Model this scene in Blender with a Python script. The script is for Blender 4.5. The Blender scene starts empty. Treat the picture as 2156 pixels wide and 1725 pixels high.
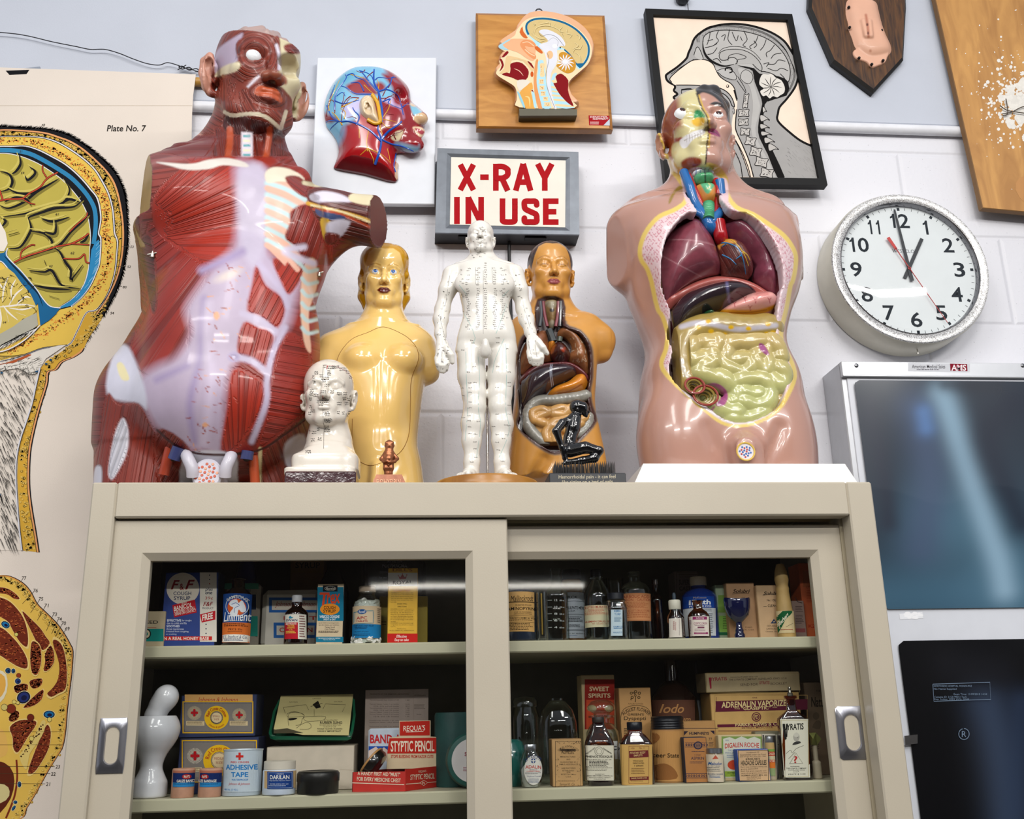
import bpy,bmesh,math,random
import numpy as np
from math import cos,sin,pi,radians,copysign,hypot as _hypot,sqrt as _sqrt,exp as _exp,floor as _floor,ceil as _ceil
Ar=np.array;MX=np.maximum;MN=np.minimum;LS=np.linspace;CP=np.clip;Cn=np.concatenate;Sk=np.stack;IP=np.interp
from mathutils import Vector,Matrix
from mathutils.geometry import tessellate_polygon
from mathutils.bvhtree import BVHTree
SC=bpy.context.scene
COL=SC.collection
rnd=random.Random(7)
W,H,FPX=2156,1725,2100.
# -- camera
PITCH,YAW,ROLL=.29464,-.09457,-.0215
CAM=Ar([-.11604,-1.52126,1.63502])
def _axes():
 cy,sy,cp,sp=cos(YAW),sin(YAW),cos(PITCH),sin(PITCH)
 f=Ar([-sy*cp,cy*cp,sp]);r=Ar([cy,sy,0.]);u=np.cross(r,f)
 cr,sr=cos(ROLL),sin(ROLL)
 return cr*r+sr*u,-sr*r+cr*u,f
CR,CU,CF=_axes()
cam_data=bpy.data.cameras.new('camera')
cam=bpy.data.objects.new('camera',cam_data);COL.objects.link(cam)
cam.matrix_world=Matrix(((CR[0],CU[0],-CF[0],CAM[0]),(CR[1],CU[1],-CF[1],CAM[1]),(CR[2],CU[2],-CF[2],CAM[2]),(0,0,0,1)))
cam_data.sensor_width=36.;cam_data.lens=FPX/W*36.;cam_data.clip_start=.02
SC.camera=cam
# -- world, lamps, exposure
vs=SC.view_settings
vs.view_transform='Standard';vs.look='None';vs.gamma=1.;vs.use_curve_mapping=False
vs.exposure=.12
wd=bpy.data.worlds.new('world');SC.world=wd;wd.use_nodes=True
wd.node_tree.nodes['Background'].inputs[0].default_value=(.86,.9,1.,1)
wd.node_tree.nodes['Background'].inputs[1].default_value=.5
def lamp(name,loc,target,sx,sy,power,color=(1,.97,.93)):
 L=bpy.data.lights.new(name,'AREA');L.shape='RECTANGLE';L.size=sx;L.size_y=sy;L.energy=power;L.color=color
 o=bpy.data.objects.new(name,L);COL.objects.link(o);o.location=loc
 o.rotation_euler=(Vector(target)-Vector(loc)).to_track_quat('-Z','Y').to_euler()
 return o
CEIL_Z=3.75
TROFFERS=[(-.55,-1.75,17),(.75,-1.75,19)]
TUBES_AND_FILL=[(-1.9,-2.6,20),(2.,-2.6,22),(-1.,-4.7,48),(1.3,-4.7,48)]  # last two are added fill lamps, brightening the cabinet shelves from the front
for _x,_y,_p in TROFFERS:
 lamp('ceiling_troffer_light',(_x,_y,CEIL_Z-.14),(_x*.8,_y+.9,1.9),.3,1.25,_p)
for _x,_y,_p in TUBES_AND_FILL:
 lamp('ceiling_tube_and_fill_light',(_x,_y,CEIL_Z-.14),(_x*.3,.1,2.),1.3,.07,_p)
# -- pixel <-> room helpers
def un(px,py,Y):
 d=CF+CR*(px-W/2)/FPX-CU*(py-H/2)/FPX
 return CAM+d*(Y-CAM[1])/d[1]
def unz(px,py,Z):
 d=CF+CR*(px-W/2)/FPX-CU*(py-H/2)/FPX
 return CAM+d*(Z-CAM[2])/d[2]
def ray(px,py):
 d=CF+CR*(px-W/2)/FPX-CU*(py-H/2)/FPX
 return d/np.linalg.norm(d)
def pix(V):
 d=np.asarray(V,float)-CAM;z=d@CF
 return Sk([W/2+FPX*(d@CR)/z,H/2-FPX*(d@CU)/z],-1)
def crp(c):
 """crop pixels to photo pixels"""
 return lambda L:[(c[0]+x*c[2],c[1]+y*c[2])for x,y in np.asarray(L,float).reshape(-1,2)]
def mpp(px,py,Y):
 return float(np.linalg.norm(un(px+1,py,Y)-un(px,py,Y)))
# -- materials
def lin(h):
 h=h.lstrip('#');c=[int(h[i:i+2],16)/255 for i in(0,2,4)]
 return[x/12.92 if x<=.04045 else((x+.055)/1.055)**2.4 for x in c]
_M={}
def mat(hexc,rough=.5,metal=0.,coat=0.,trans=0.,ior=1.45,var=.06,scale=30.,bump=0.,bscale=200.,emit=0.,alpha=1.,spec=.5):
 key=(hexc,rough,metal,coat,trans,ior,var,scale,bump,bscale,emit,alpha,spec)
 if key in _M:return _M[key]
 m=bpy.data.materials.new('m'+hexc.lstrip('#'));m.use_nodes=True
 nt=m.node_tree;b=nt.nodes['Principled BSDF'];c=lin(hexc)
 b.inputs['Base Color'].default_value=(*c,1);b.inputs['Roughness'].default_value=rough;b.inputs['Metallic'].default_value=metal
 b.inputs['Coat Weight'].default_value=coat;b.inputs['Coat Roughness'].default_value=.06
 b.inputs['Transmission Weight'].default_value=trans;b.inputs['IOR'].default_value=ior;b.inputs['Alpha'].default_value=alpha
 b.inputs['Specular IOR Level'].default_value=spec
 if emit:b.inputs['Emission Color'].default_value=(*c,1);b.inputs['Emission Strength'].default_value=emit
 if var or bump:
  tc=nt.nodes.new('ShaderNodeTexCoord')
 if var:
  n=nt.nodes.new('ShaderNodeTexNoise');n.inputs['Scale'].default_value=scale;n.inputs['Detail'].default_value=4
  nt.links.new(tc.outputs['Object'],n.inputs['Vector'])
  mr=nt.nodes.new('ShaderNodeMapRange');mr.inputs[1].default_value=.3;mr.inputs[2].default_value=.7
  mr.inputs[3].default_value=1-var;mr.inputs[4].default_value=1+var
  nt.links.new(n.outputs['Fac'],mr.inputs[0])
  mx=nt.nodes.new('ShaderNodeMix');mx.data_type='RGBA';mx.blend_type='MULTIPLY';mx.inputs[0].default_value=1
  mx.inputs[6].default_value=(*c,1);nt.links.new(mr.outputs[0],mx.inputs[7]);nt.links.new(mx.outputs[2],b.inputs['Base Color'])
 if bump:
  n2=nt.nodes.new('ShaderNodeTexNoise');n2.inputs['Scale'].default_value=bscale;n2.inputs['Detail'].default_value=3
  nt.links.new(tc.outputs['Object'],n2.inputs['Vector'])
  bp=nt.nodes.new('ShaderNodeBump');bp.inputs['Strength'].default_value=bump;bp.inputs['Distance'].default_value=.002
  nt.links.new(n2.outputs['Fac'],bp.inputs['Height']);nt.links.new(bp.outputs[0],b.inputs['Normal'])
 _M[key]=m
 return m
def ink(hexc):return mat(hexc,.75,var=.03,spec=.12)
def glass(hexc='#e9f2ee',rough=.02,ior=1.3):
 return mat(hexc,rough,trans=1.,ior=ior,var=0)
def pane_mat():
# thin sheet: straight-through transparency with a real mirror share
 if 'pane' in _M:return _M['pane']
 m=bpy.data.materials.new('clear_pane');m.use_nodes=True;nt=m.node_tree;nt.nodes.clear()
 o=nt.nodes.new('ShaderNodeOutputMaterial');t=nt.nodes.new('ShaderNodeBsdfTransparent');g=nt.nodes.new('ShaderNodeBsdfGlossy')
 t.inputs[0].default_value=(.95,.96,.96,1);g.inputs['Roughness'].default_value=.03
 fr=nt.nodes.new('ShaderNodeFresnel');fr.inputs[0].default_value=1.6
 ge=nt.nodes.new('ShaderNodeNewGeometry');fm=nt.nodes.new('ShaderNodeMix');fm.data_type='FLOAT'
 nt.links.new(ge.outputs['Backfacing'],fm.inputs[0]);nt.links.new(fr.outputs[0],fm.inputs[2]);fm.inputs[3].default_value=0.
 mx=nt.nodes.new('ShaderNodeMixShader');nt.links.new(fm.outputs[0],mx.inputs[0]);nt.links.new(t.outputs[0],mx.inputs[1]);nt.links.new(g.outputs[0],mx.inputs[2])
 nt.links.new(mx.outputs[0],o.inputs[0]);_M['pane']=m
 return m
def clear_mat(tint=(.93,.97,.95),rough=.03,ior=1.45):
# bottle glass: see-through body with fresnel shine
 key=('clear',tint,rough,ior)
 if key in _M:return _M[key]
 m=bpy.data.materials.new('bottle_glass');m.use_nodes=True;nt=m.node_tree;nt.nodes.clear()
 o=nt.nodes.new('ShaderNodeOutputMaterial');t=nt.nodes.new('ShaderNodeBsdfTransparent');g=nt.nodes.new('ShaderNodeBsdfGlossy')
 t.inputs[0].default_value=(*tint,1);g.inputs['Roughness'].default_value=rough
 lw=nt.nodes.new('ShaderNodeLayerWeight');lw.inputs[0].default_value=.35
 mr=nt.nodes.new('ShaderNodeMapRange');mr.inputs[3].default_value=.05;mr.inputs[4].default_value=.75
 nt.links.new(lw.outputs['Facing'],mr.inputs[0])
 mx=nt.nodes.new('ShaderNodeMixShader');nt.links.new(mr.outputs[0],mx.inputs[0]);nt.links.new(t.outputs[0],mx.inputs[1]);nt.links.new(g.outputs[0],mx.inputs[2])
 nt.links.new(mx.outputs[0],o.inputs[0]);_M[key]=m
 return m
def vmat(name,rough=.4,coat=.3,fib=0.,dark=.45,bump=.6,fscale=1.,mott=.05,mscale=25.,pit=0.):
 key=('v',name,rough,coat,fib,dark,bump,fscale,mott,mscale,pit)
 if key in _M:return _M[key]
 m=bpy.data.materials.new(name);m.use_nodes=True;nt=m.node_tree;b=nt.nodes['Principled BSDF']
 b.inputs['Roughness'].default_value=rough;b.inputs['Coat Weight'].default_value=coat;b.inputs['Coat Roughness'].default_value=.08
 a=nt.nodes.new('ShaderNodeAttribute');a.attribute_name='Col'
 colr=a.outputs['Color']
 tc=nt.nodes.new('ShaderNodeTexCoord')
 def mul(cin,fac):
  mx=nt.nodes.new('ShaderNodeMix');mx.data_type='RGBA';mx.blend_type='MULTIPLY';mx.inputs[0].default_value=1
  nt.links.new(cin,mx.inputs[6]);nt.links.new(fac,mx.inputs[7]);return mx.outputs[2]
 def rng(src,a0,a1,b0,b1):
  mr=nt.nodes.new('ShaderNodeMapRange')
  for i,v in zip((1,2,3,4),(a0,a1,b0,b1)):mr.inputs[i].default_value=v
  nt.links.new(src,mr.inputs[0]);return mr.outputs[0]
 if mott:
  n=nt.nodes.new('ShaderNodeTexNoise');n.inputs['Scale'].default_value=mscale;n.inputs['Detail'].default_value=5
  nt.links.new(tc.outputs['Object'],n.inputs['Vector']);colr=mul(colr,rng(n.outputs['Fac'],.3,.7,1-mott,1+mott))
 height=None
 if fib:
  af=nt.nodes.new('ShaderNodeAttribute');af.attribute_name='fib'
  aw=nt.nodes.new('ShaderNodeAttribute');aw.attribute_name='fibw'
# fibres: 1-D noise across the fibre phase
  n1=nt.nodes.new('ShaderNodeTexNoise');n1.noise_dimensions='1D';n1.inputs['Scale'].default_value=fscale;n1.inputs['Detail'].default_value=2.5
  nt.links.new(af.outputs['Fac'],n1.inputs['W'])
  g=rng(n1.outputs['Fac'],.36,.52,0,1)
  mm=nt.nodes.new('ShaderNodeMath');mm.operation='MULTIPLY'
  inv=rng(g,0,1,dark,0);nt.links.new(inv,mm.inputs[0]);nt.links.new(aw.outputs['Fac'],mm.inputs[1])
  colr=mul(colr,rng(mm.outputs[0],0,1,1,0))
  mh=nt.nodes.new('ShaderNodeMath');mh.operation='MULTIPLY'
  nt.links.new(g,mh.inputs[0]);nt.links.new(aw.outputs['Fac'],mh.inputs[1]);height=mh.outputs[0]
 if pit:
  n2=nt.nodes.new('ShaderNodeTexNoise');n2.inputs['Scale'].default_value=180;n2.inputs['Detail'].default_value=2
  nt.links.new(tc.outputs['Object'],n2.inputs['Vector']);height=height or n2.outputs['Fac']
 if height is not None:
  bp=nt.nodes.new('ShaderNodeBump');bp.inputs['Strength'].default_value=bump;bp.inputs['Distance'].default_value=.0015
  nt.links.new(height,bp.inputs['Height']);nt.links.new(bp.outputs[0],b.inputs['Normal'])
 nt.links.new(colr,b.inputs['Base Color']);_M[key]=m
 return m
def wood(c1,c2,name,sc=(2,1,14),rough=.4,dist=5.,rot=0.):
 if name in _M:return _M[name]
 m=bpy.data.materials.new(name);m.use_nodes=True;nt=m.node_tree;b=nt.nodes['Principled BSDF'];b.inputs['Roughness'].default_value=rough
 tc=nt.nodes.new('ShaderNodeTexCoord');mp=nt.nodes.new('ShaderNodeMapping');mp.inputs['Scale'].default_value=sc;mp.inputs['Rotation'].default_value=(0,rot,0)
 nt.links.new(tc.outputs['Object'],mp.inputs[0]);n_=nt.nodes.new('ShaderNodeTexNoise');n_.inputs['Scale'].default_value=9;n_.inputs['Detail'].default_value=6;n_.inputs['Distortion'].default_value=dist*.2
 nt.links.new(mp.outputs[0],n_.inputs['Vector']);cr=nt.nodes.new('ShaderNodeValToRGB');cr.color_ramp.elements[0].position=.33;cr.color_ramp.elements[1].position=.66
 cr.color_ramp.elements[0].color=(*lin(c1),1);cr.color_ramp.elements[1].color=(*lin(c2),1);nt.links.new(n_.outputs['Fac'],cr.inputs[0]);nt.links.new(cr.outputs[0],b.inputs['Base Color'])
 _M[name]=m;return m
# -- object tree
ORG={}
def TH(name,label,cat,loc=(0,0,0),group=None):
 o=bpy.data.objects.new(name,None);COL.objects.link(o);o.location=[float(v)for v in loc];o.empty_display_size=.02
 ORG[o.name]=Ar(loc,float)
 o['label']=label;o['category']=cat
 if group:o['group']=group
 return o
class G:
 """collects vertices and faces of ONE mesh, with several inks"""
 def __init__(s):s.V=[];s.F=[];s.MI=[];s.mats=[];s.n=0
 def mi(s,m):
  if m not in s.mats:s.mats.append(m)
  return s.mats.index(m)
 def add(s,V,F,m):
  V=np.asarray(V,float).reshape(-1,3);k=s.mi(m);n=s.n
  s.V.append(V);s.n+=len(V)
  s.F+=[tuple(i+n for i in f)for f in F];s.MI+=[k]*len(F)
  return s
 def empty(s):return s.n==0
def FN(name,me,parent,smooth,kind):
 o=bpy.data.objects.new(name,me);COL.objects.link(o)
 if parent is not None:o.parent=parent
 if smooth is not None:
  me.polygons.foreach_set('use_smooth',[True]*len(me.polygons))
  if smooth<179:me.set_sharp_from_angle(angle=radians(smooth))
 if kind:o['kind']=kind
 return o
def obj(name,g,parent=None,smooth=35,kind=None,label=None,cat=None,group=None):
 base=np.zeros(3)
 p=parent
 while p is not None:
  if p.name in ORG:base=ORG[p.name]
  p=p.parent
 V=Cn(g.V)-base
 me=bpy.data.meshes.new(name);me.from_pydata(V.tolist(),[],g.F)
 for m in g.mats:me.materials.append(m)
 if len(g.mats)>1:me.polygons.foreach_set('material_index',g.MI)
 me.validate();me.update()
 o=FN(name,me,parent,smooth,kind)
 if label:o['label']=label
 if cat:o['category']=cat
 if group:o['group']=group
 return o
def obj_np(name,V,Q,m,parent=None,col=None,fib=None,fibw=None):
 base=np.zeros(3);p=parent
 while p is not None:
  if p.name in ORG:base=ORG[p.name]
  p=p.parent
 me=bpy.data.meshes.new(name);nv,nq=len(V),len(Q)
 me.vertices.add(nv);me.vertices.foreach_set('co',(V-base).astype(np.float32).ravel())
 me.loops.add(nq*4);me.loops.foreach_set('vertex_index',Q.astype(np.int32).ravel())
 me.polygons.add(nq);me.polygons.foreach_set('loop_start',np.arange(0,nq*4,4,dtype=np.int32))
 me.update(calc_edges=True);me.validate()
 me.materials.append(m)
 if col is not None:
  a=me.attributes.new('Col','FLOAT_COLOR','POINT');a.data.foreach_set('color',Cn([col,np.ones((nv,1))],1).astype(np.float32).ravel())
 if fib is not None:
  a=me.attributes.new('fib','FLOAT','POINT');a.data.foreach_set('value',fib.astype(np.float32))
  a=me.attributes.new('fibw','FLOAT','POINT');a.data.foreach_set('value',fibw.astype(np.float32))
 return FN(name,me,parent,180,None)
# -- shapes
def box(g,x0,x1,y0,y1,z0,z1,m,b=0.):
 lo=Ar([x0,y0,z0],float);hi=Ar([x1,y1,z1],float)
 if b<=0:
  V=[(x,y,z)for x in(x0,x1)for y in(y0,y1)for z in(z0,z1)]
  F=[(0,1,3,2),(4,6,7,5),(0,4,5,1),(2,3,7,6),(0,2,6,4),(1,5,7,3)]
  return g.add(V,F,m)
 b=min(b,(hi-lo).min()*.49)
 V=[];ix={}
 for sx in(0,1):
  for sy in(0,1):
   for sz in(0,1):
    c=np.where([sx,sy,sz],hi,lo);d=np.where([sx,sy,sz],-1,1)*b
    for a in range(3):
     p=c+d;p[a]=c[a];ix[sx,sy,sz,a]=len(V);V.append(p)
 F=[]
 for a in range(3):
  o1,o2=[k for k in range(3)if k!=a]
  for s in(0,1):
   q=[]
   for(u,v)in((0,0),(1,0),(1,1),(0,1)):
    k=[0,0,0];k[a]=s;k[o1]=u;k[o2]=v;q.append(ix[(*k,a)])
   F.append(tuple(q))
  for u in(0,1):
   for v in(0,1):
    k0=[0,0,0];k0[o1]=u;k0[o2]=v;k1=list(k0);k1[a]=1
    F.append((ix[(*k0,o1)],ix[(*k1,o1)],ix[(*k1,o2)],ix[(*k0,o2)]))
 for sx in(0,1):
  for sy in(0,1):
   for sz in(0,1):F.append(tuple(ix[sx,sy,sz,a]for a in range(3)))
# outward winding
 ctr=(lo+hi)/2;V=Ar(V);F2=[]
 for f in F:
  p=V[list(f)];n=np.cross(p[1]-p[0],p[2]-p[0])
  F2.append(f if n@(p.mean(0)-ctr)>0 else tuple(reversed(f)))
 return g.add(V,F2,m)
def LA(g,prof,m,at=(0,0,0),seg=40,ax=1.,ay=1.,n=2.,rot=0.,cap=True,mfun=None):
 """prof: (radius, z) from bottom to top; superellipse section of power n"""
 T=LS(0,2*pi,seg,endpoint=False)+rot
 c,s=np.cos(T),np.sin(T)
 k=(np.abs(c)**n+np.abs(s)**n)**(-1./n)
 V=[];F=[]
 for r,z in prof:V.append(Sk([at[0]+r*k*c*ax,at[1]+r*k*s*ay,np.full(seg,at[2]+z)],1))
 for i in range(len(prof)-1):
  for j in range(seg):F.append((i*seg+j,i*seg+(j+1)%seg,(i+1)*seg+(j+1)%seg,(i+1)*seg+j))
 if cap:
  F.append(tuple(reversed(range(seg))));F.append(tuple(range((len(prof)-1)*seg,len(prof)*seg)))
 return g.add(Cn(V),F,m)
def tube(g,pts,rad,m,seg=10,cap=True,flat=None):
 P=np.asarray(pts,float);n=len(P);R_=np.full(n,rad)if np.isscalar(rad)else np.asarray(rad,float)
 T=np.gradient(P,axis=0);T/=np.linalg.norm(T,axis=1)[:,None]+1e-12
 up=Ar([.13,-.31,.94]);V=[]
 a=np.cross(T[0],up);a/=np.linalg.norm(a)+1e-12
 for i in range(n):
  a=a-T[i]*(a@T[i]);a/=np.linalg.norm(a)+1e-12;b=np.cross(T[i],a)
  for k in range(seg):
   t=2*pi*k/seg;V.append(P[i]+R_[i]*(cos(t)*a+sin(t)*b))
 F=[(i*seg+k,i*seg+(k+1)%seg,(i+1)*seg+(k+1)%seg,(i+1)*seg+k)for i in range(n-1)for k in range(seg)]
 if cap:F+=[tuple(reversed(range(seg))),tuple(range((n-1)*seg,n*seg))]
 return g.add(V,F,m)
def spl(pts,k=6,closed=False):
 """Catmull-Rom through points (any dimension)"""
 P=np.asarray(pts,float);n=len(P)
 if n<3 and not closed:return P if n<2 else LS(P[0],P[1],k+1)
 out=[];rng=range(n)if closed else range(n-1)
 for i in rng:
  if closed:p0,p1,p2,p3=P[(i-1)%n],P[i],P[(i+1)%n],P[(i+2)%n]
  else:p0,p1,p2,p3=P[max(i-1,0)],P[i],P[i+1],P[min(i+2,n-1)]
  for t in np.arange(k)/k:
   out.append(.5*((2*p1)+(p2-p0)*t+(2*p0-5*p1+4*p2-p3)*t*t+(3*p1-p0-3*p2+p3)*t**3))
 if not closed:out.append(P[-1])
 return Ar(out)
def tess(P2):
 P=[Vector((float(p[0]),float(p[1]),0))for p in P2]
 return[tuple(t)for t in tessellate_polygon([P])]
def prism(g,P2,fun,m,m_side=None,back=None):
 """P2: closed outline; fun(p, side) -> 3-D point for front(0) and back(1)"""
 n=len(P2);A=Ar([fun(p,0)for p in P2]);B=Ar([fun(p,1)for p in P2]);t=tess(P2)
 fl=np.cross(A[t[0][1]]-A[t[0][0]],A[t[0][2]]-A[t[0][0]])@(A[0]-B[0])<0
 g.add(A,[f[::-1]if fl else f for f in t],m)
 g.add(Cn([A,B]),[(i,(i+1)%n,n+(i+1)%n,n+i)for i in range(n)],m_side or m)
 g.add(B,[f if fl else f[::-1]for f in t],m_side or m)
# -- printing: flat inks laid on a surface
_fc=bpy.data.curves.new('lettering','FONT');_fo=bpy.data.objects.new('lettering',_fc);COL.objects.link(_fo)
_TX={}
def glyphs(s,bold=0.,shear=0.,space=1.):
 key=(s,bold,shear,space)
 if key not in _TX:
  _fc.body=s;_fc.size=1.;_fc.offset=bold*.45;_fc.shear=shear;_fc.space_character=space;_fc.resolution_u=3
  bpy.context.view_layer.update()
  me=_fo.evaluated_get(bpy.context.evaluated_depsgraph_get()).to_mesh()
  V=Ar([v.co[:2]for v in me.vertices]).reshape(-1,2);F=[tuple(p.vertices)for p in me.polygons]
  _fo.to_mesh_clear()
  if len(V):lo=V.min(0);hi=V.max(0);V=(V-lo)/MX(hi-lo,1e-6)
  _TX[key]=(V,F)
 return _TX[key]
class Art:
 """inks laid over a surface; points are photo pixels of a crop (ox, oy, k)"""
 def __init__(s,surf,crop=(0,0,1),step=.00003,lift=.0002):
  s.L=[];s.g=G();s.surf=surf;s.c=crop;s.z=lift;s.step=step
 def p(s,P,closed=False):
  P=np.asarray(P,float).reshape(-1,2);return Sk([s.c[0]+P[:,0]*s.c[2],s.c[1]+P[:,1]*s.c[2]],1)
 def fine(s,P,F):
# cut large faces up so that they follow a curved surface
  T=[]
  for f in F:
   if len(f)==3:T.append(P[list(f)])
   elif len(f)==4:T+=[P[[f[0],f[1],f[2]]],P[[f[0],f[2],f[3]]]]
   else:
    c=P[list(f)].mean(0);T+=[Ar([c,P[f[i]],P[f[(i+1)%len(f)]]])for i in range(len(f))]
  T=Ar(T)
  for _ in range(4):
   e=Sk([T[:,(i+1)%3,0]-T[:,i,0]for i in range(3)],1);big=np.abs(e).max(1)>5.
   if not big.any():break
   B=T[big];m=[(B[:,i]+B[:,(i+1)%3])/2 for i in range(3)]
   T=Cn([T[~big],Sk([B[:,0],m[0],m[2]],1),Sk([m[0],B[:,1],m[1]],1),Sk([m[2],m[1],B[:,2]],1),Sk([m[0],m[1],m[2]],1)])
  return T.reshape(-1,2),[(3*i,3*i+1,3*i+2)for i in range(len(T))]
 def lay(s,P,F,m):
  if getattr(s.surf,'curved',False)and len(F):P,F=s.fine(np.asarray(P),F)
  P=np.asarray(P,float)
  if len(P):
   lo,hi=P.min(0),P.max(0);st=.00014 if getattr(s.surf,'curved',False)else s.step;z=max([q[2]+st for q in s.L if(q[0]<hi).all()and(q[1]>lo).all()]+[s.z]);s.L.append((lo,hi,z))
  else:z=s.z
  V=s.surf(P,z)
  F2=[]
  for f in F:
   p=V[list(f)];n=np.cross(p[1]-p[0],p[2]-p[0])
   F2.append(f if n@(CAM-p[0])>0 else tuple(reversed(f)))
  s.g.add(V,F2,m);return s
 def pg(s,pts,col,k=0,closed=True,grid=0):
  P=s.p(pts)
  if k:P=spl(P,k,True)
  return s.lay(P,tess(P),ink(col)if isinstance(col,str)else col)
 def rc(s,x0,y0,x1,y1,col,nx=1):
  xs=LS(x0,x1,nx+1);P=s.p([(x,y)for x in xs for y in(y0,y1)])
  return s.lay(P,[(2*i,2*i+2,2*i+3,2*i+1)for i in range(nx)],ink(col)if isinstance(col,str)else col)
 def ell(s,cx,cy,rx,ry,col,n=28,rot=0):
  t=LS(0,2*pi,n,endpoint=False);c,q=cos(rot),sin(rot)
  x,y=rx*np.cos(t),ry*np.sin(t)
  P=s.p(Sk([cx+x*c-y*q,cy+x*q+y*c],1));return s.lay(P,[tuple(range(n))],ink(col)if isinstance(col,str)else col)
 def ln(s,pts,w,col,k=5,closed=False,taper=False):
  P=s.p(pts)
  if k and len(P)>2:P=spl(P,k,closed)
  if closed:P=Cn([P,P[:1],P[1:2]])if len(P)>2 else P
  T=np.gradient(P,axis=0);T/=np.linalg.norm(T,axis=1)[:,None]+1e-9;N=Sk([-T[:,1],T[:,0]],1)
  ww=np.full(len(P),w*s.c[2]/2.)
  if taper:ww=ww*CP(np.sin(LS(.15,3.,len(P))),.12,1)
  A=P+N*ww[:,None];B=P-N*ww[:,None];n=len(P)
  return s.lay(Cn([A,B]),[(i,i+1,n+i+1,n+i)for i in range(n-1)],ink(col)if isinstance(col,str)else col)
 def box(s,x0,y0,x1,y1,w,col):
  return s.ln([(x0,y0),(x1,y0),(x1,y1),(x0,y1),(x0,y0)],w,col,k=0)if False else(s.rc(x0,y0,x1,y0+w,col,6).rc(x0,y1-w,x1,y1,col,6).rc(x0,y0,x0+w,y1,col).rc(x1-w,y0,x1,y1,col))
 def tx(s,t,x0,y0,x1,y1,col,bold=0.,shear=0.,slope=0.,space=1.,arc=0.):
  V,F=glyphs(t,bold,shear,space)
  if not len(V):return s
  x=x0+V[:,0]*(x1-x0);y=y1-V[:,1]*(y1-y0)+(V[:,0]-.5)*slope
  if arc:y=y+arc*((2*V[:,0]-1)**2)
  return s.lay(s.p(Sk([x,y],1)),F,ink(col)if isinstance(col,str)else col)
 def rg(s,t,cx,cy,r,a0,a1,h,col,bold=0.,ry=None):
  """text on an arc, angles in degrees clockwise from up"""
  V,F=glyphs(t,bold);a=np.radians(a0+(a1-a0)*V[:,0]);rr=r+(V[:,1]-.5)*h;q=(ry or r)/r
  if a1<a0:rr=r-(V[:,1]-.5)*h
  return s.lay(s.p(Sk([cx+rr*np.sin(a),cy-rr*np.cos(a)*q],1)),F,ink(col)if isinstance(col,str)else col)
 def sm(s,x0,y0,x1,y1,n,col,fill=.5,seed=1,ragged=.25):
  """lines of print too small to read: broken bars"""
  R2=random.Random(seed+int(x0*7+y0*3));P=[];F=[];dy=(y1-y0)/n
  for i in range(n):
   x=x0;end=x1-(x1-x0)*ragged*R2.random();y=y0+i*dy
   while x<end:
    w=min((x1-x0)*R2.uniform(.03,.1),end-x)
    b=len(P);P+=[(x,y),(x+w,y),(x+w,y+dy*fill),(x,y+dy*fill)];F.append((b,b+1,b+2,b+3));x+=w+(x1-x0)*.018
  return s.lay(s.p(P),F,ink(col)if isinstance(col,str)else col)
 def done(s,name,parent,label=None):
  if s.g.empty():return None
  return obj(name,s.g,parent,smooth=None,label=label)
def flat(Y):
 """surface: vertical plane facing the room"""
 return lambda P,z:Ar([un(p[0],p[1],Y)for p in P])+Ar([0,-z,0])
def plane_surf(O,n):
 """surface: any plane by point and normal"""
 O=np.asarray(O,float);n=np.asarray(n,float);n=n/np.linalg.norm(n)
 def f(P,z):
  out=[]
  for p in P:
   d=CF+CR*(p[0]-W/2)/FPX-CU*(p[1]-H/2)/FPX;out.append(CAM+d*((O-CAM)@n)/(d@n)+n*z)
  return Ar(out)
 return f
def round_surf(cx,cy,r,n=2.,ax=1.,ay=1.):
 """surface: upright round or rounded-square jar wall; x from the front plane wraps round it"""
 Yf=cy-r*ay
 def f(P,z):
  out=[]
  for p in P:
   q=un(p[0],p[1],Yf);u=max(-.995,min(.995,(q[0]-cx)/(r*ax)))
   v=(1-abs(u)**n)**(1./n);nx,ny=u/ax,-v/ay
   if n>2:nx,ny=copysign(abs(u)**(n-1),u)/ax,-abs(v)**(n-1)/ay
   L=_hypot(nx,ny);out.append((cx+r*ax*u+z*nx/L,cy-r*ay*v+z*ny/L,q[2]))
  return Ar(out)
 f.curved=True
 return f
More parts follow.
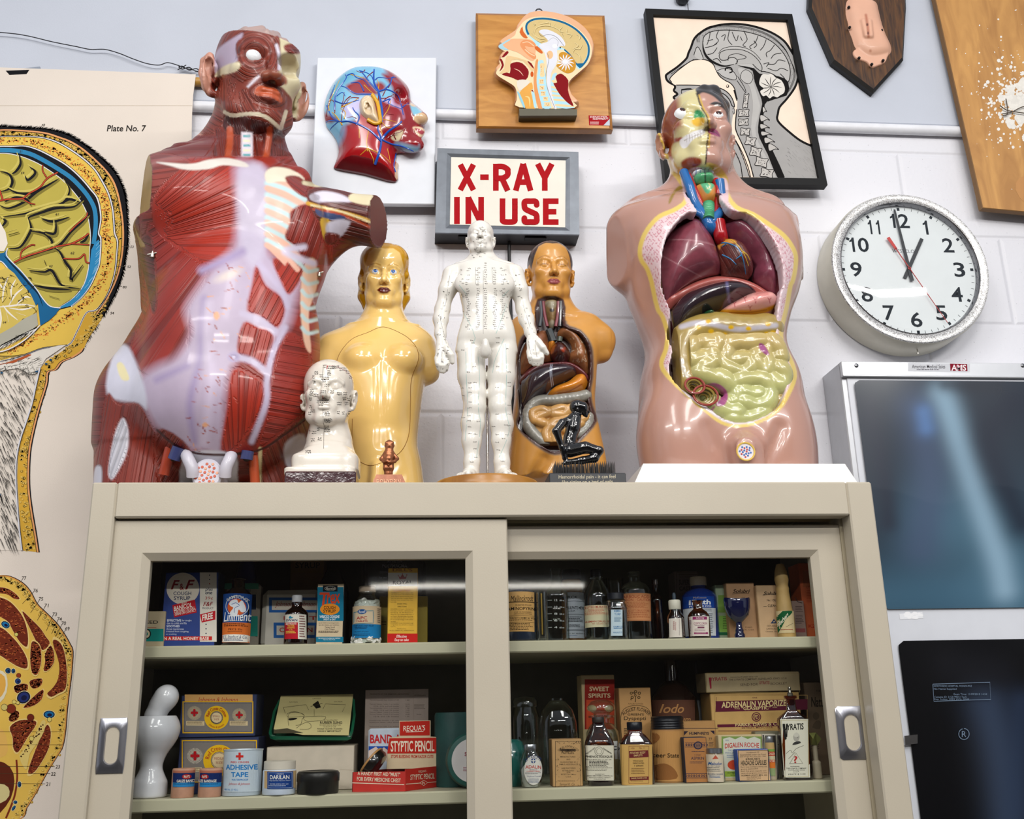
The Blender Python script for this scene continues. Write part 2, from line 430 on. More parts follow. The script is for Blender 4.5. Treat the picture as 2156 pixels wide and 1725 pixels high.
# == volume modelling: shapes blended into one skin
def poly_sd(X_,Z_,P):
 """signed distance (negative inside) of points to a closed polygon"""
 P=np.asarray(P,float);x=X_.ravel();z=Z_.ravel();d=np.full(x.shape,1e9);ins=np.zeros(x.shape,bool);n=len(P)
 for i in range(n):
  a,b=P[i],P[(i+1)%n];e=b-a;wx,wz=x-a[0],z-a[1]
  t=CP((wx*e[0]+wz*e[1])/(e@e+1e-12),0,1);d=MN(d,(wx-e[0]*t)**2+(wz-e[1]*t)**2)
  if a[1]!=b[1]:
   c=((a[1]>z)!=(b[1]>z));ins^=c&(x<(b[0]-a[0])*(z-a[1])/(b[1]-a[1])+a[0])
 d=np.sqrt(d);d[ins]*=-1
 return d.reshape(X_.shape)
class Vol:
 def __init__(s,lo,hi,h):
  s.h=h;s.lo=Ar(lo,float);n=np.ceil((Ar(hi)-s.lo)/h).astype(int)+1
  s.ax=[(s.lo[i]+h*np.arange(n[i])).astype(np.float32)for i in range(3)];s.f=np.full(n,1.,np.float32)
 def win(s,lo,hi,m):
  sl=[]
  for i in range(3):
   a=int(CP(_floor((lo[i]-m-s.lo[i])/s.h),0,s.f.shape[i]-1));b=int(CP(_ceil((hi[i]+m-s.lo[i])/s.h)+1,a+1,s.f.shape[i]));sl.append(slice(a,b))
  return tuple(sl),(s.ax[0][sl[0]][:,None,None],s.ax[1][sl[1]][None,:,None],s.ax[2][sl[2]][None,None,:])
 def put(s,sl,d,k,op):
  f=s.f[sl];d=d.astype(np.float32)
  if op=='sub':d=-d
  if k>0:hh=MX(k-np.abs(f-d),0)/k;q=hh*hh*k*.25
  else:q=0
  s.f[sl]=MN(f,d)-q if op=='add' else MX(f,d)+q
 def ell(s,c,r,k=.01,op='add',R=None):
  c=Ar(c,float);r=Ar(r,float);e=np.full(3,r.max())if R is not None else r
  sl,(x,y,z)=s.win(c-e,c+e,k+2*s.h);x,y,z=x-c[0],y-c[1],z-c[2]
  if R is not None:x,y,z=(R[i][0]*x+R[i][1]*y+R[i][2]*z for i in range(3))
  k0=np.sqrt((x/r[0])**2+(y/r[1])**2+(z/r[2])**2);k1=np.sqrt((x/r[0]**2)**2+(y/r[1]**2)**2+(z/r[2]**2)**2)+1e-9
  s.put(sl,k0*(k0-1)/k1,k,op)
 def cone(s,a,b,ra,rb,k=.01,op='add',sy=1.):
  a=Ar(a,float);b=Ar(b,float);R_=max(ra,rb);e=Ar([R_,R_*max(sy,1),R_])
  sl,(x,y,z)=s.win(MN(a,b)-e,MX(a,b)+e,k+2*s.h);d=(b-a)*Ar([1,1/sy,1]);L=d@d+1e-12
  px,py,pz=x-a[0],(y-a[1])/sy,z-a[2];t=CP((px*d[0]+py*d[1]+pz*d[2])/L,0,1)
  q=np.sqrt((px-t*d[0])**2+(py-t*d[1])**2+(pz-t*d[2])**2)-(ra+(rb-ra)*t)
  s.put(sl,q*min(1,sy)if sy<1 else q,k,op)
 def chain(s,pts,rad,k=.01,op='add',sy=1.):
  for i in range(len(pts)-1):s.cone(pts[i],pts[i+1],rad[i],rad[i+1],k,op,sy)
 def slices(s,rows,k=.01,op='add',n=2.2,sub=8,cap=True):
  """rows: (z, cx, half width, cy, half depth front, half depth back), any order"""
  Rr=Ar(sorted(rows),float);S=spl(Rr,sub);z=s.ax[2]
  v=[IP(z,S[:,0],S[:,i])for i in range(1,6)]
  lo=(np.min(v[0]-v[1]),np.min(v[2]-v[3]),Rr[0,0]);hi=(np.max(v[0]+v[1]),np.max(v[2]+v[4]),Rr[-1,0])
  sl,(x,y,zz)=s.win(lo,hi,k+2*s.h);cx,a,cy,bf,bb=(q[sl[2]][None,None,:].astype(np.float32)for q in v)
  yy=y-cy;b=np.where(yy<0,bf,bb);q=(np.abs((x-cx)/a)**n+np.abs(yy/b)**n)**(1/n)
  d=(q-1)*MN(a,b)
  if cap:d=MX(d,MX(zz-Rr[-1,0],Rr[0,0]-zz))
  s.put(sl,d,k,op)
 def relief(s,P,yb,depth,R_,k=0.,op='add',pw=.5,back=0.,extra=None):
  """inflated outline: P in (x, z); swells from plane yb toward the room by depth over distance R_ from the outline"""
  P=np.asarray(P,float);lo=(P[:,0].min(),yb-depth-.02,P[:,1].min());hi=(P[:,0].max(),yb+back,P[:,1].max())
  sl,(x,y,z)=s.win(lo,hi,k+2*s.h);XX,ZZ=np.meshgrid(x[:,0,0],z[0,0,:],indexing='ij')
  S=poly_sd(XX,ZZ,P);t=CP(-S/R_,0,1);hgt=depth*MX(1-(1-t)**2,0)**pw
  if extra is not None:hgt=hgt+extra(XX,ZZ)*(t>0)
  if R_>.008:
   for _ in range(int(min(40,(R_*.35/s.h)**2*2))):
    q=np.pad(hgt,1,mode='edge');hgt=(q[:-2,1:-1]+q[2:,1:-1]+q[1:-1,:-2]+q[1:-1,2:]+hgt*2)/6
  S=S[:,None,:];d=MX(MX(S,(yb-hgt)[:,None,:]-y),y-yb-back*np.sqrt(MX(1-(1-t)**2,0))[:,None,:])
  s.put(sl,d,k,op)
 def cut(s,pt,n,k=0.,zmin=-9,zmax=9):
  """keep the side away from normal n"""
  i0,i1=np.searchsorted(s.ax[2],[zmin,zmax]);s3=(slice(None),slice(None),slice(int(i0),int(i1)))
  x,y,z=(s.ax[0][:,None,None],s.ax[1][None,:,None],s.ax[2][None,None,i0:i1]);n=Ar(n,float);n/=np.linalg.norm(n)
  d=(x-pt[0])*n[0]+(y-pt[1])*n[1]+(z-pt[2])*n[2];s.put(s3,np.broadcast_to(d,s.f[s3].shape),k,'int')
 def mesh(s,smooth=1):
  f=s.f;f[0]=f[-1]=1;f[:,0]=f[:,-1]=1;f[:,:,0]=f[:,:,-1]=1
  g=f<0;c=np.zeros(tuple(n-1 for n in f.shape),np.uint8)
  for i in(0,1):
   for j in(0,1):
    for k in(0,1):c+=g[i:g.shape[0]-1+i,j:g.shape[1]-1+j,k:g.shape[2]-1+k]
  A=np.argwhere((c>0)&(c<8));ID=np.full(c.shape,-1,np.int32);ID[tuple(A.T)]=np.arange(len(A))
  cv={o:f[A[:,0]+o[0],A[:,1]+o[1],A[:,2]+o[2]]for o in((i,j,k)for i in(0,1)for j in(0,1)for k in(0,1))}
  acc=np.zeros((len(A),3));cnt=np.zeros(len(A))
  for o in cv:
   for a in range(3):
    if o[a]:continue
    o2=tuple(1 if i==a else o[i]for i in range(3));fa,fb=cv[o],cv[o2];m=(fa<0)!=(fb<0)
    t=np.where(m,fa/np.where(m,fa-fb,1),0)
    for i in range(3):acc[:,i]+=np.where(m,o[i]+(t if i==a else 0),0)
    cnt+=m
  V=(A+acc/cnt[:,None])*s.h+s.lo;Q=[]
  for a in range(3):
   b,e=(a+1)%3,(a+2)%3;sh=f.shape
   s0=[slice(1,sh[i]-1)for i in range(3)];s0[a]=slice(0,sh[a]-1);s1=list(s0);s1[a]=slice(1,sh[a])
   g0,g1=g[tuple(s0)],g[tuple(s1)];E_=np.argwhere(g0!=g1);off=Ar([s0[i].start for i in range(3)]);fl=g0[tuple(E_.T)];E_=E_+off
   def cell(db,de):q=E_.copy();q[:,b]+=db;q[:,e]+=de;return ID[tuple(q.T)]
   q=Sk([cell(-1,-1),cell(0,-1),cell(0,0),cell(-1,0)],1);q[~fl]=q[~fl][:,::-1];Q.append(q)
  Q=Cn(Q)
  for _ in range(smooth):
   S=np.zeros_like(V);N=np.zeros(len(V))
   for i in range(4):
    for j in(1,3):np.add.at(S,Q[:,i],V[Q[:,(i+j)%4]]);np.add.at(N,Q[:,i],1)
   V=.5*V+.5*S/N[:,None]
  return V,Q
def normals(V,Q):
 n=np.cross(V[Q[:,2]]-V[Q[:,0]],V[Q[:,3]]-V[Q[:,1]]);N=np.zeros_like(V)
 for i in range(4):np.add.at(N,Q[:,i],n)
 return N/(np.linalg.norm(N,axis=1)[:,None]+1e-12)
class Paint:
 """glazes laid on a skin where a brush from the front would reach it"""
 def __init__(s,V,Q,base):
  s.V=V;s.n=normals(V,Q);s.P=pix(V);v=CAM-V;s.fr=(s.n*v).sum(1)/np.linalg.norm(v,axis=1)
  s.c=np.tile(Ar(lin(base)),(len(V),1));s.fib=np.zeros(len(V));s.fw=np.zeros(len(V));s.mask=np.ones(len(V),bool)
 def w(s,d,soft):return CP(.5-d/max(soft,1e-6),0,1)
 def lay(s,w,col,fib=None,facing=-.15):
  w=w*(s.fr>facing)*s.mask;s.c=s.c*(1-w[:,None])+Ar(lin(col))*w[:,None]
  hit=w>.5
  if fib is not None:
   ph=fib(s.P[hit])if callable(fib)else s.fib[hit];s.fib[hit]=ph
   s.fw=np.where(w>0,s.fw*(1-w)+w,s.fw)
  else:s.fw*=(1-w)
 def sel(s,lo,hi):return np.where((s.P[:,0]>lo[0])&(s.P[:,0]<hi[0])&(s.P[:,1]>lo[1])&(s.P[:,1]<hi[1]))[0]
 def pg(s,pts,col,soft=2.,k=4,fib=None,facing=-.15):
  P=np.asarray(pts,float).reshape(-1,2);P=spl(P,k,True)if k else P
  i=s.sel(P.min(0)-soft,P.max(0)+soft);w=np.zeros(len(s.V))
  if len(i):w[i]=s.w(poly_sd(s.P[i,0],s.P[i,1],P),soft)
  s.lay(w,col,fib,facing);return s
 def ln(s,pts,wd,col,soft=1.5,k=4,fib=None,facing=-.15,taper=False):
  P=np.asarray(pts,float).reshape(-1,2);P=spl(P,k)if k and len(P)>2 else P
  i=s.sel(P.min(0)-wd-soft,P.max(0)+wd+soft);w=np.zeros(len(s.V));x,y=s.P[i,0],s.P[i,1];d=np.full(len(i),1e9);n=len(P)-1
  for j in range(n):
   a,b=P[j],P[j+1];e=b-a;t=CP(((x-a[0])*e[0]+(y-a[1])*e[1])/(e@e+1e-9),0,1)
   d=MN(d,np.hypot(x-a[0]-e[0]*t,y-a[1]-e[1]*t)+(wd*.4*(j/n)if taper else 0))
  w[i]=s.w(d-wd/2,soft);s.lay(w,col,fib,facing);return s
 def ell(s,cx,cy,rx,ry,col,soft=2.,rot=0.,facing=-.15):
  c,q=cos(rot),sin(rot);x,y=s.P[:,0]-cx,s.P[:,1]-cy;u,v=x*c+y*q,-x*q+y*c
  d=(np.hypot(u/rx,v/ry)-1)*min(rx,ry);s.lay(s.w(d,soft),col,None,facing);return s
 def obj(s,name,parent,m,Q):
  f=s.fib[Q];bad=(f.max(1)-f.min(1))>2.2
  s.fw[np.unique(Q[bad])]=0
  return obj_np(name,s.V,Q,m,parent,s.c,s.fib,s.fw)
def fan(ox,oy,n=90):
 return lambda P:np.arctan2(P[:,1]-oy,P[:,0]-ox)*n
def along(deg,per=5.):
 a=radians(deg);return lambda P:(-P[:,0]*sin(a)+P[:,1]*cos(a))/per
class Skin:
 """finds where the view through a photo pixel meets a skin"""
 def __init__(s,V,Q):s.b=BVHTree.FromPolygons(V.tolist(),Q.tolist())
 def hit(s,px,py):
  d=ray(px,py);h=s.b.ray_cast(Vector(CAM),Vector(d))
  return(Ar(h[0]),Ar(h[1]))if h[0]is not None else(None,None)
 def surf(s,P,z):
  out=[];last=None
  for p in P:
   q,n=s.hit(*p)
   if q is None:q,n=(last if last else(un(p[0],p[1],.25),Ar([0,-1.,0])))
   if n@(CAM-q)<0:n=-n
   last=(q,n);out.append(q+n*z)
  return Ar(out)
 def path(s,pts,k=5):
  P=np.asarray(pts,float);P=spl(P,k)if len(P)>2 else LS(P[0],P[1],k+1)
  out=[s.hit(*p)[0]for p in P];return Ar([q for q in out if q is not None])
def XZ(pts,Y,k=0):
 P=np.asarray(pts,float);P=spl(P,k,True)if k else P
 return Ar([un(p[0],p[1],Y)[[0,2]]for p in P])
# == heads
class Head:
 """a head of height s (chin to crown) about c; local x to the right, y away from the room, z up"""
 def __init__(s,c,size,yaw=0.,pitch=0.,roll=0.):
  s.c=Ar(c,float);s.s=size
  cy,sy,cp,sp,cr,sr=(f(radians(a))for a in(yaw,pitch,roll)for f in(cos,sin))
  Rz=Ar([[cy,-sy,0],[sy,cy,0],[0,0,1]]);Rx=Ar([[1,0,0],[0,cp,-sp],[0,sp,cp]]);Ry=Ar([[cr,0,sr],[0,1,0],[-sr,0,cr]])
  s.R=Ry@Rz@Rx
 def w(s,x,y,z):return s.c+s.R@(Ar([x,y,z])*s.s)
 def loc(s,V):return(V-s.c)@s.R/s.s
 def E(s,v,c,r,k=.04,op='add'):v.ell(s.w(*c),Ar(r)*s.s,k*s.s,op,s.R.T)
 def C(s,v,pts,rad,k=.03,op='add'):v.chain([s.w(*p)for p in pts],[r*s.s for r in rad],k*s.s,op)
 def build(s,v,ears=True,eyes='open',lips=1.,nose=1.,jaw=1.,brow=1.,cheek=1.,width=1.,ear_out=0.,es=1.,flare=.38,top=1.):
  E,C=s.E,s.C;w_=width
  E(v,(0,.07,.135),(.325*w_,.405,.365*top));E(v,(0,-.05,-.13),(.272*w_,.3,.355),.1)
  E(v,(0,-.02,.2),(.3*w_,.33,.28*top),.08)
  C(v,[(-.235*w_*jaw,.02,-.2),(-.19*w_*jaw,-.12,-.345),(-.05,-.25,-.435),(.05,-.25,-.435),(.19*w_*jaw,-.12,-.345),(.235*w_*jaw,.02,-.2)],[.07,.07,.06,.06,.07,.07],.08)
  E(v,(0,-.275,-.425),(.085,.07,.06),.06)
  for q in(-1,1):
   E(v,(q*.18*w_,-.235,-.085),(.085*cheek,.085,.07),.08)
   if ears:
    o=.297*w_+ear_out
    a_=q*flare;R_=s.R@Ar([[cos(a_),-sin(a_),0],[sin(a_),cos(a_),0],[0,0,1]])
    def e_(x,y,z):
     X_,Y_=(x-.03)*es,(y-.02)*es;return(q*(o+.025+X_*cos(flare)+Y_*sin(flare)-.37*Y_),.02+Y_*cos(flare)-X_*sin(flare),-.045+(z+.045)*es)
    c=s.w(*e_(.04,.075,-.045));v.ell(c,Ar([.026,.085,.135])*s.s*es,.02*s.s,'add',R_.T)
    C(v,[e_(.03,.02,-.09),e_(.055,0.,-.01),e_(.065,.06,.075),e_(.07,.125,.055),e_(.065,.145,-.02),e_(.045,.1,-.12),e_(.02,.04,-.165)],[k_*es for k_ in(.016,.02,.023,.023,.021,.024,.026)],.012)
    E(v,e_(.074,.055,-.005),(.028*es,.042*es,.06*es),.015,'sub');E(v,e_(.062,.03,-.07),(.022*es,.022*es,.04*es),.012,'sub')
# sockets, brow, nose, mouth
  for q in(-1,1):
   E(v,(q*.125,-.385,.005),(.085,.075,.058),.06,'sub')
   C(v,[(q*.05,-.335,.062),(q*.13,-.325,.085),(q*.21*w_,-.27,.06)],[.035*brow,.035*brow,.03*brow],.05)
   if eyes:
    E(v,(q*.127,-.275,-.002),(.066,.062,.056),.02)
    C(v,[(q*.062,-.302,-.008),(q*.1,-.333,.028),(q*.15,-.333,.03),(q*.195,-.295,.002)],[.01,.014,.014,.01],.012)
    C(v,[(q*.062,-.302,-.01),(q*.1,-.325,-.034),(q*.15,-.325,-.034),(q*.195,-.295,-.002)],[.008,.011,.011,.008],.014)
    if eyes=='closed':E(v,(q*.127,-.285,.004),(.068,.062,.05),.012)
  C(v,[(0,-.325,.04),(0,-.365,-.04),(0,-.425,-.135),(0,-.445,-.175)],[.032*nose,.034*nose,.044*nose,.042*nose],.035)
  for q in(-1,1):
   E(v,(q*.052*nose,-.395,-.182),(.036,.045,.034),.025);E(v,(q*.026,-.43,-.215),(.014,.018,.014),.012,'sub')
  E(v,(0,-.275,-.29),(.135,.085,.1),.06)
  L_=lips
  C(v,[(-.098,-.318,-.293),(-.05,-.362,-.276),(0,-.378,-.28),(.05,-.362,-.276),(.098,-.318,-.293)],[.008,.019*L_,.018*L_,.019*L_,.008],.016)
  C(v,[(-.094,-.318,-.296),(-.045,-.355,-.322),(0,-.368,-.328),(.045,-.355,-.322),(.094,-.318,-.296)],[.008,.021*L_,.025*L_,.021*L_,.008],.016)
  C(v,[(-.085,-.36,-.298),(0,-.405,-.3),(.085,-.36,-.298)],[.004,.005,.004],.01,'sub')
# colouring in head coordinates
 def pl(s,p,col,soft=.012):
  l=s.loc(p.V);x,y,z=l.T
  top=IP(np.abs(x),[0,.03,.05,.1],[-.268,-.258,-.262,-.292]);bot=IP(np.abs(x),[0,.05,.1],[-.352,-.342,-.296])
  d=MX(MX(z-top,bot-z),np.abs(x)-.1);d=MX(d,y+.25);p.lay(CP(.5-d/soft,0,1),col,None,-1)
 def paint_brows(s,p,col,th=.016,w=.8):
  l=s.loc(p.V);x,y,z=l.T;ax=np.abs(x);zc=IP(ax,[.04,.12,.2,.24],[.072,.105,.098,.075]);t_=IP(ax,[.04,.1,.22],[th,th,th*.3])
  d=MX(MX(np.abs(z-zc)-t_,.045-ax),MX(ax-.225,y+.12));p.lay(CP(.5-d/.012,0,1)*w,col,None,-1)
 def eye(s,name,parent,q,white='#e9ecee',iris='#2c5fae',r=.062,gaze=(0,0),ir=.027,pup=True,lid=True,pos=None):
  """an eyeball set in the socket with its coloured iris"""
  g=G();c=Ar(pos or(q*.127,-.292,-.002));d=Ar([gaze[0],-1.,gaze[1]]);d/=np.linalg.norm(d)
  u=np.cross(d,[0,0,1]);u/=np.linalg.norm(u);v_=np.cross(u,d);N=20;rings=[(0,0)]+[(a,None)for a in(.15,ir*.42/r,ir*.46/r,ir/r,ir*1.12/r,.8,1.1,1.5)]
  a_s=[.02]+[a for a,_ in rings[1:]];a_s=sorted(a_s);V=[]
  for a in a_s:
   for k in range(N):
    t_=2*pi*k/N;V.append(s.w(*(c+r*(cos(a)*d+sin(a)*(cos(t_)*u+sin(t_)*v_)))))
  F=[tuple(range(N))];F_=[(i*N+k,i*N+(k+1)%N,(i+1)*N+(k+1)%N,(i+1)*N+k)for i in range(len(a_s)-1)for k in range(N)]
  mw=mat(white,.15,coat=.6,var=.02);g.add(V,[],mw)
  for f in F+F_:
   am=np.mean([a_s[i//N]for i in f]);m_=mat('#0d0d10',.15,coat=.6,var=0)if(pup and am<ir*.44/r)else(mat(iris,.2,coat=.6,var=.15,scale=400)if am<ir*1.05/r else mw)
   k_=g.mi(m_);g.F.append(f);g.MI.append(k_)
  return obj(name,g,parent,smooth=180)
# == the room
YW=.5
YP=YW-.014
def wall_mat():
 m=bpy.data.materials.new('painted_block');m.use_nodes=True;nt=m.node_tree;b=nt.nodes['Principled BSDF']
 tc=nt.nodes.new('ShaderNodeTexCoord');mp=nt.nodes.new('ShaderNodeMapping');nt.links.new(tc.outputs['Object'],mp.inputs[0])
 mp.inputs['Rotation'].default_value=(radians(90),0,0);mp.inputs['Location'].default_value=(.075,.165+.106,0)
 br=nt.nodes.new('ShaderNodeTexBrick');br.offset=.5;br.inputs['Scale'].default_value=1.;br.inputs['Mortar Size'].default_value=.009
 br.inputs['Mortar Smooth'].default_value=1.;br.inputs['Brick Width'].default_value=.438;br.inputs['Row Height'].default_value=.219
 br.inputs['Color1'].default_value=(1,1,1,1);br.inputs['Color2'].default_value=(1,1,1,1);br.inputs['Mortar'].default_value=(0,0,0,1)
 nt.links.new(mp.outputs[0],br.inputs['Vector'])
 n=nt.nodes.new('ShaderNodeTexNoise');n.inputs['Scale'].default_value=120;n.inputs['Detail'].default_value=6;nt.links.new(tc.outputs['Object'],n.inputs['Vector'])
 n3=nt.nodes.new('ShaderNodeTexNoise');n3.inputs['Scale'].default_value=14;n3.inputs['Detail'].default_value=4;nt.links.new(tc.outputs['Object'],n3.inputs['Vector'])
 ad=nt.nodes.new('ShaderNodeMath');ad.operation='MULTIPLY_ADD';ad.inputs[1].default_value=.28
 nt.links.new(n.outputs['Fac'],ad.inputs[0]);nt.links.new(br.outputs['Color'],ad.inputs[2])
 ad2=nt.nodes.new('ShaderNodeMath');ad2.operation='MULTIPLY_ADD';ad2.inputs[1].default_value=.5
 nt.links.new(n3.outputs['Fac'],ad2.inputs[0]);nt.links.new(ad.outputs[0],ad2.inputs[2])
 bp=nt.nodes.new('ShaderNodeBump');bp.inputs['Strength'].default_value=.6;bp.inputs['Distance'].default_value=.004
 nt.links.new(ad2.outputs[0],bp.inputs['Height']);nt.links.new(bp.outputs[0],b.inputs['Normal'])
# pits of the block: small dark specks
 v=nt.nodes.new('ShaderNodeTexNoise');v.inputs['Scale'].default_value=260;v.inputs['Detail'].default_value=1;nt.links.new(tc.outputs['Object'],v.inputs['Vector'])
 r1=nt.nodes.new('ShaderNodeMapRange')
 for i,q in zip((1,2,3,4),(.235,.275,.5,1.)):r1.inputs[i].default_value=q
 nt.links.new(v.outputs['Fac'],r1.inputs[0])
 mx=nt.nodes.new('ShaderNodeMix');mx.data_type='RGBA';mx.blend_type='MULTIPLY';mx.inputs[0].default_value=1
 mx.inputs[6].default_value=(*lin('#dadae0'),1);nt.links.new(r1.outputs[0],mx.inputs[7]);nt.links.new(mx.outputs[2],b.inputs['Base Color'])
 b.inputs['Roughness'].default_value=.55
 return m
ZPAN=float(un(650,220,YP)[2])
g=G();box(g,-5,5,YW,YW+.2,0,ZPAN+.05,wall_mat());obj('wall_back',g,kind='structure')
g=G();box(g,-5,5,YP,YW+.2,ZPAN,CEIL_Z+.3,mat('#babfca',.6,var=.03,scale=6,bump=.15,bscale=300),.003);obj('wall_back_upper',g,kind='structure')
g=G();zc=float(un(650,237,YW)[2]);box(g,-5,5,YW-.012,YW,zc+.006,ZPAN,mat('#dadbe1',.5,bump=.3),.002)
tube(g,[(-5,YW-.012,zc-.002),(5,YW-.012,zc-.002)],.0125,mat('#dedfe4',.4,bump=.2,bscale=90),16);obj('trim_1',g,kind='structure')
g=G();box(g,-8,8,-9,YW+.2,-.1,0,mat('#4a4642',.5));obj('floor',g,kind='structure')
g=G();box(g,-8,8,-9.2,-9,0,CEIL_Z+.3,mat('#5b5048',.7,var=.4,scale=2.5));obj('wall_front',g,kind='structure')
# a lamp far back in the room: it is what the cabinet glass mirrors
t=TH('ceiling_light','long fluorescent tube hanging under the ceiling at the far end of the room','ceiling light',(.46,-8.4,2.75))
g=G();box(g,-.62,1.54,-8.46,-8.34,2.87,2.93,mat('#d8d8d6',.4),.004);obj('housing',g,t)
g=G();tube(g,[(-.6,-8.4,2.84),(1.52,-8.4,2.84)],.022,mat('#fffaf0',.5,emit=14.,var=0),12);obj('tube',g,t)
# == cabinet
BEI=mat('#b3aa98',.38,var=.025,scale=8,bump=.05,bscale=400)
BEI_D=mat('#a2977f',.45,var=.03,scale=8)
SHELF=mat('#b6b196',.42,var=.03,scale=10)
INS=mat('#5b594e',.6,var=.06)
ZT=1.98;XL,XR=-.61,.61;YB=.44
YD1,YD2=.01,.04
YS=.078
ZU=float((un(650,1356,YS)[2]+un(1400,1345,YS)[2])/2)
ZL=float((un(650,1671,YS)[2]+un(1400,1656,YS)[2])/2)
def X(px,py,Y):return float(un(px,py,Y)[0])
def Z(px,py,Y):return float(un(px,py,Y)[2])
cab=TH('display_cabinet','beige metal medicine cabinet with two sliding glass doors, filled with old remedies','cabinet',(0,.2,0))
zr=Z(650,1089,0);xl=X(240,1089,0);xr=X(1789,1076,0)
g=G()
box(g,XL,XL+.004,.03,YB,.05,ZT-.002,BEI);box(g,XR-.004,XR,.03,YB,.05,ZT-.002,BEI);box(g,XL+.004,XR-.004,YB-.004,YB,.05,ZT-.004,INS)
box(g,XL,XR,.03,YB,ZT-.004,ZT,BEI);box(g,XL+.004,XR-.004,.03,YB-.004,.05,.06,BEI)
obj('carcass',g,cab)
g=G()
box(g,XL,xl,0,.035,0.,ZT,BEI,.0025);box(g,xr,XR,0,.035,0.,ZT,BEI,.0025);box(g,xl,xr,0,.035,zr,ZT,BEI,.0025)
box(g,xl,xr,0,.035,.02,.12,BEI,.003)
# track lips behind the face
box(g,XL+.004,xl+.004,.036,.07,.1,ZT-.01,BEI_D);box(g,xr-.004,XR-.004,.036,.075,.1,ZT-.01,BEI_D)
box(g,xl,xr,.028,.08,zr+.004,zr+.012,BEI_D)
obj('front_frame',g,cab,smooth=20)
def door(x0,x1,zt,zb,gx0,gx1,gz1,gz0,Y,hx0,hy0,hx1,hy1,lab):
 g=G();T=.022;b=.011;bev=.009
# four stiles and rails with a bevel running to the glass
 O=[(x0,zb),(x1,zb),(x1,zt),(x0,zt)];I=[(gx0-b,gz0-b),(gx1+b,gz0-b),(gx1+b,gz1+b),(gx0-b,gz1+b)];J=[(gx0,gz0),(gx1,gz0),(gx1,gz1),(gx0,gz1)]
 def L(P,y):return[(p[0],y,p[1])for p in P]
 V=L(O,Y+.002)+L([(x0+.002,zb+.002),(x1-.002,zb+.002),(x1-.002,zt-.002),(x0+.002,zt-.002)],Y)+L(I,Y)+L(J,Y+bev)+L(J,Y+T)+L(O,Y+T)
 F=[]
 for r in range(5):
  for i in range(4):F.append((r*4+i,r*4+(i+1)%4,r*4+4+(i+1)%4,r*4+4+i))
 for i in range(4):F.append((20+i,20+(i+1)%4,(i+1)%4,i))
 g.add(V,F,BEI);d=obj('door',g,cab,smooth=15);d['label']=lab
 g=G();box(g,gx0-.006,gx1+.006,Y+bev+.002,Y+bev+.006,gz0-.006,gz1+.006,pane_mat());obj('glass_pane',g,d)
# recessed pull
 P=[un(hx0,hy0,Y),un(hx1,hy0,Y),un(hx1,hy1,Y),un(hx0,hy1,Y)]
 cx=sum(p[0]for p in P)/4;cz=sum(p[2]for p in P)/4;w=(P[1][0]-P[0][0])/2;h=(P[0][2]-P[3][2])/2
 g=G();N=48;rings=[]
 tt=[2*pi*(i+.5)/N for i in range(N)]
 def rectp(t,a,c):
  k=max(abs(cos(t)/a),abs(sin(t)/c));return(cos(t)/k,sin(t)/k)
 def cap(t,a,c):
  x,y=cos(t),sin(t);s=c-a
  lo,hi=0,c*1.2
  for _ in range(30):
   mid=(lo+hi)/2;qx,qy=x*mid,y*mid;q=_hypot(qx,max(abs(qy)-s,0));lo,hi=(mid,hi)if q<a else(lo,mid)
  return(x*lo,y*lo)
 for(f,a,c,y)in((rectp,w,h,0.),(rectp,w,h,-.0015),(rectp,w-.001,h-.001,-.0022),(cap,w*.52,h*.7,-.0022),(cap,w*.47,h*.66,-.0005),(cap,w*.42,h*.62,.007),(cap,w*.25,h*.45,.0095)):
  rings.append([(cx+p[0],Y+y,cz+p[1])for p in(f(t,a,c)for t in tt)])
 V=[p for r in rings for p in r];F=[(r*N+i,r*N+(i+1)%N,(r+1)*N+(i+1)%N,(r+1)*N+i)for r in range(len(rings)-1)for i in range(N)]
 F.append(tuple(range((len(rings)-1)*N,len(rings)*N)))
 g.add(V,F,mat('#a9aab2',.28,metal=1.,var=.05,scale=60))
 obj('handle',g,d,smooth=40,label='brushed steel recessed pull')
 return d
zb=.13
Yg=YD1+.009
door(xl-.006,X(1068,1100,YD1),Z(650,1094,YD1),zb,X(316,1400,Yg)*0+X(317,1182,Yg),X(980,1179,Yg),Z(650,1179,Yg),.18,YD1,206,1512,265,1629,'front sliding door on the left')
Yg=YD2+.009
door(X(1030,1110,YD2),X(1783,1125,YD2),Z(1420,1106,YD2),zb,X(1060,1180,Yg),X(1706,1175,Yg),Z(1400,1176,Yg),.18,YD2,1763,1487,1826,1600,'rear sliding door on the right')
for z in(ZU,ZL,ZL-.3):
 g=G();box(g,XL+.006,XR-.006,YS,YB-.006,z-.0185,z,SHELF,.0022)
 obj('shelf',g,cab,smooth=20)
# == anatomical wall chart on the left
YC=.462
t=TH('wall_chart','large cream anatomical wall chart on linen, titled Plate No. 7, hanging at the left edge','chart',tuple(un(200,600,YC)))
xr0,zt0=un(413,150,YC)[0],un(200,149,YC)[2]
xr1=float(un(190,1100,YC)[0]);xl0=float(un(-260,600,YC)[0])
def cz(z):return YC+.01*_exp(-((z-zt0)/.03)**2)*0
g=G();nz=40;zs_=LS(.85,zt0,nz);xe=lambda z:xr0+.006*sin((zt0-z)*5.)*(zt0-z)-.0025*sin((zt0-z)*23)
PAP=mat('#dbd0c4',.7,var=.035,scale=5,bump=.12,bscale=500,spec=.2)
V_=[]
for z in zs_:V_+=[(xl0,YC,z),(float(xe(z)),YC,z)]
F_=[(2*i,2*i+1,2*i+3,2*i+2)for i in range(nz-1)];V2=[(x,y+.0012,z)for x,y,z in V_];n=len(V_)
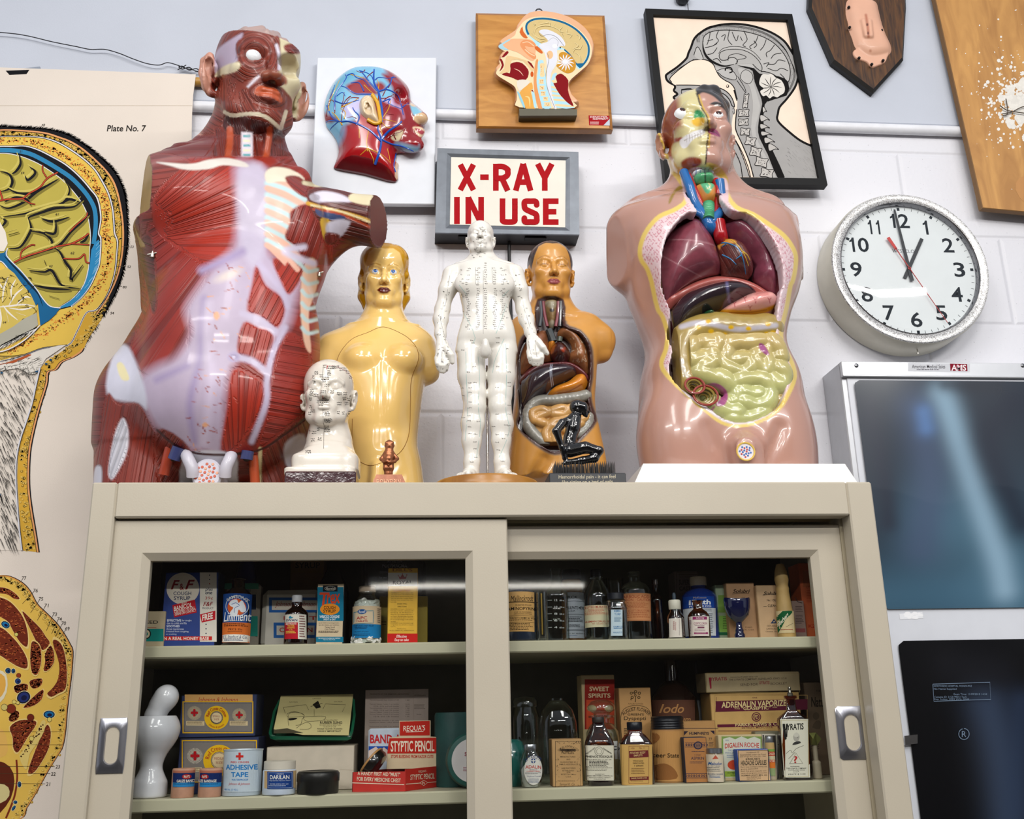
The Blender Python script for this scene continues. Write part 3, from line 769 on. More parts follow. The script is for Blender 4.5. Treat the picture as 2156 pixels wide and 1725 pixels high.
g.add(V_,F_,PAP);g.add(V2,[f_[::-1]for f_ in F_],PAP);g.add(V_+V2,[(2*i+1,n+2*i+1,n+2*i+3,2*i+3)for i in range(nz-1)]+[(n-2,n-1,2*n-1,2*n-2)],PAP)
obj('sheet',g,t,smooth=None)
CI,CJ,CK=(0,120,430/1374),(0,640,300/924),(0,1180,200/633)
I=crp(CI)
J=crp(CJ)
K3=crp(CK)
a=Art(flat(YC),lift=.0003);BK='#17171b';R9=random.Random(21)
a.rc(-250,222,405,223,'#c9bcab');a.tx('Plate No. 7',225,264,308,277,'#26221f',.035,.15)
LX=[(-700,700),(-700,520)]
hair=[(-300,560),(-100,490),(0,467),(100,472),(200,477),(300,483),(400,503),(480,533),(560,583),(630,635),(700,695),(760,755),(800,815),(830,885),(848,960),(856,1050),(862,1150),(860,1250),(848,1330),(833,1420),(812,1500),(782,1580),(742,1660),(700,1740)]
skin=[(-300,590),(-100,515),(0,494),(150,497),(300,512),(400,542),(480,573),(560,623),(640,692),(710,762),(760,832),(790,910),(810,1000),(825,1100),(830,1200),(825,1300),(810,1400),(785,1490),(745,1580),(700,1660),(650,1730)]
a.pg(I(hair)+J([640,120,580,220,548,275])+[(q[0],q[1])for q in reversed(I(skin))],BK)
P_=spl(Ar(hair,float),10)
def strokes(seq,col):
 """many small tapering strokes on one ink"""
 V=[];F=[]
 for x0,y0,x1,y1,w in seq:
  d=Ar([x1-x0,y1-y0],float);n_=Ar([-d[1],d[0]])/(np.linalg.norm(d)+1e-9)*w/2;b=len(V);V+=[(x0+n_[0],y0+n_[1]),(x0-n_[0],y0-n_[1]),(x1,y1)];F.append((b,b+1,b+2))
 a.lay(a.p(V),F,ink(col))
S_=[]
for i in range(len(P_)-1):
 for _ in range(4):
  q=P_[i]+(P_[i+1]-P_[i])*R9.random();tdir=(P_[i+1]-P_[i])/np.linalg.norm(P_[i+1]-P_[i]);nrm=Ar([tdir[1],-tdir[0]]);e=q+tdir*R9.uniform(10,30)+nrm*R9.uniform(4,20);(x0,y0),(x1,y1)=I([q-nrm*6,e]);S_.append((x0,y0,x1,y1,1.8))
for i in range(60):
 f_=R9.random();(x0,y0)=J([(640-100*f_+R9.uniform(-4,4),120+160*f_)])[0];S_.append((x0-2,y0,x0+R9.uniform(1,5),y0+R9.uniform(4,9),1.5))
strokes(S_,BK)
fatin=[(-300,640),(-100,560),(0,537),(100,535),(200,537),(300,547),(400,582),(500,642),(580,702),(640,762),(690,842),(730,922),(755,1012),(765,1102),(770,1182),(790,1242),(785,1322),(775,1432),(750,1532),(710,1622),(650,1702)]
OUTJ=[(660,100),(610,170),(570,230),(545,290),(530,312),(480,345),(410,375),(370,425),(320,442),(310,520),(270,650),(240,760),(215,870),(200,960),(193,1080),(195,1200),(210,1330),(235,1480),(255,1612)]
FAT='#b89a48'
a.pg(I(skin)+J(OUTJ)+J([150,1600,-300,1600,-300,0]),'#cda03a')
a.pg(J([-300,1600,150,1600,135,1480,122,1300,112,1120,118,980,140,870,175,770,212,650,238,530,262,420,300,372,370,330,440,282,300,200,-300,200]),'#dcd2c6')
band=spl(Ar(I(skin)[2:]+J(OUTJ)[:4]),4);bin_=spl(Ar(I(fatin)[2:]),4)
cells=[]
for i in range(520):
 f_=R9.random();q=band[int(f_*(len(band)-1))];r_=bin_[min(int(f_*(len(bin_)-1)),len(bin_)-1)];u=R9.uniform(.1,.95);cells.append(q*(1-u)+r_*u)
J2=spl(Ar(J([640,40,560,180,500,260,400,330,320,390,285,470,265,560,240,680,205,790,175,900,160,1000,155,1120,158,1250,170,1380,190,1520,200,1590])),12)
for i in range(260):q=J2[R9.randrange(len(J2))];cells.append(q+Ar([R9.uniform(-9,9),R9.uniform(-4,4)]))
def dots(pts,rx,ry,col,n=7):
 V=[];F=[]
 for q in pts:
  b=len(V);k_=R9.uniform(.6,1.2);r0=R9.random()*3;V+=[(q[0]+rx*k_*cos(r0+2*pi*j/n),q[1]+ry*k_*sin(r0+2*pi*j/n))for j in range(n)];F.append(tuple(range(b,b+n)))
 a.lay(a.p(V),F,ink(col))
dots(cells,3.4,3.,'#8a6a26');dots([q+Ar([-.5,-.6])for q in cells],2.7,2.3,'#d3b058')
a.ln(I(skin),3.2,'#dd9a66',k=4);a.ln(I([(x-10,y+6)for x,y in skin]),1.4,'#2a2118',k=4)
a.ln(J(OUTJ[3:]),2.6,BK,k=4);a.ln([(x-3,y)for x,y in J(OUTJ[3:])],3.2,'#dd9a66',k=4);a.ln([(x-5.5,y)for x,y in J(OUTJ[5:])],1.2,BK,k=4)
# skull
bonein=[(-300,700),(-100,615),(0,602),(80,602),(170,600),(260,627),(350,672),(430,717),(500,772),(560,832),(610,892),(650,942),(670,1002),(680,1082),(675,1132),(665,1192),(680,1232),(672,1382),(650,1452),(610,1542),(550,1622),(480,1682),(400,1702),(370,1727)]
BONE_='#ddb952';bjo=J([560,60,500,180,440,270,280,290,160,335,0,375,-300,430])
a.pg(I(fatin)+bjo+[(-90,760),(-90,330)],BONE_)
mid=spl(Ar(I([0,565,170,568,300,600,430,665,540,745,620,825,680,920,710,1010,715,1100,710,1180,735,1260,725,1380,690,1500,620,1600,540,1690])+J([400,110,280,190,160,260,60,310])),12)
dots([mid[R9.randrange(len(mid))]+Ar([R9.gauss(0,5),R9.gauss(0,4)])for _ in range(520)],2.2,1.8,'#d5863a');dots([mid[R9.randrange(len(mid))]+Ar([R9.gauss(0,4.5),R9.gauss(0,3.5)])for _ in range(420)],1.3,.9,'#2a1a14')
a.ln(I(fatin)+bjo[:6],3.2,'#d5d3d8',k=4);a.ln([(x+2.2,y-1.4)for x,y in I(fatin)],1.3,BK,k=4);a.ln([(x-1.5,y+1)for x,y in I(fatin)]+bjo[:6],1.2,BK,k=4)
a.ln(I([680,1225,695,1212,710,1222,725,1200,740,1215,760,1205,775,1218]),1.2,BK,k=0)
# sinus and brain
sinin=[(-300,750),(-100,665),(0,652),(80,657),(170,682),(260,722),(340,772),(410,822),(470,882),(520,942),(560,1002),(590,1072),(605,1162),(608,1230),(602,1300),(595,1420),(565,1530),(495,1620),(400,1682),(350,1702)]
a.pg(I(bonein)+[(q[0],q[1])for q in reversed(I(sinin))],BK)
sm=[((bonein[i][0]*.5+sinin[min(i,19)][0]*.5),(bonein[i][1]*.5+sinin[min(i,19)][1]*.5))for i in range(2,18)]
a.ln(I([0,628,100,632,200,652,300,700,400,760,480,815,550,885,600,950,635,1020,645,1100,640,1190,630,1260]),9,'#2f7da8',k=4)
a.pg(I([615,1300,640,1250,665,1230,675,1290,668,1385,645,1455,605,1545,545,1620,480,1675,400,1695,430,1660,520,1600,580,1500,605,1400]),'#2f83b4')
for i in range(26):f_=R9.random();q=spl(Ar(I([660,1250,650,1400,600,1520,500,1640])),10);j=int(f_*28);(x,y)=q[min(j,len(q)-1)];a.ln([(x-4,y+4),(x+5,y-6)],1.,'#7db4d2',k=0)
a.ln(I(bonein[:-2]),3,'#d9d7da',k=4);a.ln([(x+1.7,y-1)for x,y in I(bonein[:-2])],1.1,BK,k=4);a.ln(I(sinin[:-1]),2.6,'#d9d7da',k=4);a.ln([(x-1.6,y+.8)for x,y in I(sinin[:-1])],1.1,BK,k=4)
BR='#b5a64c';a.pg([(-90,360)]+I(sinin)+I([250,1620,190,1540,130,1470,60,1400,20,1340,-290,1340]),BR)
gy=[[(0,770),(60,790),(85,840),(60,890),(0,910)],[(130,660),(140,720),(110,770),(80,790)],[(60,890),(130,920),(230,915),(300,870)],[(200,740),(240,780),(190,830),(170,800)],[(400,820),(350,850),(250,910),(160,980),(60,1020),(0,1000)],[(440,840),(470,900),(430,980),(340,1010),(230,1040),(150,1060),(0,1080)],[(540,980),(470,960),(430,985)],[(560,960),(500,1010),(380,1020),(280,1050),(200,1080),(190,1110)],[(190,1080),(210,1140),(205,1180),(140,1280),(60,1290)],[(280,1090),(360,1110),(470,1080)],[(205,1175),(300,1190),(350,1240),(350,1280)],[(380,1110),(370,1190),(300,1180)],[(600,1060),(560,1110),(480,1180),(400,1270),(290,1310),(150,1360),(100,1390)],[(350,1280),(400,1310),(440,1380),(480,1440),(480,1500),(560,1400)],[(200,1440),(300,1450),(350,1440),(420,1540),(540,1560)],[(230,1540),(340,1560),(480,1570)],[(60,1200),(130,1180)],[(30,980),(100,950),(180,960),(210,1000)],[(540,1250),(570,1240),(600,1200)],[(300,1370),(310,1400)],[(330,1610),(400,1630)],[(10,1150),(40,1110),(20,1090)]]
for L in gy:a.ln(I([(x+6,y+9)for x,y in L]),10,'#7d7233',taper=True);a.ln(I([(x-15,y-18)for x,y in L]),4.5,'#c6b75f',taper=True);a.ln(I(L),5.6,BK,taper=True)
for L,w in(([(0,970),(60,960),(150,955),(200,920),(270,880),(320,820),(390,780)],2.6),([(320,820),(290,770),(290,730)],2),([(150,955),(200,985),(240,995)],1.8),([(90,1390),(180,1345),(290,1310),(380,1280),(480,1260),(560,1220),(600,1190)],2.6),([(480,1260),(560,1265),(605,1268)],1.8),([(140,1360),(150,1310),(210,1270),(240,1270)],2),([(430,1360),(530,1360),(570,1330),(580,1380),(605,1390)],2.2),([(470,1180),(520,1130),(580,1080),(590,1050)],2),([(0,900),(20,960)],3)):a.ln(I(L),w+1.4,BK);a.ln(I(L),w,'#b8442a')
a.pg(I([0,1110,40,1180,55,1260,30,1310,0,1310,-60,1300,-60,1100]),'#e2d9cc')
a.pg(I([-20,1330,30,1320,55,1290,50,1330,70,1370,140,1440,200,1510,250,1570,290,1630,340,1680,410,1692,380,1727])+J([375,60,320,110,265,145,255,60,248,0])+I([240,1680,200,1590,140,1520,70,1440,20,1380,-20,1370]),'#1c5f8c')
a.ln(I([30,1340,70,1385,140,1460,200,1530,260,1600,290,1680]),4,'#0d2233',taper=True);a.ln(I([55,1290,45,1330,70,1368,140,1438,200,1508,250,1568,290,1628,340,1680,410,1692]),2,'#dcdade');a.ln(I([-20,1375,20,1385,70,1445,140,1525,200,1595,240,1685]),2,'#dcdade')
# cerebellum
cb=I([0,1440,50,1420,100,1460,150,1530,210,1600,250,1690,255,1725])+J([245,40,200,90,150,100,110,150,60,170,0,205,-80,205])+[(-30,570)]
a.pg(cb,'#c9b158');tw=[[(-40,1690),(60,1680),(160,1670),(240,1680)],[(20,1650),(30,1560),(60,1480)],[(60,1680),(110,1600),(160,1560)],[(30,1570),(0,1530),(-20,1500)],[(80,1620),(80,1560),(110,1500)],[(110,1675),(170,1620),(210,1625)]]
for L in tw:a.ln(I(L),3.6,'#e3dcd0',taper=True)
for L in([(20,10),(60,60),(120,110)],[(60,30),(150,40),(230,20)],[(0,20),(10,100),(0,170)],[(110,60),(170,80)],[(40,40),(60,120)]):a.ln(J(L),3.4,'#e3dcd0',taper=True)
for i in range(34):q=(R9.uniform(5,215),R9.uniform(1480,1720));a.ln(I([q,(q[0]+R9.uniform(-25,25),q[1]+R9.uniform(-25,25)),(q[0]+R9.uniform(-45,45),q[1]+R9.uniform(-30,45))]),1.3,'#2a2416',taper=True)
for i in range(16):q=(R9.uniform(5,230),R9.uniform(10,110));a.ln(J([q,(q[0]+R9.uniform(-25,25),q[1]+R9.uniform(-25,25))]),1.3,'#2a2416',taper=True)
# cistern below, muscle streaks of the neck
a.pg(J([-90,230,0,200,90,150,150,105,240,60,250,140,160,210,40,280,-90,320]),'#a8a596');strokes([(*J([(x,150+(250-x)*.5)])[0],*J([(x-R9.uniform(40,90),195+(250-x)*.5+R9.uniform(-10,30))])[0],R9.uniform(1,2.2))for x in LS(20,245,44)],'#1d1c18');strokes([(*J([(x,158+(250-x)*.5)])[0],*J([(x-R9.uniform(40,90),200+(250-x)*.5+R9.uniform(-10,30))])[0],1.6)for x in LS(20,245,26)],'#e6e2da')
a.ln(J([-90,325,40,305,160,240,255,150,262,140]),2.2,'#dcdade');a.ln(J([-90,332,40,313,160,248,262,152]),1.1,BK);a.ln(J([-90,330,40,342,160,330,280,288,440,268]),1.3,BK)
a.pg(J([-90,400,0,395,90,370,190,330,200,345,100,395,0,420,-90,430]),'#a8512c',k=2)
a.pg(J([190,345,300,295,430,270,300,360,255,440,200,460,120,420,0,440,0,400,100,385]),'#d8d2c8',k=2)
S_=[]
for i in range(420):
 y=R9.uniform(400,1590);xm=IP(y,[400,530,650,770,870,980,1120,1300,1600],[250,225,200,165,130,108,105,110,130]);x=R9.uniform(-10,xm-5);L_=R9.uniform(25,75);sl=.55 if y<900 else .45
 (x0,y0),(x1,y1)=J([(x,y),(x+L_*sl,y+L_)]);S_.append((x0,y0,x1,y1,R9.uniform(.8,1.8)))
strokes(S_,'#57534e');strokes([(*J([(x,y)])[0],*J([(x+30,y-8-R9.random()*12)])[0],1.2)for x,y in((R9.uniform(0,260),R9.uniform(350,470))for _ in range(110))],'#6a665f')
for x,y in((15,450),(242,442),(303,392),(332,366),(0,1240)):a.ell(*J([(x,y)])[0],3.2,2,'#1d4a6c',12)
a.ln(J([262,420,236,530,210,650,172,770,138,870,112,985,106,1120,114,1300,130,1480,145,1600]),2.6,'#cfd0d8',k=4);a.ln(J([268,425,242,535,216,655,178,775,144,875,118,990,112,1120,120,1300,137,1480,152,1600]),1.1,BK,k=4)
for s_,c_,x,y,w in(('48',I,280,450,24),('53',I,876,1270,24),('52',I,856,1404,24),('80',I,826,1541,26),('59',I,142,776,24),('61',I,376,1053,22),('62',I,478,1314,24),('63',I,334,1402,22),('51',I,132,630,20),('64',J,22,115,22),('55',J,102,208,24),('54',J,715,52,24)):
 (x0,y0),(x1,y1)=c_([(x,y),(x+w,y+16)]);a.tx(s_,x0,y0,x1,y1,'#3a352e',.01,.2)
for L in([(290,468),(288,480)],[(820,1278),(868,1276)],[(780,1412),(848,1410)],[(800,1540),(822,1545)]):a.ln(I(L),.8,'#4a453c',k=0)
# cross-section below
CL,MU,CR2='#dcb552','#6a2816','#e3c67a'
body=[(-300,140),(-100,110),(0,102),(60,105),(120,130),(170,165),(210,215),(250,290),(310,350),(380,420),(430,490),(470,560),(488,610),(480,750),(465,870),(450,1000),(440,1130),(420,1240),(380,1310),(330,1390),(280,1480),(230,1570),(180,1650),(120,1735),(-300,1900)]
a.pg(K3(body),CL);mus=[]
cells=[]
bl_=spl(Ar(K3(body[2:-1])),8)
for i in range(420):q=bl_[R9.randrange(len(bl_))];cells.append(q+Ar([-R9.uniform(2,16),R9.uniform(0,10)]))
dots(cells,3.2,2.8,'#a9822c');dots([q+Ar([-.4,-.5])for q in cells],2.5,2.1,'#dfbd62');a.ln(K3(body),1.8,BK,k=4);a.ln([(x-2.2,y+1)for x,y in K3(body)],2.4,'#cf9048',k=4)
def muscle(P,shade='#6a2816'):
 Q=K3(P);a.pg(Q,CR2,k=3);c=np.mean(Q,0);Pi=[tuple(c+(Ar(q)-c)*.92)for q in Q];a.pg(Pi,shade,k=3);S=spl(Ar(Pi),3,True);lo,hi=S.min(0),S.max(0);pts=Sk([Ar([R9.uniform(lo[0],hi[0])for _ in range(260)]),Ar([R9.uniform(lo[1],hi[1])for _ in range(260)])],1);d=poly_sd(pts[:,0],pts[:,1],S);pts=pts[d<-2]
 if len(pts):dots(pts,3.,1.6,'#8c3f22');dots(pts[::3]+1.5,1.8,.8,'#c06a36');dots(pts[1::3]-1.2,1.8,.9,'#3f140c')
for P in([(-80,180),(30,180),(100,215),(140,260),(100,260),(40,225),(-80,215)],[(-80,230),(40,250),(120,320),(170,400),(195,500),(190,590),(140,560),(90,480),(40,400),(-80,330)],[(-80,430),(10,440),(80,500),(140,570),(190,660),(190,730),(130,720),(60,680),(0,640),(-80,600)],[(140,330),(200,380),(270,450),(310,510),(340,560),(290,610),(250,560),(210,480)],[(205,560),(225,530),(265,560),(280,620),(275,700),(250,770),(215,760),(200,680)],[(300,620),(340,560),(365,620),(360,690),(320,740),(290,740),(300,680)],[(350,530),(380,515),(420,560),(445,660),(452,780),(440,870),(390,900),(340,925),(310,900),(350,860),(390,790),(395,680)],[(90,840),(150,820),(190,830),(180,870),(110,890)],[(200,800),(280,785),(280,830),(230,860),(200,840)],[(150,990),(200,930),(290,855),(285,920),(230,970)],[(55,1060),(90,1000),(130,1010),(120,1060),(80,1080)],[(60,1110),(130,1060),(230,1060),(250,1090),(190,1180),(120,1290),(85,1260),(80,1180)],[(180,1420),(240,1250),(300,1110),(325,1085),(345,1140),(330,1250),(280,1350),(220,1430)]):muscle(P)
a.pg(K3([130,1300,200,1220,240,1150,280,1070,305,1075,295,1140,250,1220,200,1290,180,1390,160,1380]),'#d9c070',k=2);dots([Ar(K3([(140+i*4.2+R9.uniform(-12,12),1310-i*6+R9.uniform(-16,16))])[0])for i in range(36)],1.9,1.5,'#4a2614')
a.pg(K3([-80,740,20,740,50,790,45,880,0,950,-80,950]),'#d9d0b4',k=2);a.pg(K3([-80,755,10,758,38,800,32,870,-10,925,-80,930]),'#d8a348',k=2)
a.pg(K3([-80,1120,20,1130,50,1220,40,1300,-80,1320]),'#dcae5a',k=2);a.pg(K3([-80,1370,30,1350,90,1420,90,1530,40,1640,-80,1725]),'#5a2414',k=2);a.pg(K3([-80,1500,30,1495,65,1540,40,1600,-80,1640]),'#cdbf86',k=2);a.ln(K3([110,1330,115,1450,95,1580,40,1720]),4,'#7a2c18')
for x,y,r1,r2,rot,c_ in((38,430,28,20,.5,'#1c6a9c'),(158,914,44,38,-.5,'#23306a'),(328,1028,36,24,0,'#1c6aa0'),(55,736,17,17,0,'#1d4a74'),(90,738,12,14,0,'#1d4a74'),(120,806,18,18,0,'#23407a'),(130,1494,11,18,0,'#1c5a8c'),(103,1613,12,10,0,'#1c5a8c'),(92,1652,8,18,.6,'#1c5a8c')):
 q=K3([(x,y)])[0];a.ell(q[0],q[1],r1*CK[2]+1.6,r2*CK[2]+1.6,'#d8cfa8',24,rot);a.ell(q[0],q[1],r1*CK[2]+.5,r2*CK[2]+.5,BK,24,rot);a.ell(q[0],q[1],r1*CK[2]*.85,r2*CK[2]*.85,c_,24,rot);a.ell(q[0]+1,q[1]+1,r1*CK[2]*.45,r2*CK[2]*.45,'#14183a',18,rot)
for x,y,r_,c_ in((75,990,30,'#7a2f1a'),(30,980,20,'#c9b86a'),(205,1048,22,'#6a2416'),(125,768,14,'#8c3a1e'),(110,495,11,'#c9c06a'),(330,1062,14,'#d8c46a'),(212,1188,14,'#d8c46a'),(95,945,12,'#d8c46a'),(120,950,11,'#d8c46a')):q=K3([(x,y)])[0];a.ell(q[0],q[1],r_*CK[2]+.8,r_*CK[2]+.8,'#3a2010',18);a.ell(q[0],q[1],r_*CK[2],r_*CK[2],c_,18)
for s_,x,y in(('77',146,108),('76',222,190),('75',258,246),('71',296,290),('73',350,348),('74',382,380),('70',410,408),('69',434,444),('23',370,1364),('22',340,1412),('21',306,1480)):(x0,y0),(x1,y1)=K3([(x,y),(x+30,y+24)]);a.tx(s_,x0,y0,x1,y1,'#3a352e',.01,.15)
for L in([(148,130),(110,175)],[(222,212),(150,290)],[(262,268),(205,350)],[(300,312),(250,400)],[(352,370),(310,470)],[(385,402),(345,490)],[(412,430),(370,510)],[(436,466),(410,510)],[(365,1374),(-20,1374)],[(336,1422),(-20,1422)],[(302,1490),(-20,1488)],[(420,1143),(-20,1143)],[(420,1230),(-20,1230)]):a.ln(K3(L),.7,'#4a3a26',k=0)
a.done('printed_anatomy',t)
a=Art(flat(YC));a.pg([12,149,20,158,56,156,62,147],'#131317');a.done('black_clip',t)
g=G();zr_=float(un(430,172,YC+.01)[2]);tube(g,[(xl0,YC+.012,zr_),(float(un(437,172,YC+.012)[0]),YC+.012,zr_)],.0105,wood('#8a5f22','#b98a3e','rod_wood',(1,3,3),.4),18);obj('hanging_rod',g,t)
g=G();q=[un(28,146,YC+.004),un(84,140,YC+.004),un(84,148,YC+.004),un(30,150,YC+.004)];g.add(q+[p_+Ar([0,.004,0])for p_ in q],[(3,2,1,0),(0,1,5,4),(1,2,6,5),(2,3,7,6),(3,0,4,7)],mat('#8f97a4',.4,metal=.3));obj('tape_tab',g,t,smooth=None)
# == things on the wall
def wall_slab(name,parent,quad,Yf,Yb,m,bev=.002,m_side=None):
 """a board given by its four front corners in the photo"""
 g=G();P=[un(x,y,Yf)for x,y in quad];c=sum(P)/4;ms=m_side or m
 B=[Ar([p[0],Yb,p[2]])for p in P];A=[p+Ar([0,bev,0])for p in P]
 I=[p+Ar([copysign(min(bev,abs(c[0]-p[0])*.5),c[0]-p[0]),0,copysign(min(bev,abs(c[2]-p[2])*.5),c[2]-p[2])])for p in P]
 V=I+A+B;g.add(V,[(3,2,1,0)],m);g.add(V,[(a+i,a+(i+1)%4,a+4+(i+1)%4,a+4+i)for a in(0,4)for i in range(4)],ms);g.add(V,[(8,9,10,11)],ms)
 return obj(name,g,parent,smooth=None)
def at(quad,Y):return tuple(sum(un(x,y,Y)for x,y in quad)/len(quad))
# ---- lit sign box
t=TH('warning_sign','grey metal light box reading X-RAY IN USE in red capitals','sign',at([(922,313),(1218,493)],.47))
Yf=.445
wall_slab('housing',t,[(921,312),(1218,320),(1220,494),(916,490)],Yf,YW+.003,mat('#5d6269',.42,metal=.35,var=.08,scale=40),.004,mat('#2b2b2e',.5))
g=G();P=[un(x,y,Yf-.004)for x,y in[(921,312),(1218,320),(1220,494),(916,490)]];J=[un(x,y,Yf-.0005)for x,y in[(950,331),(1191,338),(1190,479),(947,473)]]
K=[un(x,y,Yf-.004)for x,y in[(941,323),(1200,331),(1200,486),(938,481)]]
V=P+K+J+[p+Ar([0,.006,0])for p in P];g.add(V,[(a+i,a+4+i,a+4+(i+1)%4,a+(i+1)%4)for a in(0,4)for i in range(4)]+[(i,(i+1)%4,12+(i+1)%4,12+i)for i in range(4)],mat('#686d74',.4,metal=.5,var=.1,scale=50));obj('bezel',g,t,smooth=None)
a=Art(flat(Yf-.001));a.pg([950,331,1191,338,1190,479,947,473],mat('#dcd8cb',.45,var=.04,scale=20))
RX='#a5121a'
def letters(word,box_,y0,y1,wd=12.):
 """stroked signwriter's capitals; cells in photo pixels"""
 for ch,(x0,x1)in zip(word,box_):
  w,h=x1-x0,y1-y0;q=lambda u,v:(x0+u*w,y0+v*h);e=wd/2/w;f=wd/2/h
  S={'X':[[(e,f-.08),(1-e,1-f+.08)],[(1-e,f-.08),(e,1-f+.08)]],'-':[[(0,.5),(1,.5)]],'I':[[(.5,0),(.5,1)]],'R':[[(e,0),(e,1)],[(e,f),(.55,f),(1-e*1.1,.1+f),(1-e,.27),(1-e*1.1,.42),(.55,.53),(e,.53)],[(.5,.53),(1-e,1.)]],'A':[[(e*.8,1),(.5,0)],[(1-e*.8,1),(.5,0)],[(.22,.68),(.78,.68)]],'Y':[[(e,0),(.5,.52)],[(1-e,0),(.5,.52)],[(.5,.45),(.5,1)]],'N':[[(e,1),(e,0)],[(e,.02),(1-e,.98)],[(1-e,1),(1-e,0)]],'U':[[(e,0),(e,.7),(e*1.2,.86),(.5,1-f),(1-e*1.2,.86),(1-e,.7),(1-e,0)]],'S':[[(1-e,.28),(1-e*1.3,.12),(.5,f),(e*1.2,.12),(e,.27),(e*1.4,.4),(.5,.5),(1-e*1.3,.6),(1-e,.74),(1-e*1.2,.88),(.5,1-f),(e*1.2,.88),(e,.72)]],'E':[[(e,0),(e,1)],[(e,f),(1,f)],[(e,.5),(.86,.5)],[(e,1-f),(1,1-f)]]}[ch]
  for st in S:
   a.ln([q(*p)for p in st],wd,RX,k=5 if len(st)>5 else 0)
   if len(st)>5:
    for u,v in spl(st,4)[1:-1]:a.ell(*q(u,v),wd/2,wd/2,RX,14)
letters('X-RAY',[(963,1003),(1011,1029),(1038,1075),(1081,1122),(1126,1168)],345,402)
letters('IN',[(954,970),(980,1019)],415,472);letters('USE',[(1052,1090),(1098,1136),(1143,1176)],418,474)
a.done('sign_face',t)
for x0,x1 in((965,1010),(1105,1150)):g=G();p=un(x0,502,.46);q=un(x1,502,.46);box(g,p[0],q[0],.455,.47,un(1000,493,Yf)[2]-.0015,un(1000,493,Yf)[2]+.002,mat('#0d0d0e',.7));obj('vent_slot',g,t)
g=G();z0=un(1072,495,.47)[2];tube(g,spl([(un(1073,515,.48)[0],.48,z0),(un(1072,540,.485)[0],.486,z0-.05),(un(1076,650,.485)[0],.488,z0-.25),(un(1076,800,.485)[0],.488,1.985),]),.0036,mat('#131314',.45),10)
o=obj('power_cable',g);o['label']='black cable hanging from the red-lettered light box down the wall';o['category']='cable'
# ---- drawing of a sectioned head, black frame
C3=(1340,0,620/2156)
YPB=YW-.0255
Yf=.452
c3=crp(C3)
t=TH('framed_drawing','black-framed ink drawing of a head cut in half, hung above the flesh-pink torso','picture',at(c3([65,62,1400,1355]),.46))
O=c3([65,62,1140,102,1400,1355,213,1338]);I=c3([122,106,1106,144,1338,1306,262,1290])
g=G();V=[un(x,y,Yf)for x,y in O]+[un(x,y,Yf)for x,y in I];V+=[p+Ar([0,.014,0])for p in V[4:8]]+[Ar([p[0],YPB,p[2]])for p in V[:4]]
g.add(V,[(i,4+i,4+(i+1)%4,(i+1)%4)for i in range(4)]+[(4+i,8+i,8+(i+1)%4,4+(i+1)%4)for i in range(4)]+[(12+i,i,(i+1)%4,12+(i+1)%4)for i in range(4)],mat('#060607',.5,var=.1,spec=.25));obj('frame',g,t,smooth=None)
a=Art(flat(Yf+.01),C3);K='#141212';GR='#9f9d9b';GL='#b0aeab';CRM='#ead6c3'
a.pg([110,95,1115,135,1345,1315,255,1300],CRM)
head=[(1330,1085),(1295,1075),(1200,1030),(1110,960),(1050,905),(1030,870),(1035,835),(1048,785),(1100,725),(1160,640),(1185,560),(1185,500),(1165,430),(1130,370),(1080,300),(1000,245),(900,205),(800,182),(700,175),(600,185),(520,210),(455,250),(420,290),(400,345),(380,390),(365,430),(300,490),(228,540),(215,560),(225,590),(250,610),(275,622),(283,640),(274,665),(300,690),(272,712),(285,735),(270,770),(300,850),(390,900),(480,930),(560,990),(590,1100),(600,1290)]
a.pg(head+[(1000,1302),(1337,1308)],GR)
a.ln(head,16,K,k=4)
a.pg([258,602,245,575,300,520,395,450,450,437,510,440,560,470,585,520,610,560,650,590,690,612,715,640,728,690,738,740,735,800,725,900,730,960,775,1060,825,1180,858,1298,828,1298,790,1180,740,1060,705,1000,698,900,716,790,700,720,660,672,600,642,530,630,400,624,290,624],CRM,k=3)
for L,w in(([(258,602),(245,575),(300,520),(395,450),(450,437),(510,440),(560,470),(585,520),(610,560),(650,590),(690,612),(720,655),(735,740)],7),([(290,624),(400,624),(530,630),(600,642),(660,672),(700,720),(718,780),(700,775),(680,730),(640,690),(560,660),(400,655),(330,660)],7),([(700,1000),(740,1060),(790,1180),(828,1298)],6),([(735,800),(725,900),(730,960),(775,1060),(825,1180),(858,1298)],8),([(330,655),(400,650),(395,690),(335,690),(330,655)],5)):a.ln(L,w,K)
brain=[(487,310),(495,268),(540,236),(620,222),(720,224),(820,238),(920,268),(1000,312),(1060,370),(1105,440),(1125,510),(1122,570),(1105,605),(1065,590),(1000,545),(940,525),(910,525),(880,490),(840,500),(760,480),(720,470),(640,485),(570,455),(520,415),(495,365)]
a.pg(brain,GL,k=3);a.ln(brain[:17],6,K);a.ln([485,300,490,360,512,412,560,455,640,485,715,470],18,K,taper=True)
for o_,w in((16,3),(30,2.5),(44,3)):
 a.ln([(470-o_*.6,310),(470-o_*.5,262-o_*.2),(530,218-o_*.5),(620,204-o_*.4),(720,206-o_*.4),(840,224-o_*.4),(940,258-o_*.4),(1020,305-o_*.4),(1090,375-o_*.3),(1130,450-o_*.1),(1148+o_*.3,530),(1130+o_*.4,610),(1080+o_*.3,690),(960,735+o_*.2)],w,K)
R3=random.Random(5)
for i in range(150):
 f=R3.random();P=spl(brain[1:14],6);q=P[int(f*(len(P)-1))];r=R3.uniform(6,20);d=Ar([810,420])-q;d=d/np.linalg.norm(d);q=q-d*r;a.ell(q[0],q[1],R3.uniform(1,3),R3.uniform(.8,1.6),K,6)
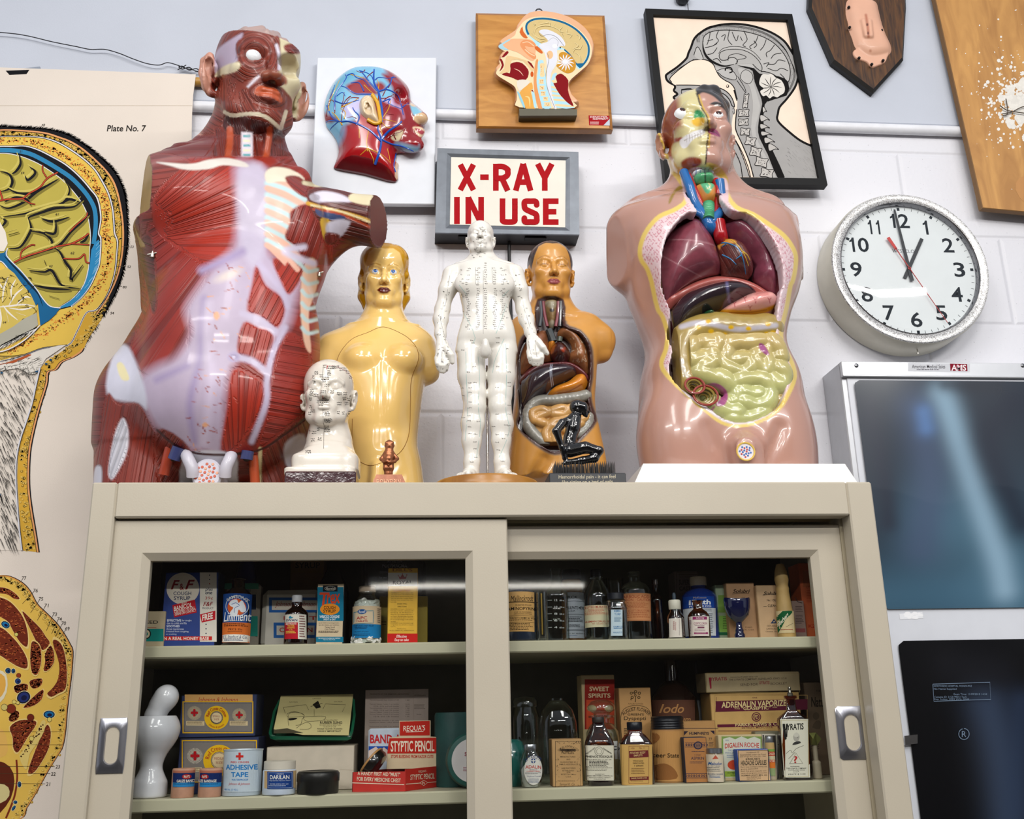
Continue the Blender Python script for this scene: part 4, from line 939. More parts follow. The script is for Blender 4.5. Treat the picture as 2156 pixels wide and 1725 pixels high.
cc=[(725,470),(740,450),(720,425),(680,425),(660,440),(620,440),(605,410),(625,378),(690,362),(770,366),(840,395),(890,440),(918,490),(912,520),(880,500),(850,470)]
a.pg(cc,'#a9a7a4',k=3);a.ln(cc,5,K);a.ln([670,445,680,408,740,395,800,415,790,430,740,440,735,470],4.5,K);a.ln([600,395,630,358,700,342,790,350,860,385,910,440],3.5,K)
for L in([(540,236),(530,290),(515,330)],[(600,226),(585,270),(600,300),(570,330)],[(680,224),(670,290),(700,330)],[(700,235),(730,300),(745,260)],[(790,235),(810,290),(780,330),(800,345)],[(890,262),(870,310),(830,340),(840,360)],[(950,290),(930,340),(905,370)],[(1010,330),(980,370),(950,390),(955,420)],[(1060,390),(1010,400),(985,430)],[(1090,450),(1040,440),(1010,470),(960,470)],[(1110,520),(1060,500),(1020,520),(960,500)],[(500,350),(550,340),(590,320)],[(520,400),(560,390),(590,350)],[(930,470),(970,460),(950,490)],[(560,440),(590,430),(620,460)],[(620,270),(650,255),(640,300)],[(1050,540),(1080,570),(1095,600)],[(860,300),(880,330),(860,350)],[(520,300),(560,290)],[(760,270),(775,300)]):a.ln(L,5,K,taper=False)
# stem, canal, cerebellum
a.pg([740,480,800,500,850,520,865,600,905,700,920,760,905,830,890,930,900,1010,960,1130,1030,1298,1085,1298,1000,1110,950,980,930,900,935,800,960,740,1100,700,1110,600,1040,560,900,540,860,500],K,k=2)
a.pg([745,500,790,510,838,540,860,620,890,720,905,780,890,860,870,940,890,1040,950,1150,1020,1298,985,1298,920,1150,860,1040,838,930,850,820,850,740,830,640,790,590,750,540],GL,k=2)
a.ell(805,562,46,52,GL);a.ln([770,530,800,512,840,535,852,575,830,612,790,605,760,570,770,530],4,K)
a.pg([905,575,925,545,965,548,985,540,1020,570,1060,590,1085,640,1080,680,1050,700,1030,715,1000,705,975,722,950,700,925,705,905,670,930,650,900,620],'#d3cec6',k=3)
for q in range(11):
 t_=2*pi*q/11;a.ln([(985,640),(985+40*cos(t_),635+40*sin(t_)),(985+80*cos(t_+.12),635+72*sin(t_+.12))],5,K,taper=True)
# vertebrae
for x,y,w,h,r in((800,740,34,108,.12),(785,828,74,54,.03),(783,895,70,50,0.),(795,965,66,54,.1),(835,1035,72,62,.22),(872,1112,78,66,.25),(915,1188,84,66,.25),(955,1268,88,66,.22)):
 c_,s_=cos(r),sin(r);q=[(x+u*w/2*c_-v*h/2*s_,y+u*w/2*s_+v*h/2*c_)for u,v in((-1,-.9),(0,-.8),(1,-1),(.9,0),(1,.9),(0,.85),(-1,1),(-.9,0))];a.pg(q,'#b9b5b0',k=2);a.ln(q,5,K,closed=True)
 for _ in range(16):a.ell(x+R3.uniform(-.3,.3)*w,y+R3.uniform(-.3,.3)*h,R3.uniform(2,6),R3.uniform(1.5,3),K,6,R3.random()*3)
for x,y,w,h in((940,868,70,44),(940,928,70,34),(952,980,80,30),(975,1030,78,40),(1003,1082,76,48),(938,806,30,40)):
 q=[(x-w*.5,y-h*.5),(x-w*.1,y-h*.45),(x+w*.5,y+h*.3),(x+w*.2,y+h*.2),(x-w*.4,y+h*.5)];a.pg(q,'#b7b3ae',k=3);a.ln(q,4.5,K,closed=True)
for i in range(55):
 x=R3.uniform(1090,1310);y=R3.uniform(max(1010,1020+(x-1100)*.3),1290);a.ln([(x,y),(x+18,y+R3.uniform(10,26))],1.6,'#8a8886',k=0)
for L in([(700,1010),(690,1060),(720,1110),(760,1200),(775,1298)],[(660,1130),(700,1180),(705,1260),(670,1265),(655,1200),(660,1130)],[(720,1020),(770,1110),(815,1220),(835,1298)]):a.ln(L,6,K)
a.pg([575,490,620,500,665,500,700,510,740,560,735,590,690,588,640,570,600,540],GL,k=3);a.ln([590,520,630,505,690,510,730,555,725,585,680,580,630,560,595,530],5,K);a.ln([650,520,655,500,690,498,700,525,680,535],10,K)
a.pg([420,400,440,350,462,360,490,430,450,435],GL,k=2);a.ln([420,405,440,348,462,360,490,430],5,K);a.ln([250,545,330,490,420,435],4,K);a.ln([740,560,790,640,800,680,770,640,735,590],4,K);a.ell(667,632,11,12,K);a.ell(665,630,6,7,CRM)
a.ln([715,660,735,730],12,K);a.ell(712,815,8,24,GR);a.ln([704,800,712,792,720,815,712,838,704,815],4,K)
a.done('drawing_sheet',t)
g=G();kx=un(1437,0,YP-.01);LA(g,[(.001,-.014),(.012,-.012),(.017,-.004),(.017,.004),(.011,.012),(.001,.014)],mat('#141416',.35),(kx[0],YP-.012,kx[2]+.004),24)
p0,p1=un(1448,8,YP-.01),un(1449,22,Yf+.004);tube(g,[p0,(p0+p1)/2,p1],.0011,mat('#222222',.4),8)
o=obj('picture_hanger',g);o['label']='black round hanger knob with a wire above the framed ink drawing';o['category']='hook'
# ---- shield plaque
t=TH('shield_plaque','dark walnut shield plaque with a pink rubber anatomical pad screwed to it','plaque',at(c3([1600,300]),.48))
Ys=YP-.02;SH=c3([1290,-90,1960,-90,1965,55,1945,420,1735,650,1450,435,1285,55])
g=G();c0=np.mean([un(x,y,Ys)for x,y in SH],0)
A=[un(x,y,Ys)for x,y in SH];B=[Ar([p[0]+(p[0]-c0[0])*.055,YP,p[2]+(p[2]-c0[2])*.055])for p in A];n=len(A);Mi=[Ar([b[0],Ys+.006,b[2]])for b in B]
g.add(A,tess([(p[0],p[2])for p in A]),wood('#2a1608','#5d3a17','walnut',(12,1,1.2)))
g.add(A+Mi+B,[(k+i,k+n+i,k+n+(i+1)%n,k+(i+1)%n)for k in(0,n)for i in range(n)],mat('#15120f',.45));obj('board',g,t,smooth=None)
PK='#d9a78c'
v=Vol((un(1780,150,Ys)[0]-.03,Ys-.05,un(1800,150,Ys)[2]-.03),(un(1890,0,Ys)[0]+.02,Ys+.01,un(1800,-20,Ys)[2]+.02),.0014)
lowp=XZ(c3([1590,370,1600,430,1680,460,1720,500,1760,490,1815,465,1835,430,1840,380,1720,330]),Ys,4)
v.relief(lowp,Ys+.002,.006,.004)
up=XZ(c3([1535,20,1560,-10,1640,-20,1720,-5,1760,20,1770,60,1800,180,1830,260,1862,330,1865,385,1830,410,1725,428,1660,405,1600,350,1575,280,1545,205,1550,185,1530,100]),Ys,4)
v.relief(up,Ys+.004,.02,.032,.003,pw=.6)
cl=un(*c3([1695,205])[0],Ys-.02)
for q in(-1,1):v.cone(cl+Ar([q*.0075,.003,.022]),cl+Ar([q*.0055,.002,-.02]),.006,.006,.006,sy=.8)
v.cone(cl+Ar([0,-.004,.016]),cl+Ar([0,-.004,-.014]),.0022,.003,.003,'sub')
V,Q=v.mesh(2);p=Paint(V,Q,PK);p.ln(c3([1680,110,1695,200,1700,270]),5,'#b06f55',4);p.ell(*c3([1690,180])[0],2.2,3,'#5b2c20',2);p.ell(*c3([1696,243])[0],1.6,3,'#4a221a',2);p.ell(*c3([1713,372])[0],2.5,3,'#b97e62',3)
p.obj('rubber_pad',t,vmat('rubber_skin',.5,.1,mott=.04),Q)
for x,y in((1557,50),(1730,57),(1563,198),(1797,220),(1632,422),(1808,440),(1725,468)):
 g=G();q=un(*c3([(x,y)])[0],Ys-.011);LA(g,[(.0001,0.),(.0034,0.),(.0034,.004),(.002,.006)],mat('#1a1413',.5),(0,0,0),14);V=g.V[0];g.V[0]=Sk([V[:,0]+q[0],q[1]-V[:,2]+.004,V[:,1]+q[2]],1);obj('screw',g,t)
# ---- plywood with plaster splatter
t=TH('plywood_panel','pale plywood board with white plaster splatter, cut off by the top right corner','board',at([(2110,200)],.485))
Yf=.458;wall_slab('board',t,[(1963,-30),(2330,-20),(2330,462),(2069,438)],Yf,YPB,wood('#a8763c','#c6924f','plywood',(3,1,.7),.5),.0015,mat('#7c5a33',.6))
a=Art(flat(Yf));R4=random.Random(11)
for x,y,r in((2142,216,26),(2108,206,9),(2158,180,20),(2128,262,12),(2152,248,18),(2120,240,12),(2160,290,9),(2128,190,12)):
 a.pg([(x+r*R4.uniform(.6,1.15)*cos(k*.45),y+r*R4.uniform(.6,1.15)*sin(k*.45))for k in range(14)],mat('#dcd8d0',.8,bump=.6,bscale=120),k=3)
for i in range(520):
 th=R4.uniform(0,6.3);d=8+abs(R4.gauss(0,58));x,y=2138+d*cos(th),212+d*sin(th)*1.1;r=R4.uniform(.8,4.2)*(1 if d<90 else .6)
 if x>1975+(y+30)*.2265:a.ell(x,y,r,r*R4.uniform(.5,1),'#e3dfd7',8,R4.random()*3)
a.pg([2146,375,2180,372,2180,425,2160,430,2138,400],mat('#b5814a',.6),k=2)
a.done('plaster_splatter',t)
g=G()
for L in([(2105,222),(2120,232),(2140,236),(2170,240)],[(2110,240),(2130,236),(2150,226),(2170,222)],[(2118,208),(2122,238),(2112,243)]):tube(g,spl([un(x,y,Yf-.006)for x,y in L]),.0012,mat('#4b3f33',.5),8)
obj('bent_wire',g,t)
# ---- relief of a sectioned head on a wooden board
C4=(980,0,340/1955)
c4=crp(C4)
Yf=YPB-.022
t=TH('median_head_relief','colored relief of a head cut down the middle, on a square maple board','anatomical relief',at(c4([900,900]),.47))
QB=c4([126,160,1680,188,1780,1600,130,1590]);
g=G();q=c4([152,180,1655,205,1742,1555,162,1525]);A=[un(x,y,Yf)for x,y in q];B=[un(x,y,Yf+.005)for x,y in c4([126,160,1683,188,1783,1578,132,1556])];D=[Ar([b[0],YPB,b[2]])for b in B]
MW=wood('#a9712f','#c58d45','maple',(1.2,1,5),.32)
g.add(A,[(3,2,1,0)],MW);g.add(A+B+D,[(k+i,k+(i+1)%4,k+4+(i+1)%4,k+4+i)for k in(0,4)for i in range(4)],wood('#8a5622','#a8712f','maple_edge',(1.2,1,5),.35));obj('backboard',g,t,smooth=None)
v=Vol(Ar([un(1036,215,Yf)[0],Yf-.032,un(1100,250,Yf)[2]])-.01,Ar([un(1255,100,Yf)[0]+.01,Yf+.012,un(1150,25,Yf)[2]+.01]),.0014)
OUT=[(645,1310),(600,1200),(592,1110),(560,1060),(480,1010),(390,970),(350,930),(345,880),(370,845),(405,800),(392,740),(415,700),(450,660),(440,630),(395,590),(390,565),(430,520),(580,420),(600,370),(640,310),(690,250),(760,205),(860,185),(980,190),(1120,215),(1250,260),(1370,330),(1460,410),(1520,500),(1550,590),(1545,690),(1500,790),(1420,870),(1310,960),(1265,1020),(1255,1100),(1290,1200),(1340,1320)]
v.relief(XZ(c4(OUT),Yf,3),Yf+.006,.022+.006,.006)
V,Q=v.mesh(1);p=Paint(V,Q,'#dca880');p.obj('head_slice',t,vmat('relief_skin',.35,.3),Q)
YR=Yf-.0225;a=Art(flat(YR),C4)
sh=lambda P,k:[(950+(x-950)*k,740+(y-740)*k)for x,y in P]
INN=[(655,1300),(625,1200),(618,1110),(590,1045),(500,985),(410,930),(372,890),(385,850),(425,800),(410,745),(430,705),(470,665),(500,640),(410,585),(412,565),(450,525),(590,435),(615,375),(660,315),(705,262),(775,220),(870,203),(980,206),(1115,232),(1240,275),(1355,345),(1440,422),(1500,510),(1528,590),(1522,685),(1480,780),(1400,855),(1290,950),(1245,1015),(1236,1100),(1270,1200),(1315,1308)]
a.pg(INN,'#e0cfa8',k=3)
BLU='#176088';PB='#a9d3e0';RD='#7d1118';OR='#d9935c';BE='#cbb47d';WH='#d5d6de'
a.pg([735,410,722,350,730,290,775,250,860,222,980,222,1110,245,1230,285,1340,350,1425,430,1485,520,1505,600,1495,690,1450,770,1390,830,1350,820,1185,600,1040,640,900,590,800,470],PB,k=2)
a.pg([775,430,740,360,752,295,800,260,880,240,980,240,1110,262,1225,300,1330,365,1410,440,1465,525,1480,600,1465,690,1420,765,1390,785,1350,770,1290,680,1195,590,1100,560,1000,560,900,520],BE,k=2)
a.ln([765,420,738,355,745,290,800,246,880,228,980,228,1110,250,1230,292,1338,358,1420,438,1478,525,1494,600,1482,690,1440,765,1385,812],24,BLU);a.ln([1195,600,1270,670,1340,770,1390,815,1440,770],16,BLU);a.pg([1340,770,1440,765,1385,830],BLU)
for L in([(840,400),(860,350),(930,320),(1040,325),(1150,380),(1190,460),(1230,520)],[(800,400),(830,460),(900,510),(980,490)],[(820,380),(850,440),(920,480),(980,470)],[(900,300),(960,290),(1020,280),(1030,330)],[(1180,330),(1140,380),(1200,400)],[(1240,350),(1230,410),(1290,430),(1260,470)],[(1340,420),(1390,450),(1380,490)],[(1320,520),(1370,560),(1300,600)],[(1420,540),(1390,600),(1330,600),(1300,650)],[(1330,640),(1390,690),(1400,760)],[(880,270),(930,265)],[(1090,290),(1070,320)],[(820,290),(850,300),(830,320)]):
 a.ln(L,7,'#7d6a3c',taper=True);a.ln([(x-6,y-7)for x,y in L],5,'#e5d6a4',taper=True)
a.pg([890,390,920,362,1000,362,1090,400,1160,450,1205,520,1200,560,1150,560,1110,600,1115,700,1090,800,1040,880,1030,1000,1060,1150,1105,1305,1070,1308,1010,1150,985,1000,985,800,960,650,890,560,920,530,1000,500,940,430],WH,k=3)
a.ln([885,395,925,440,1000,420,1100,450,1190,555],4,'#3a3a3c');a.ell(1022,665,38,50,'#e0b385');a.ell(1147,578,9,9,'#222222');a.ln([1000,500,1060,460,1120,500,1110,560],4,'#9c9ca4');a.ell(1080,560,30,26,'#e9e9ee');a.ln([985,640,1010,720,975,900,990,1060,1080,1305],5,'#6b6f78')
a.pg([870,760,940,730,970,900,985,1060,1040,1305,930,1308,890,1150,860,1000,880,850],PB,k=2);a.pg([1060,900,1110,890,1060,1000,1110,1100,1200,1190,1260,1250,1320,1308,1110,1308,1060,1180,1030,1020],PB,k=2)
for x,y,w,h in((930,850,55,150),(918,990,60,54),(925,1065,62,46),(940,1135,60,50),(970,1200,62,46),(990,1265,78,46)):
 a.pg([(x-w/2,y-h/2),(x+w/2,y-h/2),(x+w*.4,y),(x+w/2,y+h/2),(x-w/2,y+h/2),(x-w*.4,y)],'#e3c898',k=3)
 for _ in range(8):a.ell(x+R4.uniform(-.3,.3)*w,y+R4.uniform(-.35,.35)*h,5,3,'#b3713a',6,R4.random()*3)
for x,y,w,h in((1080,990,60,36),(1070,1060,54,30),(1090,1110,80,26),(1110,1160,110,30),(1160,1215,160,34),(1200,1280,190,36)):a.pg([(x-w/2,y-h/2),(x+w/2,y),(x+w/2,y+h/2),(x-w/2,y+h*.2)],'#e3c898',k=3)
a.pg([1090,930,1140,895,1180,905,1245,975,1240,1090,1270,1190,1310,1290,1240,1250,1190,1200,1130,1130,1080,1040,1065,1010,1110,1000],RD,k=2)
a.pg([1130,670,1160,635,1220,640,1290,690,1335,760,1325,840,1270,885,1200,880,1100,800,1140,760],'#c18a2d',k=3)
for q in range(13):
 th=2*pi*q/13;a.ln([(1210,750),(1210+60*cos(th),755+55*sin(th)),(1210+105*cos(th+.1),760+100*sin(th+.1))],16,'#dcdce2',taper=True)
a.ell(1210,752,32,28,'#dcdce2')
a.pg([430,550,530,480,640,470,780,480,850,540,850,620,830,730,760,720,640,640,520,600],'#e2aa82',k=3)
a.pg([660,540,700,490,780,490,845,530,840,570,770,570,720,560,760,620,850,670,840,720,780,690,700,610],'#d88f5f',k=3);a.ln([690,520,760,510,830,560],10,'#efc29e');a.ln([720,600,780,650,840,680],12,'#efc29e')
a.pg([655,390,690,320,700,380,755,460,700,455],'#c9622b',k=2);a.pg([835,580,870,560,935,630,920,650,870,620],'#c9622b',k=2)
a.pg([400,555,450,520,525,475,540,490,450,545,500,590,520,612,420,590],'#9fc6d3',k=2)
a.pg([440,690,500,620,522,640,470,690],RD,k=2);a.pg([412,720,440,720,465,790,440,840,410,865,440,790],RD,k=2)
a.pg([490,700,545,680,750,740,830,830,800,860,700,740,560,730,540,830,520,880,410,890,470,830],'#d8b98a',k=2)
a.pg([545,775,620,752,690,770,755,840,765,900,730,970,640,975,560,940,440,905,500,880,535,890,545,830],RD,k=2);a.ln([585,832,650,860,700,920],9,'#e6b9a0',taper=True);a.pg([748,740,800,770,830,835,790,800],RD,k=2)
a.pg([850,740,880,730,860,900,865,1050,900,1200,930,1330,890,1335,840,1150,825,950],OR,k=2);a.ell(805,900,18,34,'#c2541f');a.pg([620,990,690,965,780,985,730,1050,650,1105],'#d9d2c4',k=2)
a.pg([650,1130,740,1040,800,1000,815,1080,790,1120,830,1250,840,1350,745,1350,700,1230],'#d9a04e',k=2);a.ln([720,1170,770,1190,780,1300],18,'#ecc883',taper=True);a.pg([800,1090,830,1120,860,1290,830,1300],PB,k=2);a.pg([795,1095,815,1090,825,1125],RD);a.pg([625,1115,660,1140,720,1290,700,1300],'#8fc3d5',k=2)
a.done('painted_section',t)
g=G();q=c4([650,1315,1352,1322,1350,1398,655,1402]);A=[un(x,y,YR-.001)for x,y in q];B=[p_+Ar([0,.034,0])for p_ in A];g.add(A+B,[(3,2,1,0),(0,1,5,4),(1,2,6,5),(2,3,7,6),(3,0,4,7)],mat('#54503f',.4));obj('neck_base',g,t,smooth=None)
a=Art(flat(Yf),C4,lift=.0004);a.pg([1490,1398,1742,1403,1746,1522,1497,1518],'#9c1620');a.tx('DENOYER-',1508,1408,1728,1428,'#efe3df',.02);a.tx('GEPPERT',1540,1432,1728,1452,'#efe3df',.02);a.sm(1510,1476,1640,1512,3,'#e2c0bd',seed=3);a.pg([1670,1520,1746,1440,1746,1522],'#b9c0cc');a.done('maker_label',t)
g=G();q=un(1135,27,Yf+.02);tube(g,[q+Ar([.008*cos(k*.35),0,.009*sin(k*.35)+.002])for k in range(19)],.0016,mat('#2c2c30',.3,metal=.8),8,cap=False);obj('hanging_ring',g,t)
# ---- vascular half head on a white board
C5=(640,100,300/1522)
c5=crp(C5)
Yf=YPB-.013
t=TH('vascular_head_relief','red and blue half head with blood vessels, mounted on a plain white board','anatomical relief',at(c5([800,850]),.47))
wall_slab('backboard',t,[(668,121),(919,121),(915,430),(654,428)],Yf,YPB,mat('#d9dde4',.35,var=.02),.0015)
OUT=[(335,1260),(365,1180),(372,1110),(350,1010),(300,930),(245,860),(225,780),(220,690),(235,580),(275,470),(340,370),(430,290),(540,240),(660,230),(780,235),(880,260),(980,310),(1070,390),(1120,460),(1135,540),(1140,590),(1200,640),(1260,690),(1298,740),(1295,790),(1258,830),(1272,880),(1265,930),(1240,960),(1245,990),(1218,1040),(1222,1080),(1190,1115),(1100,1120),(1000,1140),(975,1160),(980,1240),(1012,1250),(1000,1320),(975,1450),(650,1370),(340,1310)]
P=XZ(c5(OUT),Yf,3);lo=P.min(0)-.01;hi=P.max(0)+.01
v=Vol((lo[0],Yf-.07,lo[1]),(hi[0],Yf+.01,hi[1]),.0016)
v.relief(P,Yf,.048,.055,pw=.55)
cc_=lambda x,y,d=0.:un(*c5([(x,y)])[0],Yf-d)
v.ell(cc_(1060,520,.034),(.017,.02,.022),.012,'sub')
v.ell(cc_(1230,760,.022),(.02,.018,.016),.012);v.ell(cc_(1225,900,.026),(.014,.012,.012),.008);v.ell(cc_(1150,1040,.024),(.028,.018,.018),.02)
v.ell(cc_(930,760,.04),(.028,.012,.04),.012)
v.cut(un(*c5([650,1330])[0],Yf-.02),(-.25,-.35,-1))
V,Q=v.mesh(2);p=Paint(V,Q,'#8e0f1a')
q5=lambda L:c5(L)
p.pg(q5([150,900,360,1010,420,850,560,760,640,620,800,560,1000,560,1130,500,900,300,800,150,400,180,150,500]),'#79b8d8',10)
p.pg(q5([250,440,330,340,480,270,560,300,400,420,330,560,260,640]),'#5ea7c4',14);p.pg(q5([560,700,460,760,420,640,560,560,700,540,640,640]),'#b9b3dc',14);p.pg(q5([840,560,990,540,1040,640,1060,760,900,600]),'#c5b6e0',8)
for L in([(450,420),(520,370),(640,320),(720,400),(790,500),(640,500),(540,500)],[(760,400),(820,370),(870,420),(820,480)],[(840,280),(930,300),(980,360),(1130,440),(1120,560),(1130,700),(1060,640),(960,520),(940,420),(860,320)],[(200,690),(270,720),(350,760),(300,800),(220,790)],[(830,630),(920,620),(1010,640),(1060,720),(1040,820),(960,900),(860,930),(820,760)],[(960,520),(1040,560),(1020,620),(960,590)]):p.pg(q5(L),'#8d0e1c',8)
p.pg(q5([330,1200,400,900,430,850,560,850,640,680,790,800,830,1000,1000,1150,990,1500,300,1500]),'#a81219',8)
p.pg(q5([200,860,260,880,340,970,430,850,420,960,350,1060,250,950]),'#6fa9cf',14)
p.pg(q5([1140,590,1200,630,1260,690,1180,730,1140,650]),'#7fbad3',4);p.pg(q5([1165,745,1255,695,1320,740,1310,810,1240,820,1190,790]),'#dcb98f',3);p.pg(q5([1130,590,1180,610,1190,630,1150,625]),'#dcb98f',3)
p.pg(q5([1165,850,1240,850,1300,890,1290,950,1230,950,1180,890]),'#e2c7a6',3);p.pg(q5([1180,865,1240,872,1290,905,1250,930]),'#b24452',2)
p.pg(q5([930,970,980,900,1060,890,1010,1000]),'#e0d3ae',3);p.pg(q5([1000,1010,1200,1060,1230,1040,1220,1110,1100,1120,980,1060]),'#85b2cf',8)
p.pg(q5([980,1240,1030,1230,1020,1330,990,1440,970,1440]),'#dcb99a',2,facing=-1)
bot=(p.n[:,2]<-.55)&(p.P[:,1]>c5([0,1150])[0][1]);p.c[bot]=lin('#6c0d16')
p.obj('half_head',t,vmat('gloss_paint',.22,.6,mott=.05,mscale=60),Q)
S=Skin(V,Q)
def vessels(name,Ls,col,r0,par):
 for L,r in Ls:
  P_=S.path(c5(L),6)
  if len(P_)>2:obj(name,tube(G(),P_,LS(r0*r,r0*r*.5,len(P_)),mat(col,.25,coat=.5),7),par)
vessels('vein',[([(975,1330),(960,1250),(985,1130)],1),([(760,1250),(810,1100),(825,980),(790,880),(800,820)],1.5),([(825,800),(835,700),(815,560),(790,460),(750,380),(745,300),(750,235)],1.7),([(790,470),(700,370),(640,290),(590,245)],1.),([(800,470),(880,450),(960,480),(1010,530),(1045,640),(1060,720)],1.),([(860,450),(920,390),(940,330),(980,320)],.9),([(830,980),(900,900),(1000,830),(1045,790)],1.4),([(830,985),(930,1030),(1060,1060),(1170,1110)],1.1),([(820,1000),(720,900),(600,830),(480,790),(380,790),(300,740),(240,620)],1.3),([(380,790),(280,780),(235,800)],.8),([(380,780),(300,850),(280,880)],.7),([(560,830),(590,740),(540,680),(520,640)],.9),([(330,670),(330,560),(360,460),(450,330),(440,290)],1.),([(330,570),(420,600),(520,580),(590,560)],.8),([(740,500),(620,500),(540,490),(450,430),(390,410)],.9),([(640,470),(590,380),(500,380)],.8),([(750,370),(720,300)],.7),([(760,350),(800,320),(900,330),(960,310)],.7),([(840,580),(920,550),(900,590),(950,620),(1050,660)],.8),([(1050,640),(1120,590)],.7),([(600,250),(690,280),(740,330)],.7),([(350,520),(410,480),(440,520)],.6),([(250,640),(290,520),(330,400)],.7),([(460,300),(520,280),(560,320),(640,350),(700,420)],.8)],'#1250b4',.0021,t)
vessels('artery',[([(800,500),(800,600),(830,740)],1.2),([(800,540),(880,540),(960,500)],.8),([(650,240),(620,270),(560,250)],.8),([(740,260),(690,300),(660,340)],.8),([(330,700),(330,600),(290,560),(270,620)],.8),([(500,520),(450,560),(400,640),(420,560),(430,480)],.8),([(590,540),(500,540),(450,600)],.8),([(980,980),(960,920),(1030,900),(1080,860)],.8),([(900,430),(920,380),(900,330)],.8),([(840,520),(880,440),(920,380)],.8),([(840,660),(900,610),(880,700),(960,720)],.7),([(400,830),(410,690),(470,560)],.7),([(560,760),(520,740),(460,750)],.6),([(880,980),(930,940),(1000,930)],.7),([(240,740),(260,600),(310,450)],.8),([(860,560),(920,520),(980,560)],.7)],'#7d0f18',.0017,t)
vessels('nerve',[([(800,530),(810,700),(815,850),(840,930)],1.2),([(835,760),(900,660),(930,560)],.8),([(835,770),(920,780),(990,800)],.7),([(835,800),(880,850),(940,860)],.7),([(270,680),(270,590),(330,460),(380,350)],1.),([(410,830),(350,740),(300,690)],1.1),([(400,640),(520,580),(580,545)],1.),([(680,1110),(670,1000),(690,900),(700,860)],.9),([(680,1080),(600,1150)],.8),([(680,1080),(760,1110),(850,1160),(920,1230)],.9),([(690,1090),(740,1190),(745,1240)],.8),([(890,1080),(910,1160),(925,1240)],.7),([(590,870),(590,970)],.8),([(780,480),(800,400),(780,340)],.7),([(500,290),(580,310),(640,330)],.8),([(430,760),(440,690),(390,650)],.9),([(640,400),(700,460),(740,490)],.8)],'#d7a21e',.0015,t)
# the ear on it
v=Vol(cc_(700,650,.1)-Ar([.03,0,.045]),cc_(700,650,.02)+Ar([.035,.02,.045]),.0011)
E_=[(590,620),(595,550),(640,505),(710,505),(745,540),(770,640),(800,740),(810,790),(790,812),(740,790),(660,740),(610,690)]
yb=float(S.hit(*c5([700,650])[0])[0][1])+.004
v.relief(XZ(c5(E_),yb-.012,4),yb,.02,.01,pw=.6)
ec=lambda x,y,d:un(*c5([(x,y)])[0],yb-d)
v.ell(ec(690,640,.021),(.0105,.009,.015),.004,'sub');v.chain([ec(640,700,.019),ec(618,620,.02),ec(630,560,.02),ec(680,535,.02)],[.0022]*4,.003,'sub');v.chain([ec(660,640,.017),ec(690,590,.018),ec(730,640,.018),ec(740,700,.018)],[.0025]*4,.003);v.ell(ec(685,615,.014),(.004,.006,.004),.002,'sub')
V,Q=v.mesh(2);p=Paint(V,Q,'#dfc9a6');p.obj('ear',t,vmat('gloss_paint',.22,.6,mott=.05,mscale=60),Q)
g=G();P_=S.path(c5([730,510,785,600,805,700,815,800,760,820,680,780]),5);tube(g,P_+Ar([0,-.003,0]),.0042,mat('#d9a318',.3,coat=.4),10);obj('ear_edge',g,t)
# ---- wall clock
t=TH('wall_clock','round white wall clock with a glittering silver rim, showing one o\'clock','clock',tuple(un(1917,562,.46)))
Yb=YW;Yf=.42
cx,cz=float(un(1917,563,Yf)[0]),float(un(1917,563,Yf)[2]);r=(un(2085,565,Yf)[0]-un(1752,565,Yf)[0])/2
def face_on(g):V=Cn(g.V);V=Sk([V[:,0],-V[:,2],V[:,1]],1)+Ar([cx,0,cz]);g.V=[V];return g
def flipf(g):g.F=[tuple(reversed(f))for f in g.F];return g
def disc(name,prof,m,smooth=40,seg=96):
 g=G();LA(g,prof,m,seg=seg,cap=False);o=obj(name,face_on(g),t,smooth=smooth);return o
disc('case',[(r*.96,-Yb),(r*1.,-Yb+.004),(r*1.,-Yf-.006),(r*.985,-Yf)],mat('#c9c5b6',.32,metal=.25,var=.06,scale=20))
GLT=bpy.data.materials.new('glitter');GLT.use_nodes=True;nt=GLT.node_tree;b=nt.nodes['Principled BSDF'];b.inputs['Roughness'].default_value=.3;b.inputs['Metallic'].default_value=.4
vo=nt.nodes.new('ShaderNodeTexVoronoi');vo.inputs['Scale'].default_value=900;tc=nt.nodes.new('ShaderNodeTexCoord');nt.links.new(tc.outputs['Object'],vo.inputs['Vector']);cr=nt.nodes.new('ShaderNodeValToRGB');sp_=nt.nodes.new('ShaderNodeSeparateColor');nt.links.new(vo.outputs['Color'],sp_.inputs[0]);nt.links.new(sp_.outputs[0],cr.inputs[0])
cr.color_ramp.elements[0].color=(.12,.11,.1,1);cr.color_ramp.elements[1].color=(.9,.9,.9,1);nt.links.new(cr.outputs[0],b.inputs['Base Color'])
disc('rim',[(r*.985,-Yf),(r*.975,-Yf+.003),(r*.9,-Yf+.004),(r*.875,-Yf+.001)],GLT)
disc('bezel',[(r*.878,-Yf+.001),(r*.868,-Yf+.0035),(r*.855,-Yf-.001),(r*.85,-Yf-.012)],mat('#7d7c80',.15,metal=1.,var=0))
YF=Yf+.012
a=Art(flat(YF));k=FPX
def cp(rr,ang):return(cx+rr*r*sin(radians(ang)),cz+rr*r*cos(radians(ang)))
a.surf=lambda P,z:Ar([(p_[0],YF-z,p_[1])for p_ in P])
P_=[cp(.865,q)for q in range(0,360,5)];a.pg(P_,mat('#dfe3e4',.5,var=.015))
TL=-1.
for q in range(60):
 if q%5:a.ln([cp(.8,q*6+TL),cp(.835,q*6+TL)],.0012,'#20262c',k=0)
 else:a.ln([cp(.795,q*6+TL),cp(.835,q*6+TL)],.0065,'#20262c',k=0)
